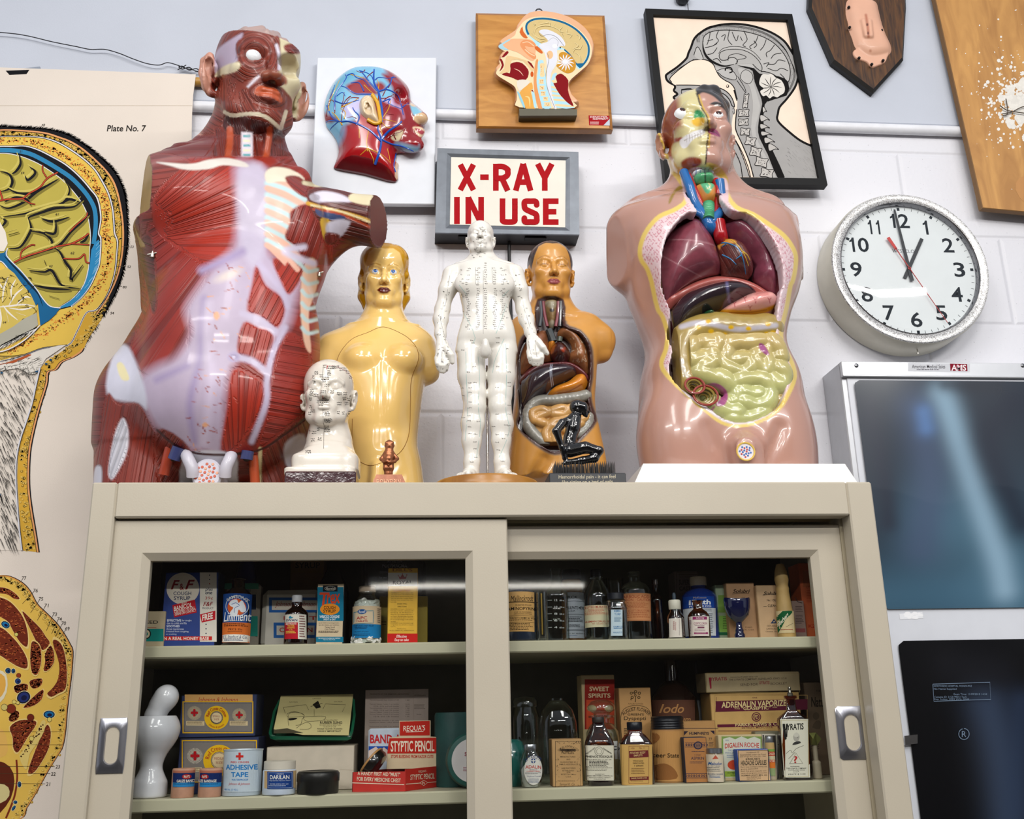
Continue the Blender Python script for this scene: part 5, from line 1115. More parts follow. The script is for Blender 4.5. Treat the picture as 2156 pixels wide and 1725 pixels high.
for q in range(1,13):
 c_=cp(.655,q*30+TL);hh=.0178;ww=.0142 if q<10 else .0245
 if q in(1,):ww=.0085
 if q==11:ww=.0185
 V_,F_=glyphs(str(q),.035)
 if q in(1,10,11,12):
  one=Ar([(.35,0),(.35,.72),(0,.66),(0,.78),(.28,.86),(.42,1),(.72,1),(.72,0)]);of=tess(one);D=[]
  V2,F2=glyphs(str(q%10),.035)if q in(10,12)else(one,of)
  if q==1:V_,F_=one,of
  else:V_=Cn([one*[.34,1],V2*[.56 if q!=11 else .34,1]+[.42 if q!=11 else .55,0]]);F_=of+[tuple(i+len(one)for i in f)for f in F2]
 a.lay(Sk([c_[0]+(V_[:,0]-.5)*2*ww*.92,c_[1]+(V_[:,1]-.5)*2*hh],1),F_,ink('#1c2228'))
V_,F_=glyphs('WESTCLOX',0.);a.lay(Sk([cx-.0005+(V_[:,0]-.5)*.06,cz+r*.245+(V_[:,1]-.5)*.0085],1),F_,ink('#4a4e52'))
a.done('dial',t)
def hand(name,segs,y,col):
 g=G()
 for P_,m_ in segs:prism(g,[(cx+x,cz+z)for x,z in P_],lambda p_,s_:(p_[0],y+.0012*s_,p_[1]),mat(m_,.45,var=0))
 obj(name,g,t,smooth=None)
def bar(ang,r0,r1,w0,w1):
 a_=radians(ang);u=Ar([sin(a_),cos(a_)]);n_=Ar([u[1],-u[0]]);return[tuple(u*r0*r-n_*w0/2),tuple(u*r1*r-n_*w1/2),tuple(u*r1*r+n_*w1/2),tuple(u*r0*r+n_*w0/2)]
hand('hour_hand',[(bar(29,-.14,.47,.008,.0078),'#10151a')],YF-.004,None);hand('minute_hand',[(bar(-5.5,-.16,.8,.0085,.004),'#10151a')],YF-.006,None)
hand('second_hand',[(bar(152,-.02,.8,.0016,.0009),'#b3221c'),(bar(152,-.46,-.28,.0075,.006),'#c02a20'),(bar(152,-.3,0,.002,.0018),'#b3221c'),([(.0035*cos(k*.5),.0035*sin(k*.5))for k in range(13)],'#b3221c')],YF-.008,None)
g=G();LA(g,[(r*.855,0),(r*.82,.003),(r*.6,.009),(r*.3,.013),(r*.001,.0145)],pane_mat(),seg=64,cap=False);V=g.V[0];g.V=[Sk([V[:,0]+cx,Yf+.002-V[:,2]*.35,V[:,1]+cz],1)];obj('glass_cover',g,t,smooth=60)
g=G();kz=cz-r;LA(g,[(.0022,-.01),(.0032,-.01),(.0032,-.008),(.0012,-.007),(.0012,.002)],mat('#b5b2a8',.3,metal=.8),(cx+.004,Yf+.03,kz),14);obj('set_knob',g,t)
# ---- x-ray viewing box
t=TH('film_viewer','white x-ray viewing box on the wall with two dark films clipped to it','light box',at([(1990,1200)],.45))
Yf=.405
zt_,zbm=float(un(1900,764,Yf)[2]),1.02;x0,x1=float(un(1768,764,Yf)[0]),float(un(2420,790,Yf)[0])
ALU=mat('#c4c6ca',.35,metal=.35,var=.04)
g=G();box(g,x0,x1,Yf+.004,YW,zbm,zt_,ALU,.002);obj('housing',g,t,smooth=None)
g=G();zh=float(un(1900,796,Yf)[2]);box(g,x0,x1,Yf-.006,Yf+.004,zh,zt_,mat('#cfd1d5',.3,metal=.3,var=.03),.0015);box(g,x0,x1,Yf-.008,Yf-.005,zh,zh+.004,ALU,.001)
obj('film_rail',g,t,smooth=None)
for px_ in(1803,2153):
 g=G();q=un(px_,770,Yf-.006);LA(g,[(.0045,0),(.0045,.0012),(.003,.0022),(.0002,.0022)],mat('#77787b',.3,metal=.9,var=0),seg=16);V=g.V[0];g.V=[Sk([V[:,0]+q[0],q[1]-V[:,2],V[:,1]+q[2]],1)];g.F=[tuple(reversed(f))for f in g.F];obj('screw',g,t)
a=Art(flat(Yf-.006));a.pg([1912,764,2042,766,2042,784,1912,782],'#c9cbd0');a.tx('American Medical Sales',1920,768,1990,776,'#2b2730',.012);a.sm(1930,778,1980,781,1,'#4a4650');a.pg([2000,766,2036,767,2037,782,2001,781],'#7e1a2b');a.tx('AMS',2003,768,2034,781,'#e8dfe0',.05);a.tx('M',2014,769,2023,780,'#c9a0a8',.03);a.done('maker_label',t)
g=G();box(g,x0+.012,x1-.012,Yf+.001,Yf+.0045,zbm+.01,zh,mat('#d5d8df',.25,coat=.3,var=.02),.001);obj('diffuser',g,t,smooth=None)
FLM=bpy.data.materials.new('film_base');FLM.use_nodes=True;nt=FLM.node_tree;b=nt.nodes['Principled BSDF'];b.inputs['Roughness'].default_value=.22;b.inputs['Coat Weight'].default_value=.4
at_=nt.nodes.new('ShaderNodeAttribute');at_.attribute_name='Col';nt.links.new(at_.outputs['Color'],b.inputs['Base Color'])
def film(pts,Y,nx,nz,cfun,label,crop=None):
 (ax_,ay_),(bx_,by_)=pts;A=un(ax_,ay_,Y);B=un(bx_,by_,Y);zt2,zb2=A[2],B[2]
 xs=LS(A[0],A[0]+(zt2-zb2)*.82,nx);zs=LS(zb2,zt2,nz);XX,ZZ=np.meshgrid(xs,zs,indexing='ij');u=(XX-xs[0])/(xs[-1]-xs[0]);w=(ZZ-zb2)/(zt2-zb2)
 rc=.012;dx=MN(XX-xs[0],xs[-1]-XX);dz=MN(ZZ-zb2,zt2-ZZ)
 XX=XX+np.where((dx<rc)&(dz<rc)&(XX<xs[0]+.1),MX(rc-np.sqrt(MX(rc**2-(rc-MN(dz,rc))**2,0))-dx,0),0)
 YY=Y-.002-.0022*np.sin(u*9)*np.sin(w*3.1)
 V=Sk([XX.ravel(),YY.ravel(),ZZ.ravel()],1);I_=np.arange(nx*nz).reshape(nx,nz);Q=Sk([I_[:-1,:-1],I_[1:,:-1],I_[1:,1:],I_[:-1,1:]],-1).reshape(-1,4)
 P_=pix(V);c=cfun(P_);o=obj_np('film',V,Q,FLM,t,c);o['label']=label;return o
def soft(P_,blobs,base):
 c=np.tile(Ar(lin(base)),(len(P_),1))
 for pts,wd,col,k in blobs:
  L=spl(pts,6)if len(pts)>2 else Ar(pts,float);d=np.full(len(P_),1e9);f=np.zeros(len(P_))
  for j in range(len(L)-1):
   a_,b_=L[j],L[j+1];e=b_-a_;tt=CP(((P_-a_)@e)/(e@e+1e-9),0,1);d=MN(d,np.hypot(*(P_-a_-tt[:,None]*e).T))
  w=np.exp(-(d/wd)**2)*k;c=c*(1-w[:,None])+Ar(lin(col))*w[:,None]
 return c
film([(1797,801),(1878,1283)],Yf-.002,70,80,lambda P_:soft(P_,[([(1830,1260),(2000,1255),(2200,1240)],75,'#3e6076',.9),([(2000,1100),(2080,1130),(2130,1230)],110,'#4a6e83',.8),([(1930,860),(1960,1000),(1940,1150)],45,'#45546f',.75),([(1985,830),(2030,960),(2060,1050),(2100,1170),(2115,1240)],30,'#8aa9be',.85),([(1945,870),(1950,900)],20,'#5a7fb4',.7),([(1830,850),(1860,1000),(1870,1100)],22,'#262c3a',.8),([(2130,850),(2080,930),(2150,1100)],40,'#1a2130',.85),([(1990,810),(2100,815)],18,'#20252f',.7)],'#202a36'),'blue-grey film of a blurred bone')
film([(1889,1350),(1899,1900)],Yf-.001,60,60,lambda P_:soft(P_,[([(2080,1480),(2110,1600),(2130,1800)],45,'#3b4a63',.6),([(2150,1480),(2140,1700)],30,'#2a3850',.6),([(2000,1400),(2100,1420)],40,'#15161b',.8)],'#0a0b0e'),'black film with a printed data box')
a=Art(flat(Yf-.006));LB='#6f8196';a.box(1963,1438,2084,1476,1.2,LB)if False else None
for L in([(1964,1441),(2084,1437),(2086,1473),(1966,1477),(1964,1441)],):a.ln(L,1.3,LB,k=0)
a.tx('NORTHSIDE HOSPITAL MONDU952',1966,1443,2046,1447,LB);a.tx('No Name Supplied',1966,1449,2014,1454,LB);a.tx('Exam Time: 11/09/2010 14:54',2008,1460,2078,1464,LB);a.tx('Cassette ID: 3152199551 Tech.',1967,1466,2036,1470,LB);a.tx('Exp. Index: 2083 W/L: 2048',1967,1471,2040,1475,LB)
a.ln([(2029.5+11*sin(q*.3),1546-11.5*cos(q*.3))for q in range(21)],1.4,LB,k=0,closed=False);a.tx('R',2025,1540,2034,1552,LB);a.done('film_print',t)
g=G();P_=[un(x,y,Yf-.012)for x,y in((1905,1550),(1932,1547),(1932,1566),(1906,1569))];g.add(P_+[p_+Ar([0,.004,0])for p_ in P_],[(3,2,1,0),(0,1,5,4),(1,2,6,5),(2,3,7,6),(3,0,4,7)],mat('#a8a6a4',.25,metal=1.));obj('clip',g,t,smooth=None)
a=Art(flat(Yf+.0005));R5=random.Random(3);a.pg([1893,1293,1942,1289,1944,1302,1895,1305],'#e6e8ec');
for _ in range(12):a.ell(R5.uniform(1898,1940),R5.uniform(1291,1302),R5.uniform(3,7),R5.uniform(2,4),'#f2f3f5',9)
a.done('tape_remnant',t)
# ---- loose wire on the upper wall
g=G();L=[(-40,66),(20,70),(60,76),(110,88),(160,98),(190,104),(220,104),(250,112),(280,124),(310,134),(335,137),(352,132),(370,136),(392,144),(405,147),(425,154)]
P_=spl([un(x,y,YP-.012)for x,y in L],6);tube(g,P_,.0011,mat('#16161a',.4),8)
for s_ in(0,1):tube(g,spl([un(376+k*7.5,141+k*1.3+3*sin(k*1.6+3.1*s_),YP-.012-.002*cos(k*1.6+3.1*s_))for k in range(7)],4),.0012,mat('#16161a',.4),6)
p0=un(374,147,YP-.012);tube(g,[p0,un(392,137,YP-.012)],.001,mat('#16161a',.4),6)
o=obj('hanging_wire',g);o['label']='thin black wire strung across the upper wall to the chart rod';o['category']='wire'
# == large flayed torso on the left
Y0=.2
t=TH('muscle_torso','large flayed muscle torso with red muscles and a bulging belly, one arm cut short','anatomical model',(un(440,1000,Y0)[0],Y0,ZT))
def P3(x,y,d=0.):return un(x,y,Y0+d)
S_=mpp(450,600,Y0)
def row(y,xl,xr,f,b,d=0.):
 A,B=P3(xl,y,d),P3(xr,y,d);return((A[2]+B[2])/2,(A[0]+B[0])/2,(B[0]-A[0])/2,(A[1]+B[1])/2,f,b)
h=.0026
lo=Ar([P3(190,1030)[0],Y0-.2,ZT]);hi=Ar([P3(830,500)[0],Y0+.15,P3(500,30)[2]+.02])
v=Vol(lo,hi,h)
v.slices([row(325,400,590,.05,.07),row(352,335,600,.075,.09),(row(390,306,650,.1,.1)),row(440,299,672,.125,.11),row(500,298,690,.13,.11),row(560,303,688,.125,.105),row(620,312,668,.12,.1),row(680,303,656,.12,.1),row(740,268,652,.12,.105),row(800,240,652,.115,.11),row(860,228,650,.105,.11),row(930,224,648,.085,.11)],.012,n=2.3)
# hips and thighs
v.cone(P3(318,850,0.),P3(305,1075,0.),.092,.082,.03);v.cone(P3(556,850,.02),P3(565,1075,.03),.082,.066,.03)
v.ell(P3(440,900,0.),(.16,.09,.09),.03)
# belly plate
v.ell(P3(487,740,-.055),(.152,.125,.235),.012);v.ell(P3(472,850,-.07),(.152,.105,.1),.03)
# chest muscle, right ribs
v.ell(P3(430,430,-.075),(.115,.075,.085),.02);v.ell(P3(360,440,-.03),(.07,.09,.075),.03);v.ell(P3(612,485,-.06),(.06,.062,.085),.03)
# shoulders: cut stump left, arm right
v.cone(P3(350,410,0.),P3(300,415,0.),.072,.07,.02,sy=1.1)
v.cone(P3(362,500,.03),P3(362,640,.03),.055,.05,.03)
v.cone(P3(630,440,.01),P3(700,452,0.),.05,.043,.02);v.cone(P3(690,452,0.),P3(815,470,-.02),.043,.05,.02)
v.cone(P3(650,540,.03),P3(735,480,0.),.036,.03,.02)
# collar, neck
v.cone(P3(400,348,-.03),P3(515,352,-.07),.016,.02,.02);v.cone(P3(560,375,-.07),P3(625,380,-.045),.022,.026,.012)
v.cone(P3(522,230,.02),P3(515,345,.015),.062,.068,.02,sy=1.05);v.cone(P3(515,315,.04),P3(370,352,.03),.055,.035,.05);v.cone(P3(520,320,.04),P3(625,385,.03),.055,.022,.04)
for x0,x1 in((484,478),(568,556)):v.cone(P3(x0,270,-.045),P3(x1,345,-.05),.008,.009,.004)
v.cone(P3(520,275,-.045),P3(517,350,-.055),.017,.016,.01)
zs=float(P3(300,505)[2]);v.cut(P3(304,400,0),(-1,-.37,-.03),zmin=zs);v.cut(P3(806,455,0),(1,-.35,-.12),zmin=float(P3(800,575)[2]));v.cut((0,0,ZT+.001),(0,0,-1))
# head
hd=Head(P3(542,171,-.015),.255,yaw=27,pitch=4,roll=0);hd.build(v,eyes=None,lips=1.25,ear_out=.012,es=1.2,flare=.75,nose=1.05,width=.94,jaw=.92)
hd.E(v,(.14,-.33,0.),(.095,.12,.085),.02,'sub')
hd.E(v,(-.127,-.275,-.002),(.066,.062,.056),.02)
hd.C(v,[(-.23,-.26,-.01),(-.1,-.335,.05),(-.02,-.33,0.)],[.018,.02,.014],.012);hd.C(v,[(-.23,-.26,-.012),(-.12,-.32,-.05),(-.03,-.33,-.01)],[.015,.018,.012],.012)
hd.C(v,[(-.24,-0.,-.26),(-.18,-.16,-.4),(0,-.285,-.49),(.18,-.16,-.4),(.24,0.,-.26)],[.02,.022,.026,.022,.02],.02)
hd.C(v,[(0,-.12,-.34),(0,-.05,-.5)],[.15,.13],.06)
# brain dome in the open skull
v.cut(hd.w(0,-.33,.2),hd.R@Ar([0,-.3,1]),zmin=float(hd.c[2]))
hd.E(v,(0,.05,.17),(.27,.335,.235),.006)
for q in range(10):
 a_=q*.66;hd.C(v,[(.23*cos(a_),.05+.28*sin(a_),.27),(.18*cos(a_+.5),.05+.22*sin(a_+.5),.33),(.09*cos(a_+.2),.05+.11*sin(a_+.2),.385)],[.04,.035,.03],.008)
hd.C(v,[(0,-.3,.27),(0,-.1,.4),(0,.2,.41)],[.016]*3,.012,'sub')
V,Q=v.mesh(2);p=Paint(V,Q,'#6e1f14')
RED,RED2,WHT,BONE='#8e2416','#a02a17','#b3a3b8','#cfc5a2'
p.fib=p.P[:,1]/5.;p.fw[:]=.7
# --- head
l=hd.loc(V);inh=(p.P[:,1]<285)&(l[:,2]>-.62)
def hl(w,col,fib=None):p.lay(w,col,fib,-1)
def hsel(f,s_=.02):return CP(.5-f/s_,0,1)*inh
x,y,z=l.T
hl(hsel(z-9),'#7d3020',lambda P:np.hypot(P[:,0]-536,P[:,1]-112)/2.2)
p.ell(565,198,70,40,'#7d3020');
hl(hsel(MX(MX(-x*1.-(-0.),y-.1),-z-.2),.01),BONE)
hl(hsel(MX(MX(.075-(-x),-.02-y*0-0.),MX(.03-z,y+0.)),.03)*0,WHT)
p.pg([462,100,500,74,512,72,500,105,500,128,470,150,455,158,452,125],WHT,5);p.pg([452,160,470,140,505,130,500,148,470,158],'#ddd2b0',4)
hl(hsel(.19+.3*(y+.33)-z+.006,.012),'#a58d87')
p.pg([497,92,530,74,565,84,585,75,590,100,588,150,545,140,510,140],'#7d3020',3,fib=lambda P:np.hypot(P[:,0]-536,P[:,1]-112)/2.2)
p.ln([582,95,588,120,588,145],7,'#c9c3d0',4);p.pg([598,96,622,92,632,112,606,112],'#7a2a1e',4,fib=along(10,2))
p.ln([515,190,530,175,545,160],5,'#cfc9d4',4);p.pg([548,150,570,145,600,160,602,178,570,172,552,168],'#8c4a34',5)
p.ln([470,160,500,178,520,188],7,'#8e5a3c',3);p.ell(500,219,5,10,'#dccfa8',3);p.pg([625,165,640,150,640,220,628,215],BONE,4)
p.pg([480,238,520,246,560,256,592,275,585,290,500,285,470,270],'#4a140d',4,fib=along(75,2.5))
p.pg([475,160,520,185,540,205,560,225,590,225,592,262,545,236,478,238,464,200],'#80311f',4,fib=fan(470,120,60))
p.pg([522,190,545,172,575,175,600,190,606,215,590,228,560,226,535,212],'#762e1e',4,fib=lambda P:np.hypot((P[:,0]-566)*.7,P[:,1]-200)/2.)
p.ln([473,236,490,243,520,240,545,241,566,250,590,270,594,262,602,235],8,'#d8cdb2',2)
p.pg([535,195,545,180,565,184,580,185,594,206,590,216,570,204,545,202],'#b8522c',2.5)
ear=hsel(MX(.34-np.abs(x),MX(y-.3,z-.2)),.02);hl(ear,'#c08a76');
p.pg([470,230,600,235,590,280,470,282],'#4e150e',4,fib=along(70,3))if False else None
# --- neck
p.pg([455,268,500,285,590,285,605,350,560,356,500,356,430,345,455,300],'#6a2014',4,fib=along(82,3.2))
p.ln([484,272,484,300,478,342],14,'#a4431f',3);p.ln([568,272,564,310,556,345],13,'#a4431f',3)
p.pg([508,278,532,278,532,350,508,350],'#cfc6cf',4,k=0)
for i in range(7):p.pg([(512,284+i*10),(527,284+i*10),(527,289+i*10),(512,289+i*10)],'#ddd3b4' if i%2 else '#5b9aa0',2,k=0)
# --- trunk
p.pg([290,330,700,330,700,640,660,900,560,960,330,960,280,740,300,600],RED,6,k=0,fib=fan(220,560,46))
p.pg([310,335,400,340,380,380,310,500,296,500],'#8a3a30',5,fib=along(-8,4))
p.pg([400,345,450,335,510,340,512,420,500,500,470,560,400,545,340,500,322,450,335,400],RED2,8,fib=fan(232,520,70))
p.pg([316,470,345,500,430,560,430,600,400,660,390,760,330,800,270,750,312,650,300,560],RED,5,fib=fan(600,330,70))
p.pg([290,520,318,500,330,620,322,660,308,600],'#5e1d12',4,fib=along(20,3))
# white belly sheet
p.pg([495,345,545,350,565,370,562,420,560,500,575,540,620,560,640,560,620,650,600,700,560,720,520,735,480,800,470,950,440,955,380,940,330,905,300,850,290,800,330,770,370,750,400,700,390,650,420,600,450,560,490,520,500,440],WHT,26)
p.pg([505,360,560,360,558,520,530,560,505,500],'#bdb3c6',16)
for L,wd in(([(425,570),(480,545),(510,530)],16),([(430,630),(425,700),(420,760),(400,850),(410,930)],14),([(395,770),(330,800)],12)):p.ln(L,wd,'#9c8caf',14)
p.ln([440,640,435,700,445,800,430,930],16,'#c2b4c9',16);p.ell(480,580,28,9,'#cdbfba',10,-.4)
# rectus segments on the right of the belly
p.pg([540,560,560,600,600,635,585,690,545,665,520,655,530,600],RED2,7,fib=along(-62,4));p.pg([575,545,620,545,650,510,640,570,610,620,590,590],RED2,6,fib=along(-58,4))
p.pg([512,680,545,690,575,705,562,770,545,770,500,745],RED2,5,fib=along(-75,4));p.pg([490,780,530,790,556,810,555,850,530,900,490,950,465,945,478,860],RED2,6,fib=fan(500,1080,60))
p.pg([590,730,610,700,650,740,655,800,640,870,590,910,545,945,560,880,572,800],'#8c2213',6,fib=along(10,4))
for L,wd in(([(545,555),(590,610),(605,645)],11),([(510,660),(550,675),(580,700)],13),([(490,750),(530,760),(562,785)],15),([(600,690),(575,740),(562,800),(560,850),(530,930)],13)):p.ln(L,wd,'#b9adc4',7)
p.ell(492,752,13,11,'#a799b8',3);p.ell(492,751,7,5,'#8f83a4',2);p.ell(492,752,4,3,'#c9c0d6',2)
# ribs
p.pg([562,372,600,380,640,420,660,440,600,560,560,520],'#dba994',3,k=0)
for i in range(6):
 y0=382+i*24;p.ln([(562,y0+4),(600,y0+16+i*2),(642-i*2,y0+38+i*3)],11,'#b8d2d4',5)
 p.ln([(562,y0+14),(600,y0+27+i*2),(636-i*2,y0+50+i*3)],11,'#e2b09a',4)
p.pg([612,445,640,430,668,440,678,500,660,560,640,548,622,520,600,500,610,470],'#86200f',4,fib=along(-70,4))
p.pg([640,560,662,545,668,600,650,660,655,740,640,720,632,640],'#e0b79c',4)
for i in range(6):p.ln([(636,560+i*26),(648,572+i*26),(668,568+i*26)],8,'#b9cfce',4)
p.ln([640,520,600,530,660,555],14,'#cfc6da',8)
# collarbones
p.pg([330,341,400,345,440,336,480,333,515,342,520,352,470,348,440,356,395,358,360,350],'#d6cfc6',4);p.pg([558,365,575,352,610,356,640,375,630,385,590,382,563,385],'#ddd3bd',4)
p.pg([600,375,630,372,660,400,690,410,670,420,630,410],'#7d1e12',4,fib=along(35,3));p.ln([640,385,680,392,712,395],9,BONE,3)
# right arm
p.pg([650,400,720,395,805,415,812,530,760,520,700,490,660,450],'#5c1d14',4,fib=along(14,2.6))
p.pg([652,412,680,402,720,410,740,425,700,425,665,425],'#cdc8d6',5);p.ell(663,416,11,7,'#a9a3ae',2);p.pg([740,408,780,405,784,432,738,424],'#d8cca8',3)
p.ln([648,428,690,440,740,452,790,470],8,'#cf9c2d',2);p.ln([660,440,720,452,780,478],6,'#a8401f',2);p.ln([655,432,720,446,790,472],4,'#dfd0a0',2);p.pg([664,440,680,445,724,455,722,464,690,462,668,452],'#37466f',2)
p.pg([675,460,695,465,700,490,685,505,678,490],'#c9a02c',3);p.pg([690,470,715,462,738,468,715,500,688,490],'#c6c3d2',5);p.pg([686,490,715,495,705,515,685,512],'#6a2117',3,fib=along(80,2))
cutf=(p.n[:,0]>.75)&(p.P[:,0]>780)&(p.P[:,1]<560);p.c[cutf]=lin('#5d2218');p.fw[cutf]=0
cutl=(p.n[:,0]<-.8)&(p.n[:,1]<-.3)&(p.P[:,0]<330)&(p.P[:,1]<520);p.c[cutl]=lin('#a08150');p.fw[cutl]=0
# hips and thighs
p.pg([240,740,270,730,300,800,310,860,290,850,225,830],'#c7c6d4',8);p.pg([246,768,258,765,272,795,266,802,254,796],'#ddd2a4',3)
p.pg([225,830,250,850,292,850,320,900,350,950,340,1030,190,1030,210,930],'#7e2a1c',4,fib=along(100,3.2))
p.pg([258,880,270,905,268,950,250,990,235,1010,228,990,240,920],'#cbc9d2',4,fib=along(110,5));p.pg([200,985,214,985,212,1030,196,1030],'#c9c7d2',4)
p.pg([330,905,400,945,395,1030,340,1030],'#7a2a1c',4,fib=along(120,3));p.pg([560,945,650,880,655,1030,545,1030],'#7a2a1c',4,fib=along(70,3))
p.pg([395,955,490,955,500,1000,490,1030,385,1030],'#c9c7d0',4);p.pg([600,935,640,915,648,975,606,985],'#c9c7d4',6);p.ln([548,945,546,1030],8,'#dcce9c',2)
p.ln([330,905,380,945,450,958,540,950,600,915,645,880],5,'#3c130e',2)
# scuffs of bared plaster
R6=random.Random(4)
for i in range(60):
 cx_,cy_=R6.choice([(480,590),(455,680),(440,790),(430,850),(500,610),(420,900)]);x_,y_=cx_+R6.gauss(0,22),cy_+R6.gauss(0,26);a_=R6.uniform(-.4,1.2);L_=R6.uniform(3,18)
 p.ln([(x_,y_),(x_+L_*cos(a_),y_+L_*sin(a_))],R6.uniform(1.2,2.6),R6.choice(['#9a3a20','#d59a76','#8a3424']),1.5)
p.ell(456,665,6,9,'#dda27c',2);p.ell(432,895,6,5,'#dda27c',2)
p.obj('body',t,vmat('muscle_paint',.4,.12,fib=1,dark=.36,bump=.9,fscale=.36,mott=.08,mscale=18),Q)
hd.eye('eye',t,-1,iris='#d9dde0',gaze=(-.1,.2),pup=False)
S=Skin(V,Q)
# cut vessels and the parts at the groin
for nm,L,r,c_ in(('artery_stub',[(360,938,-.1),(345,1000,-.09)],.009,'#9c3a22'),('vein_stub',[(376,942,-.12),(366,968,-.115)],.01,'#343a66'),('vein_stub',[(522,950,-.12),(519,968,-.118)],.01,'#343a66'),('artery_stub',[(533,960,-.1),(538,1030,-.09)],.008,'#a4431f')):
 g=G();tube(g,[P3(*q)for q in L],r,mat(c_,.35,coat=.3),16);tube(g,[P3(*L[-1])+Ar([0,-.0005,-.0012]),P3(*L[-1])+Ar([0,0,.001])],r*.5,mat('#1d0f10',.6),12)if nm[0]=='v' else None;obj(nm,g,t)
for q in(-1,1):
 g=G();L=[P3(440+q*52,945,-.085),P3(440+q*46,962,-.12),P3(440+q*36,985,-.125),P3(440+q*34,1004,-.12)];tube(g,spl(L,5),[.01]*16,mat('#bdbac4',.35,coat=.3),14);obj('cord_stub',g,t)
g=G();c_=P3(436,1000,-.12);LA(g,[(.024,-.05),(.024,0),(.021,.003)],mat('#bfbcc6',.4),(0,0,0),28);V_=g.V[0];g.V=[Sk([V_[:,0]+c_[0],c_[1]-V_[:,2],V_[:,1]*1.1+c_[2]],1)];g.F=[tuple(reversed(f))for f in g.F]
for k_ in range(26):
 a_,r_=k_*2.4,.018*_sqrt((k_+.5)/26);LA(g,[(.0024,0),(.002,.0008)],mat('#c0563a' if k_%3 else '#dda080',.4),(0,0,0),8);V_=g.V[-1];g.V[-1]=Sk([V_[:,0]+c_[0]+r_*cos(a_),c_[1]-.0032-V_[:,2],V_[:,1]+c_[2]+r_*1.1*sin(a_)],1)
obj('cut_section',g,t,smooth=30)
for px_,py_ in((322,540),(672,580)):
 g=G();q,n_=S.hit(px_,py_)
 if q is None:q=P3(px_,py_)
 LA(g,[(.004,-.004),(.004,.003),(.0015,.003),(.0015,.008)],mat('#a9a49a',.3,metal=.9),tuple(q+Ar([0,-.004,0])),12);tube(g,[q+Ar([-.008,-.006,0]),q+Ar([.008,-.006,.004])],.0016,mat('#a9a49a',.3,metal=.9),8);obj('latch',g,t)
# == the smaller figures on the cabinet
class Fig:
 def __init__(s,Y0):s.Y=Y0
 def P(s,x,y,d=0.):return un(x,y,s.Y+d)
 def row(s,y,xl,xr,f,b,d=0.):
  A,B=s.P(xl,y,d),s.P(xr,y,d);return((A[2]+B[2])/2,(A[0]+B[0])/2,(B[0]-A[0])/2,(A[1]+B[1])/2,f,b)
 def rowf(s,y,xl,xr,f,b):
  A,B=s.P(xl,y),s.P(xr,y);return(float(s.P((xl+xr)/2,y,-f)[2]),(A[0]+B[0])/2,(B[0]-A[0])/2,s.Y,f,b)
 def vol(s,x0,y0,x1,y1,d0,d1,h):
  A=[s.P(x,y)for x in(x0,x1)for y in(y0,y1)];A=Ar(A);lo,hi=A.min(0),A.max(0)
  return Vol((lo[0],s.Y+d0,max(lo[2],ZT)),(hi[0],s.Y+d1,hi[2]),h)
def floor_z(z):return max(z,ZT)
# ---- yellow torso
f=Fig(.3);P=f.P
t=TH('yellow_torso','glossy yellow male torso with painted blond hair and blue eyes','anatomical model',(P(800,1010)[0],.3,ZT))
v=f.vol(640,1060,945,495,-.11,.12,.0017)
v.slices([f.row(690,745,870,.028,.035),f.row(715,712,905,.042,.045),f.row(750,690,905,.055,.05),f.row(800,688,896,.062,.05),f.row(850,700,888,.058,.05),f.row(900,712,882,.054,.05),f.row(940,735,880,.054,.05),f.row(980,735,888,.055,.05),f.row(1050,722,896,.056,.05)],.01,n=2.4)
for a,b in(((700,735),(683,790)),((683,780),(672,850))):v.cone(P(*a),P(*b),.032,.029,.02)
v.cone(P(880,735),P(893,770),.03,.026,.02);v.cone(P(892,760),P(903,785,.005),.026,.02,.015)
v.cone(P(809,640,.01),P(806,700,.01),.036,.042,.02);v.cone(P(806,690,.012),P(735,716,.012),.028,.022,.03);v.cone(P(806,690,.012),P(870,712,.012),.028,.02,.03)
v.ell(P(765,758,-.042),(.037,.028,.031),.007);v.ell(P(850,758,-.042),(.037,.028,.031),.007)
v.ell(P(800,850,-.035),(.042,.026,.06),.02);v.ell(P(800,950,-.02),(.045,.034,.045),.02)
v.ell(P(728,770,-.045),(.0025,.003,.0025),.003);v.ell(P(858,762,-.06),(.003,.004,.003),.003)
v.cone(P(795,985,-.058),P(790,1040,-.058),.012,.012,.012)
for q in(-1,1):v.cone(P(800+q*75,960,-.058),P(800+q*28,1035,-.062),.0025,.003,.014,'sub')
v.cone(P(803,760,-.066),P(800,930,-.064),.0015,.0015,.016,'sub')
hd=Head(P(809,589),.134,yaw=2,pitch=3);hd.build(v,jaw=.86,lips=.85,es=.95,brow=.75,nose=.88,cheek=.8)
hd.E(v,(0,.02,.2),(.345,.415,.335),.02)
hd.E(v,(-.06,-.06,.27),(.3,.3,.255),.04);hd.E(v,(.1,-.06,.27),(.26,.29,.25),.04)
for q in(-1,1):hd.C(v,[(q*.3,-.1,.2),(q*.32,-.06,.06),(q*.315,-0.,-.02)],[.035,.035,.02],.04)
hd.C(v,[(.1,-.36,.36),(.14,-.28,.46),(.12,-.1,.54)],[.008,.01,.01],.03,'sub')
for q in(-1,1):hd.C(v,[(q*.31,.12,.1),(q*.3,.2,-.2),(q*.24,.2,-.42)],[.07,.08,.05],.05)
v.cut((0,0,ZT+.0015),(0,0,-1))if False else None
V,Q=v.mesh(2);p=Paint(V,Q,'#efc878');p.mask[:]=True
l=hd.loc(V);x,y,z=l.T;ax=np.abs(x)
hairline=IP(ax,[0,.12,.22,.27,.3,.36],[.335,.36,.3,.15,-.02,-.06])
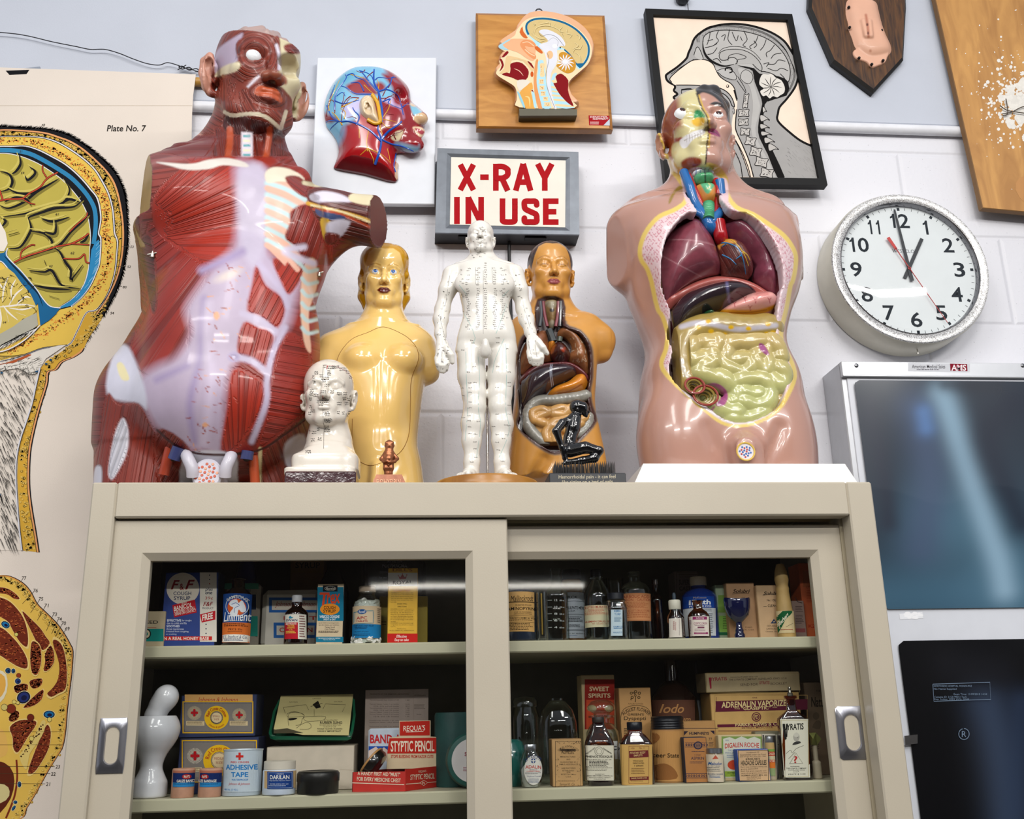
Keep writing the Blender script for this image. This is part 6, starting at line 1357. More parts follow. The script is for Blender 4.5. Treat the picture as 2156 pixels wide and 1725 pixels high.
hair=CP(.5-MX(MX(hairline-z,-.55-z),-(ax*0+1))/.02,0,1)*((p.P[:,1]<660));hair2=((y>0.)&(z>-.46)&(ax>.2)&(p.P[:,1]<655))*1.
earm=(ax>.315)&(np.abs(z+.045)<.15)&(y>-.06)&(y<.22)&(p.fr>-1);hair2=hair2*(~earm)
for w_ in(hair,hair2):p.lay(w_*(~earm),'#cc950a',None,-1)
hd.pl(p,'#5f170e');hd.paint_brows(p,'#a9750e',.01)
p.ln([768,745,800,748,835,744],.1,'#dca94e')if False else None
p.obj('body',t,vmat('doll_plastic',.16,.7,mott=.04,mscale=14),Q)
for q in(-1,1):hd.eye('eye',t,q,iris='#2466c4',gaze=(.02,.1),r=.06,ir=.03)
S=Skin(V,Q);g=G()
L=[(742,882),(742,930),(752,965),(775,980),(800,976),(840,955),(858,925),(863,890),(864,850),(866,800),(880,760),(878,735),(862,714),(840,700),(815,690),(798,690),(775,700),(740,715),(715,745),(708,775),(716,800)]
Pq=S.path(L,6);tube(g,Pq,.0006,mat('#8a5a17',.5),5);obj('panel_seam',g,t)
# ---- acupuncture head on a dark block
f=Fig(.078);P=f.P
t=TH('acupuncture_bust','white porcelain acupuncture head covered in small marks, on a dark brown block','anatomical model',(P(680,1010)[0],.078,ZT))
v=f.vol(585,1020,785,755,-.08,.09,.0014)
hd=Head(P(690.7,834.5),.125,yaw=-1.5,pitch=-6.6);hd.build(v,eyes='closed',lips=.95,es=1.05,jaw=.92)
v.cone(P(693,870,.014),P(694,935,.01),.03,.0315,.012);v.cone(P(693,935,.008),P(692,962,.004),.034,.046,.02)
v.slices([f.rowf(938,660,725,.03,.04),f.rowf(950,628,752,.045,.05),f.rowf(958,618,758,.05,.05),f.rowf(984,618,758,.05,.05)],.012,n=5)
v.slices([f.rowf(982,605,752,.056,.055),f.rowf(995,605,754,.056,.055)],.002,n=8)
V,Q=v.mesh(2);p=Paint(V,Q,'#d9d1c4');p.obj('bust',t,vmat('porcelain',.22,.6,mott=.03),Q)
S=Skin(V,Q)
def marks(name,par,S,groups,inkc='#3a3634',w=1.15,seed=1):
 R_=random.Random(seed);g=G()
 def dab(x0,y0,x1,y1,wd,c):
  a,n=S.hit(x0,y0);b,n2=S.hit(x1,y1)
  if a is None or b is None or np.linalg.norm(a-b)>.02:return
  n=n if n@(CAM-a)>0 else-n;d=b-a;s_=np.cross(n,d);L_=np.linalg.norm(s_)
  if L_<1e-9:return
  s_=s_/L_*wd*mpp(x0,y0,a[1])/2;o=n*.00022;V_=[a-s_+o,b-s_+o,b+s_+o,a+s_+o]
  F_=(0,1,2,3)if np.cross(V_[1]-V_[0],V_[2]-V_[0])@n>0 else(3,2,1,0);g.add(V_,[F_],ink(c))
 for gr in groups:
  x,y,n=gr[:3];c=gr[3]if len(gr)>3 else inkc
  for i in range(n):
   for r in range(2 if n>2 and w>1 else 1):
    u,v_=x+i*2.+R_.uniform(-.4,.4),y+r*4+R_.uniform(-.5,.5);k_=R_.random()
    if k_<.45:dab(u,v_-1.3,u+.2,v_+1.3,w,c)
    elif k_<.8:dab(u-.9,v_,u+1,v_+R_.uniform(-.6,.6),w,c)
    else:dab(u-.8,v_-1,u+.8,v_+1,w,c)
 return g,dab
C6=(590,740,310/1782)
pts=[(420,250,4),(395,300,3),(480,285,4),(575,235,3),(575,265,4),(505,315,8),(510,345,4),(540,400,5),(400,360,3),(365,465,4),(360,505,4),(410,520,5),(355,565,3),(490,480,3),(525,480,3),(610,480,4),(690,500,5),(770,500,4),(760,560,4),(815,570,3),(840,540,2),(690,620,5),(785,620,4),(530,595,6),(450,600,7),(470,630,5),(360,660,3),(370,710,5),(345,740,3),(530,735,6),(550,755,5),(690,730,3),(750,735,3),(795,760,4),(825,730,3),(530,820,9),(545,835,6),(545,905,4),(540,945,6),(450,930,3),(385,970,5),(375,1060,4),(460,1050,4),(350,960,2),(565,185,10),(630,180,8),(720,205,8),(520,170,4),(800,240,4),(835,300,4),(310,1205,6)]
g,dab=marks('m',t,S,[(C6[0]+x*C6[2],C6[1]+y*C6[2],n)for x,y,n in pts])
def c6l(L,c,w=.9):
 L=spl(crp(C6)(L),5)
 for a,b in zip(L[:-1],L[1:]):dab(a[0],a[1],b[0],b[1],w,c)
c6l([525,170,515,250,510,330],'#77706a');c6l([517,700,520,850,530,900,528,1050,527,1180],'#77706a');c6l([517,535,517,580],'#b5343a',1.6);c6l([575,175,560,220],'#b5343a',1.4);c6l([530,170,640,175,760,220,850,300,890,400],'#b5656a',.8);c6l([340,420,318,520,315,640],'#a5554f',.9);c6l([360,880,355,1000],'#a5554f',.9)
obj('point_markings',g,t)
g=G();A=[un(600,993,.018),un(750,993,.018)];z1=float(un(680,993,.022)[2]);box(g,A[0][0],A[1][0],.018,.138,ZT,z1-.0004,mat('#37141a',.16,coat=.7,var=.3,scale=60,bump=.5,bscale=70),.002);obj('plinth',g,t,smooth=30)
# ---- little bronze boy
f=Fig(.05);P=f.P
t=TH('bronze_boy_figurine','tiny copper-coloured standing boy holding his belly on a lettered wedge base','figurine',(P(818,1015)[0],.05,ZT));
v=f.vol(795,1012,842,920,-.03,.03,.0007)
v.ell(P(820,938),(.0072,.008,.0092),.001);v.ell(P(820,944,-.0015),(.0062,.006,.006),.002);v.ell(P(819.5,939.5,-.0085),(.0014,.0018,.0014),.001);v.cone(P(813.5,933,-.004),P(826,933,-.004),.0025,.0025,.002)
for q in(-1,1):v.ell(P(820+q*9.2,939,.001),(.0012,.002,.0022),.001);v.ell(P(820+q*3.2,937,-.0088),(.0014,.001,.001),.001,'sub')
v.cone(P(820,946),P(819,953),.0042,.0045,.002);v.chain([P(819,955),P(818,965),P(818,973)],[.0085,.0082,.0082],.003)
v.ell(P(818,966,-.006),(.006,.005,.006),.003)
for q,xs in((-1,[(811,956),(803,967),(809,973),(814.5,971)]),(1,[(827,956),(836,966),(831,972),(821,973)])):
 v.chain([P(*xs[0]),P(*xs[1]),P(*xs[2],-.006),P(*xs[3],-.0115)],[.0036,.0031,.0026,.0022],.0015)
 hx,hy=xs[3]
 for i in range(4):v.cone(P(hx,hy-1.6+i*1.3,-.0115),P(hx-q*(3.2 if i in(1,2)else 2.6),hy-1.8+i*1.4,-.0125),.0007,.0006,.0003)
 v.cone(P(hx,hy-1,-.0115),P(hx-q*1.2,hy-3.4,-.0125),.0008,.0006,.0004)
 v.chain([P(818+q*4.5,974),P(818+q*5,986,-.001),P(818+q*3.8,997),P(818+q*3.6,1004)],[.0054,.0046,.0036,.0028],.002);v.cone(P(818+q*3.6,1004.5),P(818+q*4.4,1006,-.007),.0028,.0022,.002)
v.ell(P(818,979,-.0065),(.0014,.0016,.0025),.001)
V,Q=v.mesh(1);p=Paint(V,Q,'#6d4532');obj_np('figure',V,Q,mat('#9b6243',.34,metal=.75,var=.35,scale=90),t)
g=G();Yb_=.022;q=[un(792,1008,Yb_+.004),un(846,1007,Yb_+.004),un(856,1032,Yb_),un(782,1032,Yb_)];z0=float(P(818,1006)[2])
a0,a1,b0,b1=q[0][0],q[1][0],q[3][0],q[2][0];zb_=ZT
V_=[(b0,Yb_,zb_),(b1,Yb_,zb_),(b1,.085,zb_),(b0,.085,zb_),(a0,Yb_+.006,z0),(a1,Yb_+.006,z0),(a1,.078,z0),(a0,.078,z0)]
g.add(V_,[(0,1,5,4),(1,2,6,5),(2,3,7,6),(3,0,4,7),(4,5,6,7)],mat('#8a5b46',.35,metal=.6,var=.2,scale=90));obj('base',g,t,smooth=None)
yt=lambda z_:Yb_+.006*(z_-zb_)/(z0-zb_)
a=Art(lambda P_,z_:Ar([(lambda q_:(q_[0],yt(q_[2])-z_,q_[2]))(un(pp[0],pp[1],Yb_+.003))for pp in P_]))
a.tx('UROHYDRIN',786,1009.5,843,1023,'#2f1d18',.02);a.z+=.0003;a.tx('UROHYDRIN',786.6,1009,843.6,1022.5,mat('#b9876b',.3,metal=.7),0.);a.done('lettering',t)
# ---- acupuncture man
f=Fig(.085);P=f.P
t=TH('acupuncture_man','white standing acupuncture man covered in rows of tiny marks, on a round wooden base','figurine',(P(1024,1005)[0],.1,ZT))
v=f.vol(905,1020,1155,462,-.085,.07,.0013);rxb=(un(1135,1005,.1)[0]-un(912,1005,.1)[0])/2;zt2=float(un(1024,995,.1-rxb)[2])
C7=(880,450,300/877)
def q7(x,y,d=0.):return P(C7[0]+x*C7[2],C7[1]+y*C7[2],d)
kk=mpp(1000,700,.085)*C7[2]
def r7(y,a,b,fr,bk):return f.row(C7[1]+y*C7[2],C7[0]+a*C7[2],C7[0]+b*C7[2],fr,bk)
v.slices([r7(300,345,440,.018,.02),r7(325,255,560,.024,.026),r7(370,240,572,.03,.03),r7(430,243,575,.034,.03),r7(500,255,572,.033,.03),r7(580,272,560,.031,.027),r7(640,275,570,.03,.027),r7(700,258,590,.031,.03),r7(770,240,604,.03,.034),r7(820,240,604,.024,.03),r7(850,244,600,.014,.02)],.014,n=2.5)
v.ell(q7(330,430,-.022),(.03,.014,.022),.008);v.ell(q7(490,430,-.022),(.03,.014,.022),.008)
for q,L in((-1,[(325,850),(330,1000),(345,1110),(350,1190),(338,1290),(330,1400),(333,1520),(330,1560)]),(1,[(520,850),(515,1000),(505,1110),(505,1190),(515,1290),(512,1400),(516,1520),(518,1560)])):
 w=[88,82,70,64,68,56,42,40];v.chain([q7(*l_)for l_ in L],[w_*kk for w_ in w],.006,sy=.95)
 v.ell(q7(L[3][0],1180,-.012),(.013,.01,.016),.006)
 v.ell(q7(L[4][0]+q*(-14)*-1,1290,.01),(.015,.012,.03),.008)
 fx=-1 if q<0 else 1;hx=L[7][0]
 def ft(x_,d_,hgt):q_=q7(x_,1570,d_);return Ar([q_[0],q_[1],zt2+hgt])
 v.chain([q7(hx,1540),ft(hx,.004,.011),ft(hx+fx*18,-.02,.009),ft(hx+fx*28,-.034,.006)],[.0115,.0115,.01,.008],.008)
 for i in range(5):a_=-22+i*15;v.cone(ft(hx+fx*(a_*.9+30),-.03,.006),ft(hx+fx*(a_+44),-.047+.003*i,.0042),.0048 if i else .006,.0036 if i else .005,.001)
v.ell(q7(415,810,-.038),(.0065,.009,.012),.004);v.ell(q7(415,850,-.034),(.01,.01,.012),.006)
v.cone(q7(390,190,.006),q7(395,320,.004),.0195,.022,.012);v.cone(q7(395,305,.008),q7(255,345,.008),.016,.014,.015);v.cone(q7(395,305,.008),q7(560,345,.008),.016,.014,.015)
AL=[(205,375),(180,470),(150,590),(140,650),(138,740),(145,800)];AR=[(600,370),(625,470),(650,590),(668,650),(692,730),(705,775)]
for L,dd in((AL,[0,0,.004,0,-.006,-.01]),(AR,[0,0,.004,-.004,-.016,-.022])):v.chain([q7(*l_,d_)for l_,d_ in zip(L,dd)],[w_*kk for w_ in(56,50,44,44,32,28)],.008)
def hand(base,kn,tips,thumb,r,d):
 """palm from wrist to knuckles, four bent fingers, a thumb from the side of the palm"""
 v.chain([q7(*base,d),q7(sum(a for a,b in kn)/4,sum(b for a,b in kn)/4,d)],[r*1.05,r*1.2],.004,sy=.62)
 for i,((x,y),(u,w))in enumerate(zip(kn,tips)):
  m=((x+u)/2+(x-base[0])*.04,(y+w)/2);v.cone(q7(x,y,d),q7(*m,d-.004),.0052,.0047,.0012);v.cone(q7(*m,d-.004),q7(u,w,d),.0047,.0038,.0012)
 v.cone(q7(*thumb[0],d-.004),q7(*thumb[1],d-.008),.0068,.0055,.003);v.cone(q7(*thumb[1],d-.008),q7(*thumb[2],d-.006),.0055,.004,.002)
hand((150,810),[(118,890),(138,900),(160,902),(178,893)],[(128,955),(142,970),(158,972),(173,962)],[(178,835),(203,870),(212,915)],.0105,-.012)
hand((710,785),[(685,850),(710,862),(735,862),(758,850)],[(695,915),(715,928),(738,930),(760,920)],[(740,790),(770,825),(795,860)],.0115,-.026)
hd=Head(P(1011.8,504.9,.002),.0711,yaw=-4,pitch=-9);hd.build(v,eyes='closed',es=1.1)
V,Q=v.mesh(2);p=Paint(V,Q,'#dcd8cf');p.obj('body',t,vmat('white_vinyl',.25,.5,mott=.03,mscale=40),Q)
S=Skin(V,Q);R7=random.Random(9);gr=[]
def spots(L):gr.extend((C7[0]+x*C7[2],C7[1]+y*C7[2],n)for x,y,n in L)
for y in list(range(305,440,14))+list(range(460,720,13)):
 spots([(410+R7.uniform(-4,4),y,3)])
 if y>320:
  spots([(365+R7.uniform(-8,4),y+3,3),(465+R7.uniform(-4,8),y+2,3)])
  if R7.random()<.75:spots([(300+R7.uniform(-8,12),y+4,3),(515+R7.uniform(-10,8),y+3,3)])
  if R7.random()<.35:spots([(262+R7.uniform(-6,20),y,2),(545+R7.uniform(-12,6),y,2)])
for x,y in((330,780),(335,795),(490,765),(490,795),(275,840),(545,832),(345,942),(490,942),(310,975),(560,975),(320,1042),(350,1040),(322,1072),(318,1100),(322,1160),(318,1195),(312,1245),(314,1275),(316,1312),(318,1355),(352,1358),(350,1405),(350,1447),(356,1500),(330,1530),(560,1040),(560,1062),(560,1180),(486,1070),(486,1235),(560,1235),(540,1300),(486,1360),(545,1362),(525,1385),(486,1408),(495,1455),(520,1525),(268,1075),(276,1120),(370,1280),(464,1310),(560,1305),(280,1255)):spots([(x-8,y,4)])
for L in(AL,AR):
 for i in range(24):j=R7.uniform(0,4.9);a_,b_=L[int(j)],L[int(j)+1];q=j%1;spots([(a_[0]+(b_[0]-a_[0])*q+R7.uniform(-26,22),a_[1]+(b_[1]-a_[1])*q,2 if R7.random()<.6 else 1)])
for i in range(22):spots([(R7.uniform(112,185),R7.uniform(815,965),2)])
for x,y in((682,790),(722,785),(700,838),(710,838),(690,905),(716,922),(738,925),(790,858)):spots([(x,y,1)])
for y in range(85,275,12):spots([(375+R7.uniform(-26,34)*(1 if y>110 else 1.),y,3),(375+R7.uniform(-50,50)*.9,y+4,2)])
g,dab=marks('m',t,S,gr,'#57524f',.8,3)
def c7l(L,c,w=.7):
 L=spl(crp(C7)(L),6)
 for a_,b_ in zip(L[:-1],L[1:]):dab(a_[0],a_[1],b_[0],b_[1],w,c)
GRN,GY='#8fbdb8','#8d8a88'
for L in([(295,850),(298,1000),(305,1200),(290,1400)],[(370,880),(378,1000),(372,1200),(385,1300),(360,1500)],[(540,800),(545,1000),(540,1200),(560,1340),(500,1500)],[(460,980),(475,900),(530,770)],[(280,610),(330,700),(350,760)],[(545,560),(510,660),(480,740)],[(255,440),(300,500)],[(355,760),(340,800)],[(560,470),(520,510)]):c7l(L,GRN)
for L in([(402,350),(402,500),(402,740)],[(355,330),(355,430),(375,440)],[(455,330),(460,430)],[(130,620),(160,740),(175,800)],[(195,380),(170,560)],[(645,560),(690,700)],[(150,840),(140,960)],[(680,800),(705,900)],[(720,800),(735,900)],[(385,190),(388,240)]):c7l(L,GY,.6)
obj('point_markings',g,t)
g=G();rx=rxb
LA(g,[(rx-.004,ZT-zt2),(rx,ZT-zt2+.002),(rx,-.004),(rx-.003,-.0003),(rx-.006,0)],wood('#8a5a22','#b27d35','oak',(1,3,1),.3),(un(1024,1003,.1)[0],.1,zt2),72);obj('base',g,t,smooth=40)
g=G();tube(g,[Ar([un(1027,1000,.105)[0],.105,zt2-.002]),un(1025,770,.105)],.0016,mat('#a39f9a',.2,metal=1.,var=0),12);obj('support_rod',g,t)
# == torsos opened to show the organs
def OG(name,par,pts,Yb,depth,R_,h,m,base,k=3,pw=.5,back=.006,fn=None,paint=None,fib=None,smooth=2):
 """an inflated organ from its outline in the photo; fn adds detail to the volume, paint the colours"""
 P=XZ(pts,Yb-depth*.3,k);lo,hi=P.min(0)-.012,P.max(0)+.012
 v=Vol((lo[0],Yb-depth*1.5-.012,lo[1]),(hi[0],Yb+back+.006,hi[1]),h);v.relief(P,Yb,depth,R_,pw=pw,back=back)
 if fn:fn(v)
 V,Q=v.mesh(smooth);p=Paint(V,Q,base)
 if fib is not None:p.fib=fib(p.P);p.fw[:]=1
 if paint:paint(p)
 return p.obj(name,par,m,Q),V,Q
def coil(v,pts,Y,r,k=.0015,sub=5,kp=6,dy=0.):
 P=spl(Ar(pts,float),kp);W_=[un(x,y,Y)for x,y in P];rr=[r*(1+.05*sin(i*.7))for i in range(len(W_))]
 v.chain(W_,rr,k)
 return W_
# ---- big flesh-pink torso
f=Fig(.25);P=f.P
t=TH('organ_torso','flesh-pink torso opened to show its organs, half the face a skull, on a white plinth','anatomical model',(P(1530,985)[0],.25,ZT))
zp=float(un(1570,984,.11)[2])
C8=(1260,160,500/1725);C9=(1260,560,500/1835)
c8=crp(C8)
c9=crp(C9)
v=f.vol(1262,1020,1745,150,-.2,.15,.0026)
v.slices([f.row(425,1400,1580,.05,.06),f.row(455,1310,1655,.085,.09),f.row(500,1300,1672,.115,.11),f.row(560,1310,1678,.13,.11),f.row(620,1322,1672,.13,.11),f.row(680,1345,1652,.125,.105),f.row(740,1362,1645,.12,.105),f.row(800,1352,1672,.12,.11),f.row(860,1348,1684,.12,.115),f.row(920,1346,1698,.115,.115),f.row(985,1352,1710,.11,.11),f.row(1040,1352,1712,.105,.11)],.012,n=2.5)
v.cone(P(1335,490,.01),P(1320,570,.01),.055,.042,.02);v.cone(P(1660,500),P(1672,560),.04,.03,.02)
v.cut(P(1284,500),(-1,-.42,-.1),zmin=float(P(1300,640)[2]));v.cut(P(1684,520),(1,-.35,0),zmin=float(P(1680,640)[2]))
v.cone(P(1478,330,.035),P(1480,440,.03),.062,.07,.02);v.cone(P(1480,415,.04),P(1360,455,.03),.05,.045,.04);v.cone(P(1480,415,.04),P(1610,455,.03),.05,.045,.04)
for q,x in((-1,1425),(1,1628)):v.ell(P(x,930,-.05),(.068,.07,.1),.03)
v.cone(P(1570,945,-.115),P(1572,1000,-.1),.03,.034,.02);v.cone(P(1568,930,-.11),P(1570,945,-.155),.017,.0165,.006);v.cut(P(1570,950,-.15),(0,-1,0),zmin=float(P(1570,985,-.15)[2]))
for q in(-1,1):v.cone(P(1570+q*75,900,-.125),P(1570+q*32,1000,-.105),.004,.004,.02,'sub')
# shoulder blade hollow of the sawn arm
v.ell(P(1350,640,-.09),(.03,.05,.09),.03,'sub')
hd=Head(P(1468,294),.23,yaw=-4,pitch=-8,roll=2);hd.build(v,jaw=.9,nose=.95,lips=.9,top=.75,width=.93)
hd.E(v,(-.08,-.4,-.17),(.05,.06,.06),.015,'sub');hd.E(v,(-.2,-.2,-.33),(.1,.1,.05),.03,'sub')if False else None
hd.C(v,[(.03,-.27,.33),(.13,-.22,.36),(.24,-.08,.32),(.28,.08,.2)],[.05,.05,.05,.05],.05)
# opening
OPEN=c8([700,1015,640,1010,560,1080,490,1180,462,1290,458,1400,468,1500,495,1600,530,1700])+c9([555,500,585,640,560,780,600,900,680,1000,800,1090,960,1200,1090,1225,1230,1195,1360,1120,1420,1010,1455,860,1430,720,1375,600,1375,450,1390,280,1415,150])+c8([1335,1600,1330,1450,1290,1310,1230,1200,1150,1090,1060,1020,960,1000,900,900,880,800,840,760,700,760,660,800,680,920])
OUTR=c8([600,640,490,660,560,740,605,810,620,900,540,960,430,1010,340,1110,295,1210,285,1290,300,1350,340,1410,370,1500,395,1620,420,1710])+c9([480,400,515,520,505,640,470,740,490,820,580,920,700,1030,820,1130,950,1225,1090,1250,1250,1215,1400,1120,1480,1000,1535,860,1510,740,1440,600,1430,500,1470,330,1500,160])+c8([1425,1500,1445,1410,1450,1310,1420,1230,1360,1150,1270,1080,1130,990,1010,940,945,840,925,730,850,650,780,630])
Yc=f.Y-.02
v.relief(XZ(OPEN,f.Y-.1,3),Yc,.3,.002,.007,'sub')
V,Q=v.mesh(2);p=Paint(V,Q,'#b18778')
SK='#b18778'
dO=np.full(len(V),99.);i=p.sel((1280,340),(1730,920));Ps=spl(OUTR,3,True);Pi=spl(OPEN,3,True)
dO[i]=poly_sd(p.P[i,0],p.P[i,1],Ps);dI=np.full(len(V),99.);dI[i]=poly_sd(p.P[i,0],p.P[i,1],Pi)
front=(V[:,1]<Yc+.05)
p.lay(CP(.5-dO/2,0,1)*front,'#d9bd62',None,-1);fr_=dO/(dO-dI+1e-6)
band=(dO<-9)
p.lay(CP((-dO-8)/3,0,1)*front,'#d8bfc3',None,-1)
sp_=np.sin(V[:,0]*3100)*np.sin(V[:,2]*2900)+.6*np.sin(V[:,0]*1700+V[:,2]*900)
p.lay(((dO<-10)&(sp_>.55)&(dI>6))*front*.75,'#b65a6c',None,-1)
p.lay(CP(.5-dI/3,0,1)*front*1.,'#cfc2c8',None,-1)
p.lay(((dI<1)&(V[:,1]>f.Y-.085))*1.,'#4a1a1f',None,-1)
l=hd.loc(V);x,y,z=l.T;face=(p.P[:,1]<372)&(z>-.62)
mid=p.P[:,0]-IP(p.P[:,1],[190,227,247,282,305,345],[1467,1477,1489,1492,1489,1486])
skull=CP(.5-MX(mid/2.,(y-.1)/.012),0,1)*face;skull*=(p.P[:,1]<352)
p.lay(skull,'#cbc18e',None,-1);tem=CP(.5-MX(MX(x+.2,y-.2),-.12-z)/.05,0,1)*face;p.lay(tem*(p.P[:,0]<1440),'#8c4530',None,-1)
p.ln(c8([715,130,750,230,790,300,800,420,790,500,780,640]),3.4,'#2f2420',1.5);p.ln(c8([728,130,762,230,800,300,808,420,800,520]),3,'#c9a53a',2)
p.pg(c8([700,255,740,250,775,290,760,305,720,300,695,310]),'#3f9460',3);p.pg(c8([680,320,720,305,770,310,765,350,720,368,685,350]),'#d3a62c',3)
p.pg(c8([490,470,600,448,605,470,545,490,530,560,550,650,500,560]),'#96401f',4);p.ln(c8([530,480,600,455]),6,'#8e321b',2);p.pg(c8([600,630,660,590,740,600,745,640,690,670,630,690]),'#84371f',4)
p.pg(c8([590,470,640,430,700,400,765,388,770,420,690,460,640,520,605,520]),'#dbd9da',2)
for q in range(7):xx=640+q*20;p.ln(c8([(xx,432-q*5),(xx+3,478-q*6)]),1.2,'#9d948c',1)
p.ln(c8([625,470,700,435,770,412]),1.4,'#9d948c',1)
p.pg(c8([705,20,800,20,920,120,985,230,985,345,945,335,925,260,885,195,830,145,760,120,715,135]),'#26211f',3,facing=-1)
earm=(x<-.3)&face&(np.abs(z+.045)<.17);p.lay(earm*1.,'#b98468',None,-1)
p.pg(c8([802,385,830,378,860,395,884,430,880,443,845,432,802,412]),'#8e3560',2);p.ln(c8([802,398,845,408,880,438]),1.2,'#5a1d3c',1);p.pg(c8([808,205,850,186,900,204,935,250,925,252,890,226,845,212]),'#2b2320',2)
p.ln(c8([440,420,470,500,500,600]),5,'#cda942',2);p.pg(c8([490,660,560,740,610,810,640,800,600,700,560,640,500,600]),'#c9a84a',4);p.pg(c8([600,730,640,740,660,900,640,920,620,860]),'#d9b9bd',3);p.pg(c8([800,640,870,650,930,720,940,780,880,740,830,700]),'#b0902f',4);p.pg(c8([895,750,935,760,945,880,930,940,905,860]),'#d9b9bd',3)
p.pg(c8([510,930,520,880,580,800,615,815,560,850,530,910]),'#8a6f25',3)
tc_=P(1570,951,-.1506)
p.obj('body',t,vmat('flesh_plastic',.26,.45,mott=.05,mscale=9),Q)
S=Skin(V,Q)
g=G();g.add([tc_+Ar([.0158*cos(q*.3),0,.0158*sin(q*.3)])for q in range(21)],[tuple(range(21))],mat('#cfc9cd',.4))
for k_ in range(18):
 a_,r_=k_*2.4,.0105*_sqrt((k_+.5)/18);LA(g,[(.0018,0),(.0015,.0006)],mat('#2b5da8' if k_%3 else '#b02a30',.4),(0,0,0),8);V_=g.V[-1];g.V[-1]=Sk([V_[:,0]+tc_[0]+r_*cos(a_),tc_[1]-.0002-V_[:,2],V_[:,1]+tc_[2]+r_*sin(a_)],1)
tube(g,[tc_+Ar([.0155*cos(q*.3),-.0003,.0155*sin(q*.3)])for q in range(22)],.0016,mat('#d3b04e',.4),6,cap=False);obj('cut_section',g,t,smooth=30)
for q,(x_,y_),r_,g_ in((-1,(605,272),.066,(.05,.25)),(1,(872,275),.054,(.05,.15))):
 h_=hd.loc(S.hit(*c8([(x_,y_)])[0])[0][None])[0];hd.eye('eye',t,q,iris='#3f1c14',gaze=g_,r=r_,ir=.028,pos=tuple(h_+Ar([0,r_*(.35 if q<0 else .72),0])))
GL=dict(rough=.24,coat=.5)
Yi=f.Y-.045
lungm=vmat('lung',.28,.5,mott=.16,mscale=70);
def lp(L):return lambda p:[p.ln(l_,1.6,'#a5767c',2)for l_ in L]
OG('lung',t,c8([640,1035,700,1015,750,1050,810,1130,850,1190,880,1290,905,1380,900,1420,800,1445,700,1480,600,1540,540,1600,510,1620,480,1560,460,1440,465,1320,490,1210,550,1110]),Yi,.062,.055,.0022,lungm,'#7a3a46',fib=None,paint=lp([c8([510,1190,640,1190,780,1210,860,1240]),c8([470,1310,600,1380,750,1460])]))
OG('lung',t,c8([915,1100,920,1050,960,1015,1020,1020,1100,1080,1180,1170,1250,1290,1300,1420,1325,1560,1325,1640,1270,1580,1180,1510,1135,1460,1140,1400,1150,1370,1100,1300,1030,1230,960,1170]),Yi,.06,.045,.0022,lungm,'#78394a')
OG('diaphragm',t,c8([480,1600,560,1560,700,1490,850,1450,1000,1460,1120,1500,1220,1560,1330,1640,1300,1720,1100,1640,850,1560,640,1600,540,1680,500,1700]),Yi+.012,.06,.035,.0024,vmat('diaph',.3,.4),'#a4564f')
hm=vmat('heart',.3,.4,fib=1,dark=.35,bump=.5,fscale=.5)
def hp(p):
 p.pg(c8([860,1210,900,1170,960,1180,1000,1210,900,1230,880,1260]),'#c58a3a',4)
o,Vh,Qh=OG('heart',t,c8([870,1215,920,1175,980,1185,1050,1220,1100,1290,1130,1370,1120,1440,1080,1465,1000,1455,920,1440,900,1390,880,1300]),Yi-.012,.058,.035,.002,hm,'#5f2a24',fib=along(60,4),paint=hp)
Sh=Skin(Vh,Qh)
def lines(S_,name,Ls,col,r,par):
 g=G()
 for L in Ls:
  q=S_.path(L,5)
  if len(q)>2:tube(g,q,LS(r,r*.55,len(q)),mat(col,.3,coat=.5),6)
 if not g.empty():return obj(name,g,par)
lines(Sh,'vein',[c8([890,1215,940,1215,1010,1250,1050,1330,1070,1440]),c8([930,1220,900,1240]),c8([1040,1300,1000,1330]),c8([900,1300,960,1330,1000,1370])],'#2f76a8',.0016,o);lines(Sh,'artery',[c8([900,1200,960,1190,1020,1240,1060,1300,1090,1380]),c8([1040,1270,1080,1300,1100,1340])],'#c9a02c',.0013,o)
# vessels of the neck
BL,RDV=mat('#1d5f9e',.25,coat=.5),mat('#9c141c',.25,coat=.5)
def vess(name,L,r,m_,d):
 g=G();L2=spl(Ar([list(c8([q[:2]])[0])+[d if len(q)<3 else q[2]]for q in L]),6);tube(g,[P(*q)for q in L2],r,m_,14);return obj(name,g,t)
dN=-.068
for L,r in(([(620,700,-.05),(660,800,dN),(700,920,dN),(760,1010,dN-.01),(800,1060,dN-.01),(820,1100,dN+.01)],.0095),([(880,760,dN),(890,860,dN),(900,960,dN),(850,1030,dN-.012),(805,1080,dN-.012),(800,1120,dN+.01)],.0095),([(790,1045,dN-.012),(815,1100,dN-.012),(835,1160,dN+.02)],.012),([(610,990,dN),(690,980,dN-.006),(770,1020,dN-.012)],.0075),([(1020,995,dN),(960,980,dN-.006),(900,985,dN-.008)],.0075)):vess('blue_vessel',L,r,BL,dN)
for L,r in(([(650,720,-.055),(700,830,dN+.004),(750,940,dN),(800,1030,dN)],.0065),([(850,760,-.06),(870,830,dN),(865,940,dN),(840,1010,dN-.005)],.0075),([(870,1060,dN-.01),(880,1120,dN-.012),(890,1170,dN-.01),(900,1230,dN+.02)],.0135)):vess('red_vessel',L,r,RDV,dN)
OG('larynx',t,c8([705,810,740,780,820,775,855,800,860,860,850,920,800,935,760,925,730,870]),f.Y-.055,.03,.018,.0018,vmat('cartilage',.3,.4),'#cf8a3e',paint=lambda p:(p.pg(c8([740,770,835,770,845,790,820,830,800,855,780,850,760,820]),'#57a878',3),p.ln(c8([800,780,815,800,790,820]),2,'#c9b77a',1.5)))
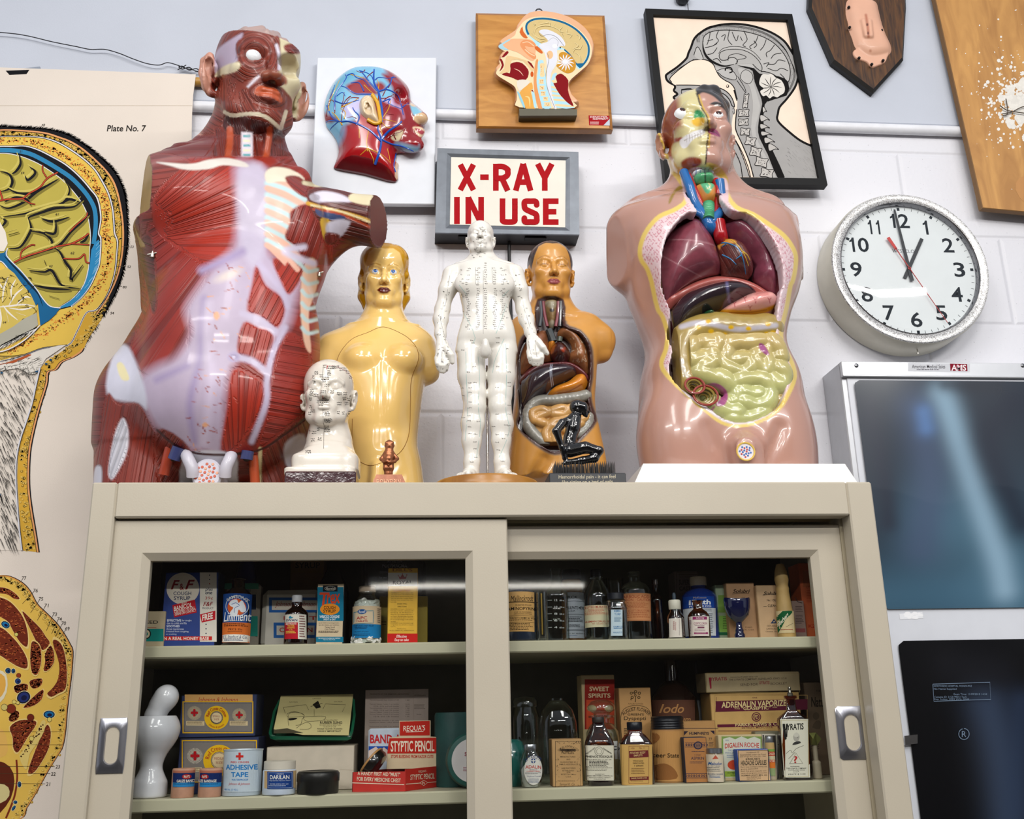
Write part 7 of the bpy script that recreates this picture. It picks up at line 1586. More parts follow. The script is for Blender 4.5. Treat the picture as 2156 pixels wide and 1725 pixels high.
OG('throat_cartilage',t,c8([700,720,740,700,770,705,778,700,820,700,842,720,840,765,790,775,720,780,700,750]),f.Y-.055,.024,.014,.0018,vmat('cartilage',.3,.4),'#4d9a69',paint=lambda p:p.ln(c8([775,700,777,775]),3,'#1f2a22',1.5))
OG('hyoid',t,c8([690,690,760,670,830,680,840,700,760,705,700,725]),f.Y-.055,.02,.01,.0018,vmat('cartilage',.3,.4),'#d5d5d8',paint=lambda p:[p.ln(c8([(710+q*30,680),(708+q*30,720)]),1.5,'#3a6ea0',1)for q in range(4)])
g=G();L=[P(*c8([(800,y_)])[0],-.075-.0001*(y_-930))for y_ in(930,960,990,1020,1045)];P_=spl(L,8);tube(g,P_,[.0105+.0012*sin(i*2.)for i in range(len(P_))],mat('#5fb083',.25,coat=.5),18);obj('windpipe',g,t)
liv=vmat('liver',.22,.6,mott=.12,mscale=30)
def livp(p):p.ln(c8([930,1480,940,1560,950,1640]),5,'#5d5a80',5)
OG('liver',t,c8([540,1700,600,1610,700,1540,850,1490,980,1480,1100,1510,1180,1555,1150,1590,1060,1610,980,1660,900,1690])+c9([880,350,800,380,700,430,640,480,610,510,590,420,580,330,600,260]),f.Y-.056,.072,.05,.0022,liv,'#2b1f26',paint=livp)
stm=vmat('stomach',.25,.5,mott=.05)
def stp(p):
 p.pg(c9([905,370,960,335,1120,340,1250,335,1390,290,1385,320,1250,375,1100,385,960,385]),'#d68f1d',4);p.ln(c9([960,360,1150,360,1300,340]),2,'#a05a14',2)
 p.pg(c9([1210,205,1300,195,1315,230,1250,250,1210,225]),'#c97f78',5)
 for a_,b_ in((1050,290),(1130,250),(1210,260),(1320,260),(1170,320),(1090,400)):
  p.ln(c9([(a_,b_),(a_+6,b_+28)]),1.6,'#b04a52',1);p.ln(c9([(a_-12,b_-14),(a_,b_),(a_+14,b_-12)]),1.4,'#b04a52',1)
OG('stomach',t,c9([905,370,980,300,1060,260,1150,210,1260,190,1350,205,1395,260,1385,320,1345,370,1250,405,1120,412,1000,395]),f.Y-.05,.068,.04,.002,stm,'#dd9c94',paint=stp)
g_=OG('gallbladder',t,c9([810,360,860,335,905,340,915,360,870,385,825,382]),f.Y-.07,.05,.015,.002,vmat('gall',.2,.6),'#1e4a2c')
# bowel
cl=vmat('colon',.25,.5,mott=.1,mscale=50)
v=Vol(P(1410,910)-Ar([0,.17,0.]),P(1660,660)+Ar([0.,.02,.02]),.0022)
Yq=f.Y-.072
W_=coil(v,c9([680,960,640,850,620,740,635,640,680,560,770,505,900,478,1030,490,1160,500,1260,492,1330,485]),Yq,.0255,.004)
tt=LS(0,1,len(W_))
for i in range(4,len(W_)-2,4):v.ell(W_[i],(.029,.031,.029),.006)
for x_,y_ in((1400,960),(1370,1060),(1300,1130),(1400,860)):v.ell(un(*c9([(x_,y_)])[0],Yq),(.026,.028,.026),.006)
V,Q=v.mesh(2);p=Paint(V,Q,'#9c8546');p.ln(c9([640,470,760,440,880,450,1050,490,1200,480,1370,460]),11,'#b0aab0',5);p.ln(c9([640,720,655,800,690,860]),6,'#b5ad9c',4)
for x_,y_ in((770,475),(850,430),(870,505),(975,530),(1025,475),(1105,545),(1160,485),(1240,535),(1310,450),(1300,525),(1350,515),(1375,1000),(1355,1040),(1300,1120)):p.ell(*c9([(x_,y_)])[0],6,4.5,'#cfa313',2)
p.ell(*c9([745,920])[0],21,16,'#6d5626',6);p.ell(*c9([830,1010])[0],24,20,'#7c6a2e',6)
p.obj('large_bowel',t,cl,Q)
lo_,hi_=P(1430,905),P(1670,690);v=Vol(lo_-Ar([0,.19,.02]),hi_+Ar([0,.02,.02]),.002)
Ys_=f.Y-.088
for L,r in(([(720,610),(700,680),(720,740),(800,720),(870,700)],.02),([(790,600),(870,600),(920,590),(900,650),(850,640)],.019),([(980,620),(1060,600),(1170,600),(1260,590)],.019),([(980,640),(990,730),(1060,740),(1130,730),(1160,790),(1090,830),(980,790),(930,730)],.0185),([(780,800),(850,770),(880,750)],.021),([(770,830),(850,860),(940,880),(1010,930)],.021),([(1210,700),(1260,690),(1300,760),(1280,830),(1200,740)],.019),([(1330,590),(1380,660),(1390,710)],.02),([(1380,790),(1420,850),(1390,930),(1330,880)],.02),([(1060,900),(1150,880),(1260,890),(1310,960),(1290,1060),(1190,1090),(1110,1060)],.02),([(1090,980),(1150,1000),(1230,1000)],.019),([(1050,960),(1060,1040),(1020,1060)],.018),([(880,1090),(960,1130),(1060,1140)],.021),([(1000,1180),(1100,1190),(1200,1170),(1270,1130)],.019),([(900,1060),(870,1100)],.016),([(1300,620),(1290,680)],.016)):
 coil(v,c9(L),Ys_,r,.0012,kp=5)
v.ell(un(*c9([1060,880])[0],Ys_+.046),(.1,.04,.085),.004)
V,Q=v.mesh(0);p=Paint(V,Q,'#b3ae76')
gy=CP((p.P[:,1]-720)/100,0,1);p.c=Ar(lin('#b59f63'))*(1-gy[:,None])+Ar(lin('#aeb072'))*gy[:,None]
p.pg(c9([1245,600,1280,610,1320,680,1300,690,1260,660,1240,630]),'#944a78',2);p.pg(c9([830,920,900,905,970,940,1000,1000,980,1070,930,1085,905,1070,945,1020,930,960,880,930]),'#9c4b7c',2.5);p.ln(c9([870,1120,895,1090]),4,'#94506f',2)
p.obj('small_bowel',t,vmat('bowel',.25,.5,mott=.07,mscale=60),Q)
g=G()
for(x_,y_,a_,b_)in((745,925,19,17),(828,1000,24,21)):
 c_=P(*c9([(x_,y_)])[0],-.118);u=a_*mpp(1480,820,f.Y);w_=b_*mpp(1480,820,f.Y);tube(g,[c_+Ar([u*cos(q*.26),.004*sin(q*.26),w_*sin(q*.26)])for q in range(25)],.0022,mat('#8c3428',.3,coat=.4),8,cap=False)
 for j in(1,2,3):tube(g,[c_+Ar([u*(1-.2*j)*cos(q*.26),.006*j,w_*(1-.2*j)*sin(q*.26)])for q in range(25)],.0026,mat('#8f7a3a',.3,coat=.4),8,cap=False)
obj('bowel_opening',g,t)
# plinth
g=G();zt3=zp;q=[un(1340,984,.085),un(1787,984,.085)]
V_=[(un(1332,1013,.06)[0],.06,ZT),(un(1808,1006,.06)[0],.06,ZT),(un(1808,1006,.06)[0],.4,ZT),(un(1332,1013,.06)[0],.4,ZT),(q[0][0]+.012,.085,zt3),(q[1][0]-.006,.085,zt3),(q[1][0]-.006,.38,zt3),(q[0][0]+.012,.38,zt3)]
V_+=[(V_[i][0],V_[i][1],V_[i][2]+.006)for i in range(4)]
g.add(V_,[(0,1,9,8),(1,2,10,9),(2,3,11,10),(3,0,8,11),(8,9,5,4),(9,10,6,5),(10,11,7,6),(11,8,4,7),(4,5,6,7)],mat('#e2e0db',.3,coat=.3,var=.02))
a=Art(flat(.069),lift=.001);obj('plinth',g,t,smooth=None)
# ---- brown torso
f=Fig(.24);P=f.P;CA=(1060,490,270/847)
ca=crp(CA)
def qa(x,y,d=0.):return P(CA[0]+x*CA[2],CA[1]+y*CA[2],d)
def ra(y,a_,b_,fr,bk):return f.row(CA[1]+y*CA[2],CA[0]+a_*CA[2],CA[0]+b_*CA[2],fr,bk)
t=TH('brown_torso','amber-brown wax torso with dark painted hair and closed eyes, chest and belly open','anatomical model',(qa(350,1600)[0],.24,ZT))
v=f.vol(1058,1060,1290,500,-.1,.1,.0017)
v.slices([ra(590,200,440,.025,.035),ra(640,100,590,.04,.045),ra(700,72,640,.052,.05),ra(800,75,622,.06,.05),ra(900,80,612,.06,.05),ra(1000,78,606,.058,.048),ra(1100,72,600,.056,.048),ra(1200,60,606,.056,.05),ra(1300,50,628,.058,.052),ra(1400,45,650,.058,.054),ra(1500,38,672,.055,.054),ra(1640,30,690,.052,.052)],.01,n=2.6)
v.cone(qa(560,640),qa(640,720),.03,.028,.02);v.cone(qa(630,700),qa(655,800),.027,.016,.015);v.cone(qa(120,660),qa(70,760),.028,.026,.02)
v.cone(qa(315,400,.012),qa(315,560,.012),.034,.037,.02);v.cone(qa(315,540,.015),qa(180,620,.012),.03,.024,.03);v.cone(qa(315,540,.015),qa(470,610,.012),.03,.024,.03)
v.cone(qa(210,1600,-.04),qa(270,1500,-.05),.004,.004,.02,'sub')
hd=Head(P(1159,577.5),.13,yaw=0,pitch=-2.6,roll=1);hd.build(v,eyes='closed',jaw=.88,lips=.8,nose=.85,brow=.7,cheek=1.05,es=1.)
hd.E(v,(0,.05,.19),(.335,.405,.325),.03)
OP=ca([240,640,150,680,115,750,105,850,108,1000,115,1180,100,1260,150,1330,250,1410,340,1450,440,1420,520,1340,600,1240,575,1150,560,1050,575,950,575,820,560,740,500,660,400,610,385,450,235,450,225,610])
v.relief(XZ(OP,f.Y-.05,3),f.Y-.02,.2,.002,.004,'sub')
V,Q=v.mesh(2);p=Paint(V,Q,'#c68d40')
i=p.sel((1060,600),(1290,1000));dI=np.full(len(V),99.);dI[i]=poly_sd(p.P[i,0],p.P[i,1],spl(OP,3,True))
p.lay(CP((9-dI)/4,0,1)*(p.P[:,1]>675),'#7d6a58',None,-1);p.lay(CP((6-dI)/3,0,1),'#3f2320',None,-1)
l=hd.loc(V);x,y,z=l.T;ax=np.abs(x);hl_=IP(ax,[0,.1,.2,.26,.3,.36],[.34,.37,.33,.18,.02,-.05])
hair=CP(.5-(hl_-z)/.02,0,1)*(p.P[:,1]<650);hb=((y>.1)&(z>-.42)&(ax>.18)&(p.P[:,1]<640))*1.;em=(ax>.3)&(np.abs(z+.045)<.15)&(y<.2)&(y>-.08)
for w_ in(hair,hb):p.lay(w_*(~em),'#33211a',None,-1)
hd.pl(p,'#8a3a3c');
zl=z+.012+.25*(ax-.127)**2*8;p.lay(CP(.5-MX(np.abs(zl)-.006,MX(np.abs(ax-.13)-.065,y+.2))/.008,0,1)*.8,'#5a3a1c',None,-1);zc=IP(ax,[.04,.12,.2,.24],[.08,.12,.11,.09]);p.lay(CP(.5-MX(np.abs(z-zc)-.008,MX(MX(.05-ax,ax-.22),y+.12))/.012,0,1)*.6,'#6d4a26',None,-1)
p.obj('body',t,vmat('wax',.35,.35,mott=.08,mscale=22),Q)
Yi=f.Y-.022
lgm=vmat('old_lung',.4,.3,mott=.25,mscale=110)
OG('lung',t,ca([235,650,275,640,295,680,300,760,325,830,300,850,200,870,130,930,115,900,118,800,150,720,190,670]),Yi,.032,.022,.0014,lgm,'#7c4a2c');
def cr(p):
 R_=random.Random(2)
 for _ in range(26):
  a_,b_=R_.uniform(440,550),R_.uniform(700,860);p.ln(ca([(a_,b_),(a_+R_.uniform(-22,22),b_+R_.uniform(-18,26))]),1.2,'#b9a48c',1)
OG('lung',t,ca([360,650,400,615,460,640,520,700,560,790,565,880,560,930,500,880,430,850,420,820,450,780,440,730,400,690,365,690]),Yi,.034,.022,.0014,lgm,'#86532f',paint=cr)
OG('diaphragm',t,ca([115,950,200,880,330,855,450,860,560,940,560,1010,450,930,300,900,130,1000]),Yi+.004,.032,.012,.0016,vmat('diaph2',.35,.3),'#5f2428')
OG('heart',t,ca([310,790,330,740,370,715,410,740,440,790,440,820,410,855,350,850,320,825]),Yi-.008,.034,.018,.0014,vmat('heart2',.3,.5,mott=.35,mscale=90),'#3c1613',paint=lambda p:(p.pg(ca([315,760,340,740,330,790,312,800]),'#8c4a1d',3),p.pg(ca([380,770,410,760,400,790]),'#9c3a1d',4)))
OG('atrium',t,ca([298,720,320,705,345,712,335,750,312,785,300,770]),Yi-.004,.03,.012,.0014,vmat('stomach',.25,.5,mott=.05),'#c67c25')
OG('liver',t,ca([120,980,180,900,260,870,350,860,440,865,510,910,480,940,400,980,330,1010,290,1050,220,1090,150,1150,125,1170]),Yi,.04,.025,.0015,liv,'#31242b',paint=lambda p:(p.ln(ca([312,870,308,930,320,1020]),1.6,'#a9b0c0',1),p.ln(ca([322,868,318,930,332,1015]),1.4,'#a9b0c0',1)))
OG('stomach',t,ca([295,1060,350,1010,430,980,490,930,530,920,558,960,550,1020,500,1060,400,1075,320,1078]),Yi,.036,.02,.0014,vmat('stomach',.25,.5,mott=.05),'#cd7f24',paint=lambda p:p.ln(ca([360,1060,430,1050,520,1000]),1.5,'#8a3d1c',2))
v=Vol(qa(115,1440)-Ar([0,.085,0]),qa(610,1040)+Ar([0,.01,.01]),.0013);W_=[]
for L in([(270,1390),(220,1350),(170,1290),(150,1220),(190,1140),(250,1110),(320,1110),(400,1100),(480,1090),(545,1075)],[(560,1220),(550,1290),(500,1330)]):
 W0=coil(v,ca(L),f.Y-.034,.0085,.002);
 for i in range(0,len(W0),2):v.ell(W0[i],(.0108,.0108,.0108),.0015)
V,Q=v.mesh(1);p=Paint(V,Q,'#87857c');p.obj('large_bowel',t,vmat('old_colon',.35,.35,mott=.2,mscale=120),Q)
v=Vol(qa(150,1430)-Ar([0,.085,0]),qa(560,1110)+Ar([0,.01,.01]),.0013)
for L in([(200,1240),(190,1190),(250,1170),(290,1190),(240,1210),(220,1240),(270,1260)],[(320,1180),(380,1160),(420,1170),(400,1200),(330,1200)],[(300,1280),(340,1250),(400,1240),(430,1230)],[(290,1380),(280,1320),(320,1280),(360,1290),(330,1330),(340,1390)],[(440,1160),(520,1170),(540,1220),(480,1250)],[(400,1300),(460,1290),(510,1260)],[(360,1400),(420,1370),(470,1320)]):coil(v,ca(L),f.Y-.04,.0082,.0008,kp=5)
v.ell(qa(360,1270,-.026),(.062,.014,.045),.003);V,Q=v.mesh(1);p=Paint(V,Q,'#bf9152');p.obj('small_bowel',t,vmat('old_bowel',.35,.35,mott=.12,mscale=60),Q)
for nm,L,r,c_ in(('neck_vessel',[(245,455),(250,540),(240,620)],.0034,'#3e4145'),('neck_vessel',[(262,455),(272,540),(290,620)],.003,'#7d3a42'),('neck_vessel',[(378,455),(375,540),(372,620)],.0034,'#3e4145'),('neck_vessel',[(362,455),(358,540),(345,620)],.003,'#7d3a42'),('great_vessel',[(300,640),(320,690),(330,720)],.007,'#33393b'),('great_vessel',[(375,690),(370,720)],.005,'#4a4f45')):
 g=G();tube(g,spl([qa(x_,y_,-.036)for x_,y_ in L],5),r,mat(c_,.35,coat=.3,var=.15),10);obj(nm,g,t)
OG('larynx',t,ca([275,450,320,440,360,450,362,500,350,580,330,635,305,630,290,580,275,510]),f.Y-.022,.022,.012,.0013,vmat('old_cart',.4,.3,mott=.2,mscale=120),'#80663e',paint=lambda p:(p.ell(*ca([320,512])[0],5,4,'#2e2a28',2),p.pg(ca([280,460,320,445,355,460,340,495,300,495]),'#8a8168',3),p.pg(ca([300,600,320,575,345,600,325,635]),'#a59c86',3)))
# ---- black kneeling figure on a bed of nails
f=Fig(.055);P=f.P
def qk(x,y,d=0.):return P(CA[0]+x*CA[2],CA[1]+y*CA[2],d)
ks=mpp(1210,920,.055)*CA[2]
t=TH('kneeling_figurine','glossy black kneeling man on a bed of nails, on a black lettered block','figurine',(qk(530,1640)[0],.055,ZT))
v=f.vol(1150,985,1285,835,-.035,.035,.0009)
def ch(L,r,k=.003,d=None):v.chain([qk(x,y,(d[i]if d else 0))for i,(x,y)in enumerate(L)],[q*ks for q in r],k)
v.ell(qk(488,1152),Ar([52,46,50])*ks,.003);v.ell(qk(530,1160),Ar([30,36,45])*ks,.004);v.cone(qk(540,1205),qk(548,1212),14*ks,10*ks,.004);v.cone(qk(548,1165),qk(563,1185),8*ks,9*ks,.002);v.cone(qk(545,1195),qk(558,1200),6*ks,6*ks,.002);v.cone(qk(535,1145),qk(550,1150),10*ks,8*ks,.003)
for q in(-1,1):v.ell(qk(490,1165,q*.014),Ar([9,6,14])*ks,.002)
ch([(490,1190),(470,1230)],[26,28]);ch([(470,1230),(460,1290),(440,1360),(430,1420)],[44,46,42,48]);ch([(450,1235),(400,1255)],[30,28])
for q in(-1,1):
 ch([(395+q*8,1255),(350+q*6,1310)],[26,21],d=[q*.016,q*.02]);ch([(350+q*6,1310),(385,1420),(405,1490)],[21,17,15],d=[q*.02,q*.016,q*.012])
 ch([(440,1440),(540,1420),(630,1440)],[46,38,28],d=[q*.01,q*.014,q*.015]);ch([(635,1440),(600,1490),(520,1505),(430,1515)],[27,28,24,16],d=[q*.015,q*.014,q*.013,q*.012]);ch([(430,1515),(400,1525)],[15,12],d=[q*.012]*2)
 ch([(405,1490),(420,1520)],[14,11],d=[q*.012,q*.011])
 for i in range(4):ch([(420,1515),(436+i*2,1532-i*3)],[5,4],.0005,d=[q*.011+(i-1.5)*.0022]*2)
V,Q=v.mesh(1);obj_np('figure',V,Q,mat('#0b0b0d',.16,coat=.8,var=.5,scale=120),t)
g=G();zt4=float(un(1235,996,.028)[2]);xa,xb=float(un(1156,998,.03)[0]),float(un(1317,998,.03)[0]);box(g,xa,xb,.028,.085,ZT,zt4,mat('#2b2d31',.45,var=.1),.0012);obj('base_block',g,t,smooth=None)
a=Art(flat(.028),CA);GO=mat('#a59c85',.4,metal=.4);a.tx('Hemorrhoidal pain - it can feel',365,1600,740,1632,GO,0.,slope=-4);a.tx('like sitting on a bed of nails',388,1634,722,1664,GO,0.,slope=-4);a.done('lettering',t)
zn=float(un(1235,978.5,.055)[2])
g=G();R_=random.Random(1);xs0,xs1=float(un(1171,990,.03)[0]),float(un(1295,990,.03)[0])
for j in range(5):
 for i in range(30):
  x_=xs0+(xs1-xs0)*i/29+R_.uniform(-.0004,.0004);y_=.033+j*.0095;LA(g,[(.00075,zt4-.0005),(.0007,zt4+(zn-zt4)*.8),(.00015,zn+R_.uniform(-.0006,.001))],mat('#141416',.4,metal=.3,var=0),(x_,y_,0),5)
o=obj('nails',g,t);o['kind']='stuff'
# == remedies on the shelves
CA_,CB_,CC_,CD_=(280,1150,380/2156),(620,1150,380/2156),(1050,1150,350/2156),(1380,1150,360/2156)
CE_,CF_,CG_,CH_=(260,1390,380/1957),(560,1390,450/2156),(1060,1380,340/1700),(1380,1380,380/1900)
def cpx(c,x,y):return(c[0]+x*c[2],c[1]+y*c[2])
PAPER,KRAFT,BLK,NAVY='#d9cdb4','#b88f5c','#17161a','#14234e'
AMB=clear_mat((.42,.17,.04),.04);CLR=clear_mat((.9,.95,.92),.03);BLUG=clear_mat((.05,.12,.55),.04)
def CT(name,label,c,x0,x1,yt,Yf,dep,zs,col,art=None,side=None,cat='box',b=.001,grp=None,yb=None,ym=None):
 """an upright packet: front face between photo columns x0..x1, top at row yt, standing on zs"""
 ym=ym or yt+150;A=un(*cpx(c,x0,ym),Yf);B=un(*cpx(c,x1,ym),Yf);z1=float(un(*cpx(c,(x0+x1)/2,yt),Yf)[2])
 t=TH(name,label,cat,((A[0]+B[0])/2,Yf+dep/2,zs),grp)
 g=G();box(g,A[0],B[0],Yf,Yf+dep,zs+.0002,z1,mat(side or col,.6,var=.06,scale=60),b);obj('carton',g,t,smooth=None)
 a=Art(flat(Yf),c)
 a.lay(Ar([cpx(c,0,0)]*4),[],ink(col));V=[(A[0]+b,Yf-.0003,zs+.0012),(B[0]-b,Yf-.0003,zs+.0012),(B[0]-b,Yf-.0003,z1-b),(A[0]+b,Yf-.0003,z1-b)]
 a.g=G();a.g.add(V,[(0,1,2,3)],mat(col,.6,var=.06,scale=60));a.z=.0004
 if art:art(a)
 a.done('printed_front',t)
 return t
def VE(name,label,c,xc,w,yt,Yc,zs,prof,m,part='glass_body',n=2.,ax=1.,ay=1.,cat='bottle',seg=44,cap=None,capm=None,capn='cap',fill=None,fillm=None,ym=None,grp=None,lab=None,r_=None):
 """a turned bottle or jar; prof is (radius / half width, height / height)"""
 ym=ym or yt+150;A=un(*cpx(c,xc-w/2,ym),Yc);B=un(*cpx(c,xc+w/2,ym),Yc);R_=(B[0]-A[0])/2;cx=(A[0]+B[0])/2;Ht=float(un(*cpx(c,xc,yt),Yc)[2])-zs
 t=TH(name,label,cat,(cx,Yc,zs),grp);g=G();LA(g,[(r*R_,z*Ht+.0002)for r,z in prof],m,(cx,Yc,zs),seg,ax,ay,n);obj(part,g,t,smooth=50)
 if cap:g=G();LA(g,[(r*R_,z*Ht)for r,z in cap],capm,(cx,Yc,zs),40,1 if n>2 else ax,1 if n>2 else ay);obj(capn,g,t,smooth=40)
 if fill:g=G();LA(g,[(r*R_*.93,z*Ht+.0012)for r,z in fill],fillm,(cx,Yc,zs),36,ax,ay,n);obj('contents',g,t,smooth=50)
 if lab:
  a=Art(round_surf(cx,Yc,R_,n,ax,ay),c,lift=.0005);lab(a);a.done('label',t)
 return t
RND=[(.86,0),(.97,.015),(1,.04)]
def shoulder(h0,h1,rn,top=1.,lip=.08):return RND+[(1,h0),(.97,h0+(h1-h0)*.25),(.8,h0+(h1-h0)*.6),(rn*1.1,h1-.01),(rn,h1+.01),(rn,top-lip),(rn*1.22,top-lip+.005),(rn*1.22,top),(rn*.8,top)]
def bare(h0,h1,rn,top):return RND+[(1,h0),(.97,h0+(h1-h0)*.25),(.8,h0+(h1-h0)*.6),(rn*1.1,h1-.01),(rn,h1+.01),(rn,top)]
def lidp(r,z0,z1):return[(r*.96,z0),(r,z0+.008),(r,z1-.012),(r*.93,z1),(r*.5,z1)]
# ------------------------------------------------ upper shelf, left door
def art(a):a.rc(150,990,365,1140,'#127f76');a.tx('SEED',110,890,300,930,'#222020',.03);a.rc(150,972,280,978,'#a0523c');a.ell(160,1050,56,62,'#151515');a.ell(160,1050,42,48,'#cbbd9c');a.ell(160,1050,20,22,'#127f76')
CT('seed_box','cream and teal packet lettered SEED at the far left end of the upper shelf',CA_,40,378,780,.1,.04,ZU,'#b5a484',art,ym=950)
def art(a):
 a.rc(800,316,1000,1145,'#ddd5c7');a.rc(345,1080,945,1128,'#c42a24');a.ell(597,510,196,190,'#d8cdbd',40)
 a.tx('F',452,408,560,520,'#8c1720',.05,.35);a.tx('&',558,450,608,525,'#8c1720',.03);a.tx('F',622,405,740,520,'#8c1720',.05,.35)
 a.tx('COUGH',484,545,697,588,'#1c2c55',.03);a.tx('SYRUP',488,600,685,645,'#1c2c55',.03)
 a.pg([470,708,740,640,762,795,492,855],'#b81f2a');a.tx('WITH',580,672,640,700,'#e2d9cc',0.,slope=-14);a.tx('BANICOL',490,700,705,752,'#efe7da',.03,slope=-52);a.tx('CERTIFIED TO KILL',495,748,740,778,'#efe7da',.02,slope=-54);a.tx('GERMS ON CONTACT',500,778,752,808,'#efe7da',.02,slope=-54)
 W_='#dfe2ea';a.tx('EFFECTIVE',408,876,574,904,W_,.05);a.tx('for coughs',584,878,700,906,W_,0.);a.tx('due to colds and flu',406,910,640,934,W_);a.tx('SOOTHES',402,945,558,972,W_,.05);a.tx('throat membranes',400,980,608,1004,W_);a.tx('irritated from coughing',398,1012,664,1036,W_);a.tx('or smoking',394,1044,520,1066,W_)
 a.tx('IN A REAL HONEY BASE',358,1086,908,1124,'#efe7da',.035)
 N='#1a2747';a.tx('plus',862,498,955,545,N,.04,.25);a.tx('one',864,548,948,578,N,.04,.25);a.tx('39\u00a2',862,605,955,648,'#a2352c',0.);a.tx('F&F',838,668,958,720,'#8c1720',.04,.3);a.tx('PRODUCT',828,732,962,755,N,.02);a.pg([800,818,985,772,985,880,822,916],'#bf1f2a');a.tx('FREE',828,808,955,882,'#efe7da',.06,slope=-30)
 for y_ in(348,400,452):a.ell(915,y_,7,7,N if y_<440 else '#a2352c')
 for y_ in(935,990,1045):a.ell(873,y_,8,8,N)
CT('cough_syrup_box','large blue carton with a white disc, red flash and a white FREE strip',CA_,350,1000,312,.105,.05,ZU,'#15357e',art,side='#101c38',ym=800)
def lab(a):
 a.rc(1065,566,1412,1150,'#1f4e97',24);a.rc(1060,912,1412,1150,'#d9702f',24);a.ell(1235,715,132,125,'#dfe4ea',40);a.ell(1235,715,124,117,'#1f4e97',40);a.ell(1235,730,105,100,'#d9602c',40)
 a.pg([1150,690,1180,650,1240,640,1260,680,1300,650,1335,740,1330,780,1290,790,1260,760,1240,830,1190,840,1160,800,1200,740,1170,720],'#e4e6ea',k=4);a.ln([1180,700,1230,680,1270,710],6,'#1f4e97');a.ln([1210,800,1220,740,1260,720],5,'#1f4e97')
 a.rg("SAMSON'S",1240,745,155,-46,50,46,'#dfe0dc',.03,ry=140);a.tx('Liniment',1085,785,1382,898,'#eef0f2',.02,.25,slope=-10);a.sm(1125,890,1330,900,1,'#dfe4ea')
 a.sm(1085,925,1375,968,2,'#5a2b16');a.tx('PRICE 35c',1140,982,1298,1008,'#3d1d12',.01);a.sm(1130,1020,1310,1032,1,'#5a2b16');a.pg([1068,1075,1090,1058,1345,1058,1366,1080,1362,1130,1340,1146,1080,1146,1066,1125],'#e9e4da',k=2);a.tx('E.S. Stanford & Co.',1072,1066,1345,1104,'#27396b',0.,.3);a.sm(1090,1108,1310,1138,2,'#27396b')
VE('liniment_bottle','brown bottle with a blue and orange label showing a muscular man',CA_,1233,350,395,.118,ZU,bare(.72,.86,.45,1.),AMB,cap=[(.45,.985),(.48,.99),(.48,1.),(.2,1.)],capm=mat('#3a2a20',.4),capn='rim',fill=RND+[(1,.7),(.4,.86)],fillm=mat('#3c1a08',.4),ym=900,lab=lab)
def art(a):a.rc(1080,445,1500,515,'#3d8a72');a.rc(1080,838,1490,1080,'#2a9a8a');a.tx("'S",1350,520,1408,545,'#2c4a58',.02);a.rc(1400,580,1470,760,'#20304c')
CT('green_white_tin','white and green tin standing behind the orange liniment bottle',CA_,1060,1505,445,.172,.03,ZU,'#9d9486',art,ym=900,cat='tin',b=.005)
VE('blue_glass_bottle','big cobalt blue bottle with sloping shoulders behind the liniment bottle',CA_,1330,420,150,.235,ZU,RND+[(1,.35),(.9,.55),(.6,.8),(.45,.95),(.45,1.)],mat('#0f2566',.15,coat=.6),ym=700)
def art(a):
 a.box(1625,615,2255,795,34,'#2860a8');a.rc(1660,650,2220,765,'#cfc4b4');a.tx('Johnson & Johnson',1695,662,2180,742,'#99262a',0.,.35);a.tx('FIRST',1800,838,2205,885,'#b8332c',.02);a.box(1680,915,2205,1100,36,'#2860a8');a.tx('COTTON K',1750,975,2240,1030,'#b8332c',.03)
CT('first_aid_tin','white first aid tin with blue label frames and rounded corners',CA_,1530,2230,520,.165,.06,ZU,'#c9c3b8',art,ym=850,cat='tin',b=.008)
def lab(a):
 a.rc(1812,815,2060,1110,'#ded8ca',20);a.rc(1808,912,1968,1110,'#b81f2c',14);a.pg([1862,850,1880,832,1900,850,1915,845,1905,862,1870,866],'#2f8aa8',k=2);a.tx('SWAN',1828,872,1962,900,'#1b2a5c',.05)
 a.tx('MERTHIOLATE',1824,918,1952,940,'#efe0d0',.03);a.tx('TINCTURE',1846,944,1928,963,'#e5c04a',.03);a.tx('ANTISEPTIC',1838,968,1934,987,'#e5c04a',.03);a.tx('0.1%',1864,992,1906,1008,'#e5c04a');a.sm(1826,1015,1950,1050,2,'#e5c04a');a.sm(1985,830,2050,1100,9,'#7a4a4a')
VE('antiseptic_bottle','small brown bottle with a white screw cap and a red and cream label',CA_,1948,280,592,.108,ZU,bare(.6,.76,.44,.86),AMB,cap=lidp(.45,.86,1.),capm=mat('#c9c9cb',.4),fill=RND+[(1,.58),(.4,.76)],fillm=mat('#2a0f06',.4),ym=950,lab=lab)
def art(a):a.tx('SYRUP',10,195,305,265,'#241b12',.04);a.box(-45,175,335,700,8,'#8a6a3a');a.rc(-30,300,330,320,'#8a6a3a')
CT('tall_syrup_box','tall old kraft carton lettered SYRUP at the back of the left shelf',CB_,-60,345,168,.26,.06,ZU,'#866238',art,ym=500)
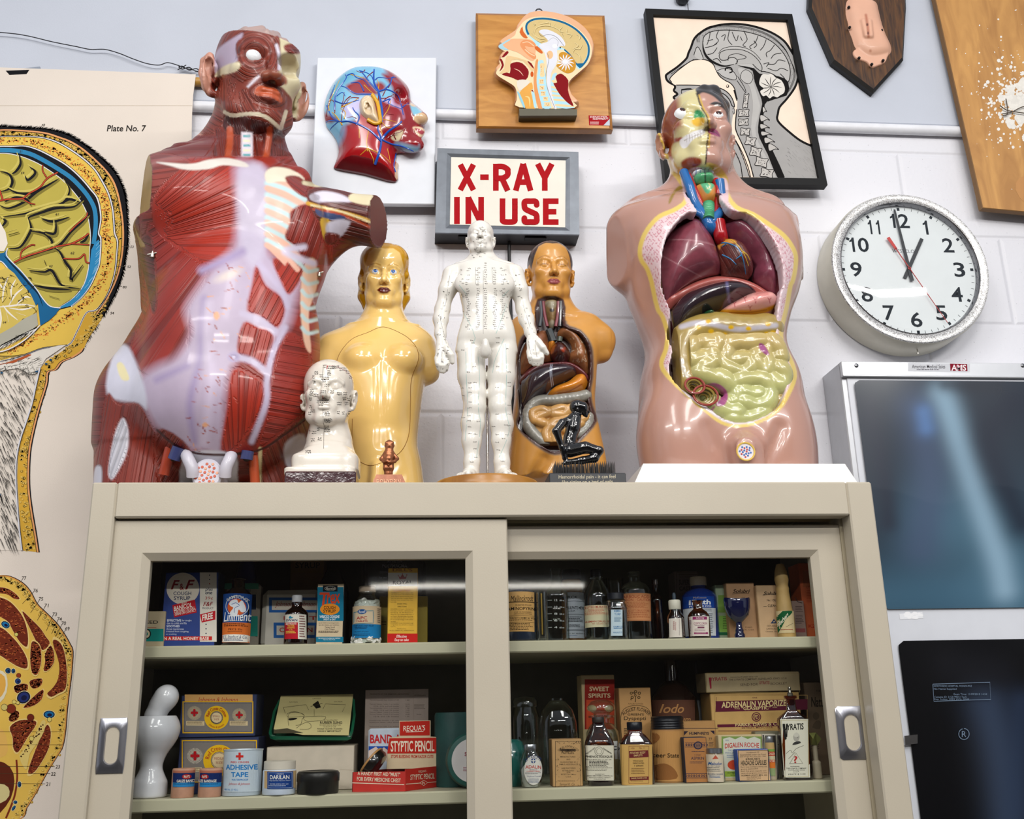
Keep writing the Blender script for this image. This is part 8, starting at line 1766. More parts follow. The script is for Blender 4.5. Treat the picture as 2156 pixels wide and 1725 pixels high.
def art(a):
 a.rc(275,492,586,896,'#15718f');a.rc(258,1085,584,1150,'#15718f');a.rc(340,472,515,545,'#15171c');a.ell(428,508,68,28,'#b9b4a4',30);a.ell(428,508,64,25,'#15171c',30);a.tx('Norwich',375,492,485,526,'#d9d3c4',0,.1)
 a.tx('T',300,555,420,712,'#cf4524',.05,.15);a.tx('rex',385,575,545,690,'#cf4524',.05,.1,slope=-14);a.ell(423,756,116,68,'#e08a22',36);a.tx('COUGH',350,718,490,755,'#2a1c14',.04);a.tx('SYRUP',345,760,492,797,'#2a1c14',.04)
 a.tx('WRECKS COUGHS',302,828,538,862,'#e9eef0',.05,.2);a.tx('NIGHT or DAY',348,866,494,888,'#e9eef0',.04,.2);D_='#4a3c34';a.tx('Quick Relief and prolonged com-',288,912,532,930,D_);a.tx('fort for Adults and Children.',290,936,534,952,D_);a.tx('Tastes Good',362,960,482,980,D_,.02);a.tx('Cuts Phlegm',360,986,482,1006,D_,.02);a.sm(286,1014,540,1046,2,D_);a.tx('THE NORWICH PHARMACAL COMPANY',280,1096,550,1110,'#d9e6e8',.02);a.tx('Norwich, New York',345,1114,486,1128,'#d9e6e8',.01)
CT('teal_syrup_box','teal carton with orange lettering and an orange oval, COUGH SYRUP',CB_,262,588,448,.1,.055,ZU,'#cdb795',art,side='#0e0f13',ym=800)
VE('dark_round_bottle','dark round-shouldered bottle behind the teal cough syrup box',CB_,450,420,300,.215,ZU,RND+[(1,.6),(.85,.8),(.5,.95),(.4,1.)],mat('#12131a',.2,coat=.5),ym=700)
def lab(a):
 a.rc(690,715,1030,1100,'#cdb594',24);a.rc(686,932,1032,1098,'#1a77ae',24);a.pg([705,800,722,783,920,770,940,782,940,905,922,925,720,930,703,912],'#2a7f96',k=2);a.pg([712,802,726,790,918,777,933,788,933,903,918,918,722,923,710,908],'#d2bd9e',k=2);a.ell(808,784,52,30,'#1b4f8c');a.tx('Rexall',770,768,848,800,'#e4e6ea',0,.2,slope=-4)
 a.tx('APC',742,840,868,878,'#a5282c',.03);a.tx('TABLETS',738,886,872,908,'#a5282c',.03);a.sm(750,825,870,832,1,'#555'[0:4]+'555'[0:3])if False else None
 a.tx('TEMPORARY PAIN RELIEF',706,940,945,962,'#123a5c',.02);a.sm(720,966,900,1000,2,'#123a5c');a.tx('Relief of pain',722,1014,884,1034,'#123a5c');a.sm(706,1048,910,1080,2,'#123a5c');a.sm(985,740,1022,920,8,'#7a6a58')
R_=random.Random(8)
t=VE('tablet_jar','glass jar of white tablets with a cream and blue label',CB_,862,340,485,.118,ZU,bare(.7,.84,.58,.92),CLR,cap=lidp(.6,.9,1.),capm=mat('#b9a48c',.4),ym=900,lab=lab,cat='jar')
cxj,zj=ORG[t.name][0],ORG[t.name][2];Rj=(un(*cpx(CB_,1032,900),.118)[0]-un(*cpx(CB_,692,900),.118)[0])/2
g=G();Hj=float(un(*cpx(CB_,862,485),.118)[2])-ZU;LA(g,[(Rj*.9,.003),(Rj*.9,Hj*.68),(Rj*.7,Hj*.75),(.001,Hj*.77)],mat('#d2cfc8',.6,bump=.5,bscale=90),(cxj,.118,zj),30)
for i in range(46):
 a_,h_=R_.uniform(3.2,6.2),R_.choice([R_.uniform(.02,.1),R_.uniform(.62,.74)])*Hj;rr=Rj*(.86 if h_<Hj*.3 else .72);c_=Ar([cxj+rr*cos(a_),.118+rr*sin(a_),zj+h_]);LA(g,[(.001,-.0022),(.0052,-.0015),(.0052,.0015),(.001,.0022)],mat('#dedbd4',.55,var=.02),(0,0,0),12)
 V_=g.V[-1];q1,q2=R_.uniform(-1.2,1.2),R_.uniform(-1.2,1.2);V_=Sk([V_[:,0],V_[:,1]*cos(q1)-V_[:,2]*sin(q1),V_[:,1]*sin(q1)+V_[:,2]*cos(q1)],1);g.V[-1]=Sk([V_[:,0]*cos(q2)-V_[:,2]*sin(q2),V_[:,1],V_[:,0]*sin(q2)+V_[:,2]*cos(q2)],1)+c_
o=obj('tablets',g,t);o['kind']='stuff'
def art(a):a.sm(1040,900,1100,960,2,'#5a4a12')
CT('yellow_tin','plain yellow tin mostly hidden behind the tall yellow carton',CB_,1010,1590,600,.175,.05,ZU,'#a8922c',art,ym=900,cat='tin')
def art(a):
 a.rc(1118,320,1470,480,'#d3d0c8');a.tx("DILL'S",1175,268,1408,303,'#7a3a24',.01);a.pg([1240,352,1262,375,1290,338,1320,375,1342,348,1332,392,1256,398],'#a2252c');a.ell(1240,350,6,6,'#a2252c');a.ell(1290,334,6,6,'#a2252c');a.ell(1342,346,6,6,'#a2252c');a.tx('ROYAL',1176,414,1410,460,'#23232a',.03,slope=-8);a.pg([1118,478,1470,430,1470,478],'#e3e1da')
 a.tx('COUGH SYRUP',1185,518,1380,545,'#b8392a',.02);T_='#4a3f20'
 for i,s_ in enumerate(('INGREDIENTS: Potassium Guaiacol Sulfo-','nate, Terpin Hydrate, Glycol Hydrobromide','Acid, Cascara Sagrada Aromatic, Men-','thol, not more than 3 minims Chloro-','form per fl. oz., Caramel Color, Alco-')):a.tx(s_,1155,552+i*22,1420,568+i*22,T_)
 a.tx('hol 1.5%',1152,664,1215,678,T_);a.tx('SHAKE WELL',1228,684,1346,700,T_,.02);a.tx('DIRECTIONS',1232,716,1340,732,T_,.02)
 for i,s_ in enumerate(('CHILDREN: 2-5 years - 15 drops in a','little water. 5-10 years - half teaspoonful','every 3-4 hours.','ADULTS: 1 to 2 teaspoonfuls every 3','to 4 hours. No more than 4 to 6 tea-','spoonfuls should be taken in 24 hours.','Do not increase dosage or take oftener','than directed.','IMPORTANT: In case of persistent cough','or high fever, it is advisable to consult','a physician.')):a.tx(s_,1148,748+i*21,1210 if s_[-5:]in('cian.','cted.')else 1420,763+i*21,T_)
 a.tx('Manufactured by',1228,984,1335,998,T_);a.tx('THE DILL COMPANY, INC., NORRISTOWN, PA.',1132,1004,1428,1020,T_);a.rc(1110,1046,1470,1155,'#c4231f');a.tx('Effective',1218,1062,1340,1096,'#f0e6dc',.02,.2);a.tx('Easy to take',1196,1104,1364,1146,'#f0e6dc',.02,.2)
t=CT('yellow_syrup_box','tall bright yellow carton with a red crown and a red foot',CB_,1112,1472,262,.1,.06,ZU,'#dcab2a',art,side='#b88d24',ym=800)
def lab(a):a.tx('WYETH',1100,178,1290,200,'#8b8a92',0);a.tx('POLYMAGMA',1050,218,1345,258,'#a3a1a8',.01);a.sm(1020,300,1200,330,2,'#77767e');a.tx('For the',1010,365,1100,388,'#8a8a92')
VE('dark_wide_bottle','very dark wide bottle with faint grey lettering at the back of the left shelf',CB_,1190,760,60,.3,ZU,RND+[(1,.85),(.8,.97),(.5,1.)],mat('#14161f',.25,coat=.4),ym=500,lab=lab,n=3)
# ------------------------------------------------ upper shelf, right door
def lab(a):
 a.rc(100,590,470,1108,'#c59a5c',24);a.rc(100,718,470,733,'#5a4428',20)
 a.tx('Mallinckrodt',160,640,452,716,'#241a12',0.,.3,slope=-10);a.tx('QUARTER POUND',216,756,430,780,'#241a12',0.);a.tx('AMINOPYRINE',120,790,500,832,'#1b130d',.03);a.tx('U.S.P. XI POWDERED',205,848,430,866,'#241a12');a.tx('(DIMETHYLAMINO-ANTIPYRINE)',200,874,432,892,'#241a12')
 for y_ in(902,984):a.rc(100,y_,470,y_+4,'#3a2a18',20)
 a.tx('MALLINCKRODT CHEMICAL WORKS',40,920,520,948,'#1b130d',.02);a.sm(130,956,460,970,1,'#4a3820');a.sm(120,1000,468,1098,5,'#3a2a18',.45)
VE('powder_jar','dark jar with a tan chemist label, cut off by the door frame',CC_,270,420,578,.112,ZU,RND+[(1,.9),(.93,.97),(.8,1.)],mat('#1a2536',.2,coat=.6),cat='jar',ym=900,lab=lab)
def vmarks(a):
 for k_ in range(5):a.rc(640,700+k_*88,690,706+k_*88,'#b9bfbc',3);a.tx(str(12-k_*2),720,690+k_*88,760,715+k_*88,'#c4c9c6');a.tx(str(180-k_*30)+' cc',790,696+k_*88,850,716+k_*88,'#c4c9c6')
VE('measuring_bottle','clear graduated bottle with raised measure marks and a wide collar',CC_,750,300,300,.14,ZU,bare(.62,.78,.42,.97)+[(.5,.97),(.5,1.),(.4,1.)],CLR,ym=900,lab=vmarks,n=4)
VE('glass_vial','narrow clear glass tube with a yellow stick inside beside the dark powder jar',CC_,560,150,600,.1,ZU,[(.8,0),(1,.03),(1,1.),(.92,1.),(.92,.05)],CLR,fill=[(.12,.12),(.14,.2),(.14,.95),(.1,.96)],fillm=mat('#b8862f',.6),ym=900,cat='vial')
def lab(a):
 a.rc(890,600,1120,1195,'#c3cad6',20);S_='#25262c';a.tx('MERCK',820,645,1022,680,S_,.01)
 for y_ in(712,884,1082,1096):a.rc(892,y_,1118,y_+5,'#4a4e58',14)
 a.tx('SULFATE MERCK',890,782,1150,820,S_,.04);a.tx('U.S.P.',906,834,994,854,S_,.03);a.sm(905,915,1100,995,4,S_,.5);a.sm(908,1015,1095,1060,3,S_,.5);a.tx('MERCK & CO., INC. RAHWAY N.J.',800,1128,1140,1148,S_,.02);a.sm(905,1160,1050,1175,1,'#4a6a9a')
VE('sulfate_jar','jar with a pale blue-white chemical label and a black lid',CC_,960,300,310,.2,ZU,RND+[(1,.78),(.9,.84),(.84,.86)],mat('#6e4a24',.2,coat=.5),cap=lidp(.82,.86,1.),capm=mat('#15161a',.4),cat='jar',ym=900,lab=lab)
def lab(a):
 a.rc(1098,765,1415,1052,'#c9b896',24);a.rc(1098,900,1415,1052,'#c6bf9e',24);RD_='#a4402f';a.tx('DILUTED MURIATIC ACID',1112,775,1500,805,RD_,.01);a.sm(1110,815,1410,892,5,'#b8604a',.4);a.tx('ASMAN DRUG STORE',1145,965,1510,990,RD_,.03);a.tx('MT. GILEAD, OHIO',1220,1002,1440,1018,RD_)
VE('acid_bottle','clear bottle with a faded cream label in red print and a dark stopper',CC_,1290,345,305,.135,ZU,RND+[(1,.6),(.9,.7),(.45,.84),(.4,.86),(.56,.875),(.56,.89),(.4,.9)],CLR,cap=lidp(.44,.89,1.),capm=mat('#11141c',.4),capn='stopper',ym=950,lab=lab,fill=RND+[(1,.2)],fillm=clear_mat((.75,.82,.8),.05))
def lab(a):
 a.rc(1460,825,1605,1165,'#b8c8cf',16);B_='#2a6a9c';a.tx('KERN',1498,830,1575,858,B_,.05);a.tx('TURP',1500,872,1580,900,B_,.02);a.sm(1498,920,1590,990,5,'#557a94',.5);a.tx('KALMIN CO',1490,1035,1605,1060,B_,.02);a.sm(1492,1066,1600,1084,1,B_);a.tx('WALNUT ST.',1484,1112,1605,1132,B_,.02)
VE('small_clear_jar','small clear square bottle with a ribbed black cap and blue print',CC_,1535,255,612,.102,ZU,RND+[(1,.66),(.96,.72),(.84,.78),(.84,.8),(.94,.82),(.86,.85),(.8,.86)],CLR,cap=lidp(.82,.86,1.),capm=mat('#10141d',.4),n=4,ym=1000,lab=lab,fill=RND+[(1,.6),(.9,.61)],fillm=clear_mat((.7,.78,.8),.05))
def lab(a):
 a.rc(1605,610,1990,970,'#c98a5c',24);R2='#a04a34';a.tx('CARBOLIC ACID',1600,635,1960,672,R2,.02);a.tx('POISON - CAUTION',1596,680,1985,712,R2,.02);a.sm(1640,725,1960,815,5,'#a8603f',.45);a.tx('SCOTT DRUG STORE',1690,825,1960,850,R2,.01);a.sm(1680,860,1970,940,3,'#a8603f',.45);a.box(1615,620,1982,962,4,'#a8603f')
VE('carbolic_bottle','large clear bottle with an orange-brown poison label',CC_,1785,400,335,.15,ZU,bare(.72,.86,.36,.93)+[(.44,.94),(.44,.985),(.36,1.)],CLR,ym=900,lab=lab)
VE('dark_brown_bottle','slim dark brown bottle between the poison bottle and the dropper bottle',CC_,2055,160,440,.17,ZU,shoulder(.66,.78,.5),AMB,fill=RND+[(1,.64),(.4,.78)],fillm=mat('#1d0d08',.3,coat=.5),ym=900)
VE('clear_tall_bottle','plain clear tumbler standing behind the acid bottle',CC_,1505,260,430,.25,ZU,[(.8,0),(.84,.02),(1,1),(.95,1),(.8,.04)],CLR,ym=800,cat='glass')
def lab(a):a.pg([186,912,325,908,340,1150,195,1150],'#d6ccc0');a.sm(228,950,246,1060,9,'#9c5a58',.5);a.sm(250,960,262,1070,9,'#b06a64',.5);a.sm(296,925,304,1130,14,'#5a5058',.5)
VE('dropper_bottle','small brown dropper bottle with a white cap and a blank white label',CD_,258,215,672,.098,ZU,RND+[(1,.52),(.9,.6),(.62,.68),(.6,.74)],AMB,cap=[(.66,.74),(.7,.76),(.7,.95),(.62,.98),(.3,.98)],capm=mat('#c4bfae',.45),ym=1000,lab=lab,fill=RND+[(1,.5),(.5,.66)],fillm=mat('#2c170b',.3,coat=.4))
g=G();q=[o for o in bpy.data.objects if o.name=='dropper_bottle'][0];zq=float(un(*cpx(CD_,240,585),.098)[2]);z0=float(un(*cpx(CD_,240,690),.098)[2]);LA(g,[(.0032,z0-.001),(.0032,zq-.004),(.0022,zq-.001),(.0004,zq)],mat('#22303c',.5),(ORG[q.name][0],.098,0),16);obj('dropper_bulb',g,q)
def art(a):S_='#3a3236';a.box(265,330,545,1000,8,'#6a5a54');a.tx('SUPER',296,425,425,488,S_,.02);a.tx('CASTOR OIL',300,510,640,562,S_,.02);a.rc(290,350,530,370,'#6a5a54');a.sm(300,385,520,415,2,'#6a5a54')
CT('castor_oil_box','tall dim mauve-grey carton lettered SUPER CASTOR behind the cobalt bottle',CD_,255,550,318,.24,.05,ZU,'#796a66',art,ym=600)
def lab(a):
 a.rc(398,630,750,775,'#15439a',24);a.rc(400,780,770,1130,'#c9cdd2',24);a.tx('McKesson',488,638,640,662,'#b9a98a',0.);a.tx('iBath',445,675,698,738,'#e9ecef',.06);a.tx('FOR THE EYES',450,748,705,768,'#e9ecef',.04);a.sm(600,790,735,830,3,'#4a4e58',.45);a.sm(660,850,735,1110,11,'#5a6270',.45)
VE('eye_bath_bottle','big cobalt blue bottle with a white cap and a blue and white label',CD_,568,440,392,.165,ZU,bare(.66,.82,.42,.86),mat('#12307e',.12,coat=.7),cap=lidp(.46,.86,1.),capm=mat('#c0b29a',.45),ym=850,lab=lab)
def lab(a):
 a.rc(425,885,678,1135,'#d9ccc0',22);M_='#8a2a5c';a.rc(478,890,650,928,M_,12);a.tx('Schering',512,895,612,924,'#e9dcd8',0.,.15);a.tx('CORTICLORON',490,962,650,990,M_,.01);a.sm(500,1000,640,1012,1,'#8a6a78');a.rc(532,1018,616,1034,'#6a2a48');a.sm(500,1044,650,1080,3,'#8a6a78',.4);a.rc(496,1088,662,1112,M_,12);a.sm(510,1094,650,1104,1,'#d9ccc0');a.sm(450,930,470,1110,10,'#8a6a78',.5)
VE('pill_bottle','small brown bottle with a cream label banded in purple, no cap',CD_,550,255,690,.102,ZU,bare(.55,.78,.42,.95)+[(.5,.96),(.5,1.),(.4,1.)],AMB,n=3,ym=1000,lab=lab,fill=RND+[(1,.5),(.6,.7)],fillm=mat('#3c1c0c',.4))
def art(a):a.rc(800,880,950,1085,'#7fae4c');a.rc(800,1088,1000,1125,'#1c5a36');a.rc(790,620,920,840,'#6a8a3e');a.sm(850,890,1000,1060,8,'#2f4a22',.4)
CT('green_box','pale green carton half hidden behind the blue stemmed eyecup',CD_,782,1010,490,.15,.05,ZU,'#88977a',art,ym=900)
def art(a):S_='#2a2018';a.tx('Solubri',975,545,1192,592,S_,.05,.3);a.ln([965,606,1100,596,1180,600],5,S_);a.tx('OIL',1085,645,1135,668,S_);a.tx('Copt.',1130,1015,1225,1036,S_);a.tx('Chi., U.S.A.',1110,1048,1245,1068,S_)
CT('oil_box','brown kraft carton with black script behind the blue stemmed eyecup',CD_,915,1270,462,.135,.05,ZU,'#a87f58',art,ym=800)
def art(a):S_='#1d1712';a.tx('Solubri',1360,575,1570,618,S_,.05,.3);a.ln([1350,622,1460,612,1540,616],5,S_);a.tx('No.1 OIL',1405,670,1520,698,S_,.02);a.tx('CLEANER',1415,738,1570,770,S_,.03);a.ln([1360,765,1405,763],4,S_,k=0);a.pg([1450,978,1492,920,1535,975],'#23395c');a.pg([1480,962,1495,945,1510,960],'#cbb28a');a.tx('OZY-DENE',1405,998,1530,1020,S_,0.);a.tx('CAVITRON CO.',1398,1034,1560,1056,S_,0.);a.tx('Cleveland, Ohio',1390,1070,1545,1090,S_,0.,.2)
CT('cleaner_box','tan carton lettered CLEAN with a small dark triangle',CD_,1290,1625,495,.125,.045,ZU,'#b99770',art,ym=800)
t=TH('eyecup','dark blue glass eyecup on a short stem, at the front of the upper right shelf','eyecup',(un(*cpx(CD_,1045,900),.112)[0],.112,ZU))
kq=mpp(1560,1300,.112)*CD_[2];cx=ORG[t.name][0];H_=float(un(*cpx(CD_,1045,665),.112)[2])-ZU;gm=mat('#0d1238',.08,coat=1.)
g=G();LA(g,[(62*kq,.0003),(64*kq,.1*H_),(48*kq,.16*H_),(52*kq,.2*H_),(38*kq,.28*H_),(36*kq,.4*H_)],gm,(cx,.112,ZU),40);obj('foot',g,t,smooth=50)
g=G();LA(g,[(36*kq,.4*H_),(70*kq,.46*H_),(130*kq,.58*H_),(158*kq,.76*H_),(166*kq,.93*H_),(158*kq,.985*H_),(150*kq,.93*H_),(120*kq,.65*H_)],gm,(cx,.112,ZU),48,1,.75,cap=False);V_=g.V[0];top=V_[:,2]>ZU+.9*H_;V_[top,2]+=((V_[top,0]-cx)/(166*kq))**2*.05*H_;obj('cup',g,t,smooth=60)
def lab(a):
 a.rc(1538,815,1760,1095,'#cbb78c',20);a.pg([1545,905,1610,818,1728,815,1725,840,1640,930,1580,1095,1555,1095],'#16552f');a.tx('Underberg',1560,880,1690,985,'#e0d9c0',.03,slope=-150)if False else None
 V_,F_=glyphs('Underberg',.04);q=Sk([1552+V_[:,0]*120+(V_[:,1]-.5)*-30,1030-V_[:,0]*170-(V_[:,1]-.5)*52],1);a.lay(a.p(q),F_,ink('#e0d9c0'));a.ln([1650,1020,1700,990,1735,975],3,'#3a3024');a.sm(1600,1048,1740,1062,1,'#a0402f')
VE('wrapped_bottle','paper-wrapped bitters bottle with a twisted neck and green diagonal label',CD_,1640,220,225,.115,ZU,[(.95,0),(1,.02),(1,.3),(.9,.36),(.78,.5),(.7,.62),(.74,.66),(.66,.7),(.78,.78),(.66,.9),(.42,.99),(.2,1.)],mat('#b3935a',.6,var=.15,scale=30,bump=.6,bscale=60),part='wrapping',ym=950,lab=lab)
def art(a):S_='#3a2e30';a.sm(1765,760,1860,840,4,S_,.4);a.sm(1765,870,1870,990,6,S_,.4);a.ln([1760,640,1790,700,1850,720],8,'#2a2224');a.rc(1735,1040,1890,1090,'#8a4a4a')
CT('mauve_box','small mauve packet with dark print behind the wrapped bottle',CD_,1735,1890,690,.125,.04,ZU,'#8a7268',art,ym=900)
def art(a):a.rc(1860,320,2060,520,'#a85a34');a.tx('LYSOL',1905,500,2010,535,'#8a2a18',.02);a.sm(1905,560,2000,720,8,'#9a3a1e',.4);a.tx('K2',1930,990,2010,1030,'#a02a18',.03)
CT('orange_box','orange carton squeezed against the right end of the upper shelf',CD_,1850,2100,215,.135,.05,ZU,'#c0592c',art,ym=700)
# ------------------------------------------------ lower shelf, left door
MARB=mat('#cfcfd2',.18,coat=.5,var=.12,scale=14)
f=Fig(.115);P=f.P
t=TH('mortar','white marble mortar at the left end of the lower shelf','mortar',(P(322,1660)[0],.115,ZL))
ce=lambda x,y:cpx(CE_,x,y);km=mpp(330,1580,.115)*CE_[2];hz=lambda y:float(un(*ce(350,y),.115)[2])-ZL;cx=float(un(*ce(330,800),.115)[0])
mp_=spl([(170*km,.0003),(188*km,.004),(186*km,hz(1330)),(160*km,hz(1270)),(126*km,hz(1190)),(124*km,hz(1120)),(160*km,hz(1020)),(225*km,hz(920)),(268*km,hz(830)),(280*km,hz(750)),(266*km,hz(680)),(236*km,hz(622)),(220*km,hz(608)),(200*km,hz(640)),(170*km,hz(760)),(20*km,hz(900))],4)
g=G();LA(g,[tuple(q)for q in mp_],MARB,(cx,.115,ZL),56,cap=False);g.F.append(tuple(reversed(range(56))));g.MI.append(0);obj('bowl',g,t,smooth=50)
t=TH('pestle','white marble pestle leaning in the mortar','pestle',tuple(un(*ce(460,450),.115)))
lo_,hi_=P(*ce(150,800)),P(*ce(640,230));v=Vol(lo_-Ar([.01,.04,0]),hi_+Ar([.01,.05,.005]),.0012)
v.chain([un(*ce(x,y),.118)for x,y in((300,720),(345,600),(400,490),(450,425),(468,398))],[q*km for q in(105,112,118,130,134)],.004)
V,Q=v.mesh(2);obj_np('rod',V,Q,MARB,t)
def cross(a,x,y,s_,c_='#a5141c'):a.rc(x-s_*.3,y-s_,x+s_*.3,y+s_,c_);a.rc(x-s_,y-s_*.3,x+s_,y+s_*.3,c_)
def burst(a,x,y,r,col):
 for k_ in range(36):
  th=k_*pi/18;a.ln([(x+r*.45*cos(th),y+r*.45*sin(th)),(x+r*cos(th),y+r*sin(th))],4,col,k=0)
def cotton(a,x0,y0,x1,y1,cx_,cy_,R1,size,ml):
 a.rc(x0,y0,x1,y1,'#d4a316',4);e=(x1-x0)*.014;a.rc(x0+e,y0+e,x1-e,y1-e,'#77706a',4)
 for xx in np.arange(x0+2*e,x1-2*e,14):a.rc(xx,y0+e*1.6,xx+7,y0+e*2.2,'#1d2a52');a.rc(xx,y1-e*2.2,xx+7,y1-e*1.6,'#1d2a52')
 for yy in np.arange(y0+2*e,y1-2*e,14):a.rc(x0+e*1.6,yy,x0+e*2.2,yy+7,'#1d2a52');a.rc(x1-e*2.2,yy,x1-e*1.6,yy+7,'#1d2a52')
 a.ell(cx_,cy_,R1,R1*.97,'#d9ab1a',44);a.ell(cx_,cy_,R1*.53,R1*.55,'#3a3530',36);a.ell(cx_,cy_,R1*.5,R1*.52,'#cfb88f',36)
 for k_ in range(40):th=k_*pi/20;a.ell(cx_+R1*.46*cos(th),cy_+R1*.47*sin(th),5,5,'#3a3530',6)
 a.ell(cx_,cy_,R1*.4,R1*.42,'#cfb88f',36);a.rg('Red Cross Cotton',cx_,cy_,R1*.76,-82,84,R1*.26,'#a52a20',.02);a.rg('Johnson & Johnson',cx_,cy_,R1*.8,228,132,R1*.2,'#a52a20',0)
 a.tx(size,cx_-R1*.32,cy_-R1*.2,cx_+R1*.32,cy_-R1*.04,'#8a3a34',0.);a.tx('SIZE',cx_-R1*.22,cy_+R1*.06,cx_+R1*.22,cy_+R1*.2,'#8a3a34',0.)
def art(a):
 a.rc(665,375,1400,470,'#c99a5c');a.tx('Johnson & Johnson',800,405,1240,470,'#a5281e',0.,.35);cotton(a,640,448,1408,795,1010,626,132,'SMALL',1)
 for x_ in(770,1256):burst(a,x_,576+(x_>1000)*24,76,'#c9b68c');cross(a,x_,573+(x_>1000)*24,40)
 for x_ in(780,1250):a.pg([(x_-98,662),(x_+98,664),(x_+98,712),(x_-98,710)],'#c9b48c');a.sm(x_-88,668,x_+88,706,3,'#5a4a38',.5,ragged=.1)
zc2=float(un(*ce(1020,842),.15)[2])
CT('small_cotton_box','torn navy and yellow cotton box marked SMALL SIZE, on top of the medium one',CE_,612,1438,378,.152,.075,zc2+.0005,'#12224c',art,side='#101a38',ym=620)
def art(a):
 cotton(a,632,868,1448,1330,1040,1090,175,'MEDIUM',1);burst(a,775,1040,86,'#d0c8b4');cross(a,776,1040,50);a.pg([690,1168,850,1165,850,1210,690,1212],'#c9b48c');a.sm(700,1172,842,1206,3,'#5a4a38',.5)
CT('medium_cotton_box','navy and yellow cotton box marked MEDIUM SIZE under the small one',CE_,600,1462,842,.15,.08,ZL,'#12224c',art,side='#101a38',ym=1000)
def gauze(name,label,xc,rot):
 c=CE_
 def lab(a):
  x0,x1=xc-121,xc+121;a.rc(x0,1200,x1,1225,'#b06a54',24);a.rc(x0,1228,x1,1330,'#14275c',24);a.rc(x0,1332,x1,1378,'#2a7fb8',24);a.ell(xc+30-rot,1266,44,27,'#a5241e',30);a.tx("RAY'S",xc+4-rot,1252,xc+58-rot,1280,'#e6ddd0',.04);a.tx('GAUZE BANDAGE',xc-72-rot,1298,xc+150-rot,1328,'#e6ddd0',.04);a.sm(x0+10,1342,x1-10,1356,1,'#123a5c')
 VE('gauze_roll',label,c,xc,246,1176,.098,ZL,[(.97,0),(1,.03),(1,.95),(.95,1.),(.3,.985)],mat('#b98a70',.7,var=.15,scale=60),part='wrapper',cat='bandage',ym=1280,lab=lab,grp='paper-wrapped gauze rolls')
gauze('gauze_roll','paper-wrapped gauze bandage roll next to the mortar',650,0);gauze('gauze_roll','paper-wrapped gauze bandage roll touching the adhesive tape tin',942,92)
def lab(a):
 a.rc(1076,985,1500,1432,'#b9c4cc',28);cross(a,1260,1045,40,'#c42a24');a.tx('RED CROSS',1162,1098,1356,1118,'#c42a24',.02);B_='#1a74b4';a.tx('ADHESIVE',1102,1135,1438,1192,B_,.05);a.tx('TAPE',1166,1216,1348,1270,B_,.05);a.tx('WATERPROOF',1172,1290,1346,1310,B_,.03);a.tx('Johnson & Johnson',1136,1332,1364,1364,'#b8322c',0.,.3);a.tx('180 IN. (5 YD.)',1085,1398,1240,1424,B_,.01)
VE('tape_tin','pale tall tin with a red cross lettered ADHESIVE TAPE',CE_,1290,420,962,.112,ZL,[(.97,0),(1,.01),(1,.95),(1.03,.96),(1.03,.985),(.96,.985),(.94,.955),(.2,.955)],mat('#b3bec6',.35,metal=.2),part='tin_body',cat='tin',ym=1200,lab=lab)
def lab(a):
 a.rc(1520,1205,1868,1395,'#c9a878',26);a.rc(1556,1212,1826,1400,'#1a3c7c',22);a.box(1566,1222,1816,1390,4,'#9fb0cc');a.tx('1 OUNCE',1655,1230,1735,1244,'#c9d0da');a.tx('DARILAN',1588,1250,1790,1294,'#e6e4da',.03);a.tx('Hay Darilan Hanson Pearl',1580,1302,1800,1318,'#c9d0da',0,.2);a.tx('DAVIES, ROSE & CO., Ltd.',1588,1340,1782,1354,'#c9d0da',.02);a.sm(1575,1362,1806,1374,1,'#c9d0da')
VE('cream_jar','white ointment jar with a cream lid and a dark blue label',CE_,1690,360,1092,.1,ZL,RND+[(1,.7),(.96,.74),(.93,.745)],mat('#ccd6e4',.2,coat=.5),cap=lidp(.96,.745,1.),capm=mat('#cfc6b6',.4),cat='jar',ym=1280,lab=lab)
VE('flat_round_tin','flat black round tin with a dull rim, lying in front of the white box',CF_,525,432,1118,.105,ZL,[(.93,0),(.97,.04),(.97,.52),(1,.55),(1,.88),(.93,.98),(.82,1.),(.78,.97),(.1,.97)],mat('#2b2a28',.35,metal=.4,var=.3,scale=30),part='tin_body',cat='tin',ym=1230)
CT('white_cardboard_box','plain off-white cardboard box under the green tray',CF_,0,890,870,.165,.1,ZL,'#c4b7a4',lambda a:(a.ln([745,1108,880,1112],4,'#a79a86',k=0),a.ln([5,1110,300,1108],3,'#b3a692',k=0)),side='#9c907e',ym=1060)
zw=float(un(*cpx(CF_,440,870),.165)[2])
f=Fig(.2);cf=lambda x,y:cpx(CF_,x,y)
t=TH('green_tray','dark green plastic tray tilted up on the white box','tray',tuple(Ar([un(*cf(480,850),.2)[0],.2,zw])))
g=G();O_=[(28,735),(70,520),(130,400),(160,365),(860,365),(895,400),(905,560),(880,720),(860,770),(820,785),(80,780),(40,765)]
def tl(x,y,d):q=un(*cf(x,y),.19+d);return q
dO_=lambda y:.045*(780-y)/415.
A=[tl(x,y,dO_(y))for x,y in O_];cxy=(470,600)
B=[tl(cxy[0]+(x-cxy[0])*.94,cxy[1]+(y-cxy[1])*.93,dO_(y))for x,y in O_];D=[tl(cxy[0]+(x-cxy[0])*.84,cxy[1]+(y-cxy[1])*.86+60,dO_(y)+.028)for x,y in O_];n=len(O_)
A2=[p_+Ar([0,.002,-.004])for p_ in A]
zmin_=zw+.001;D=[Ar([p_[0],p_[1],max(p_[2],zmin_)])for p_ in D];A=[Ar([p_[0],p_[1],max(p_[2],zmin_+.006)])for p_ in A];A2=[Ar([p_[0],p_[1],max(p_[2],zmin_+.003)])for p_ in A2];B=[Ar([p_[0],p_[1],max(p_[2],zmin_+.008)])for p_ in B]
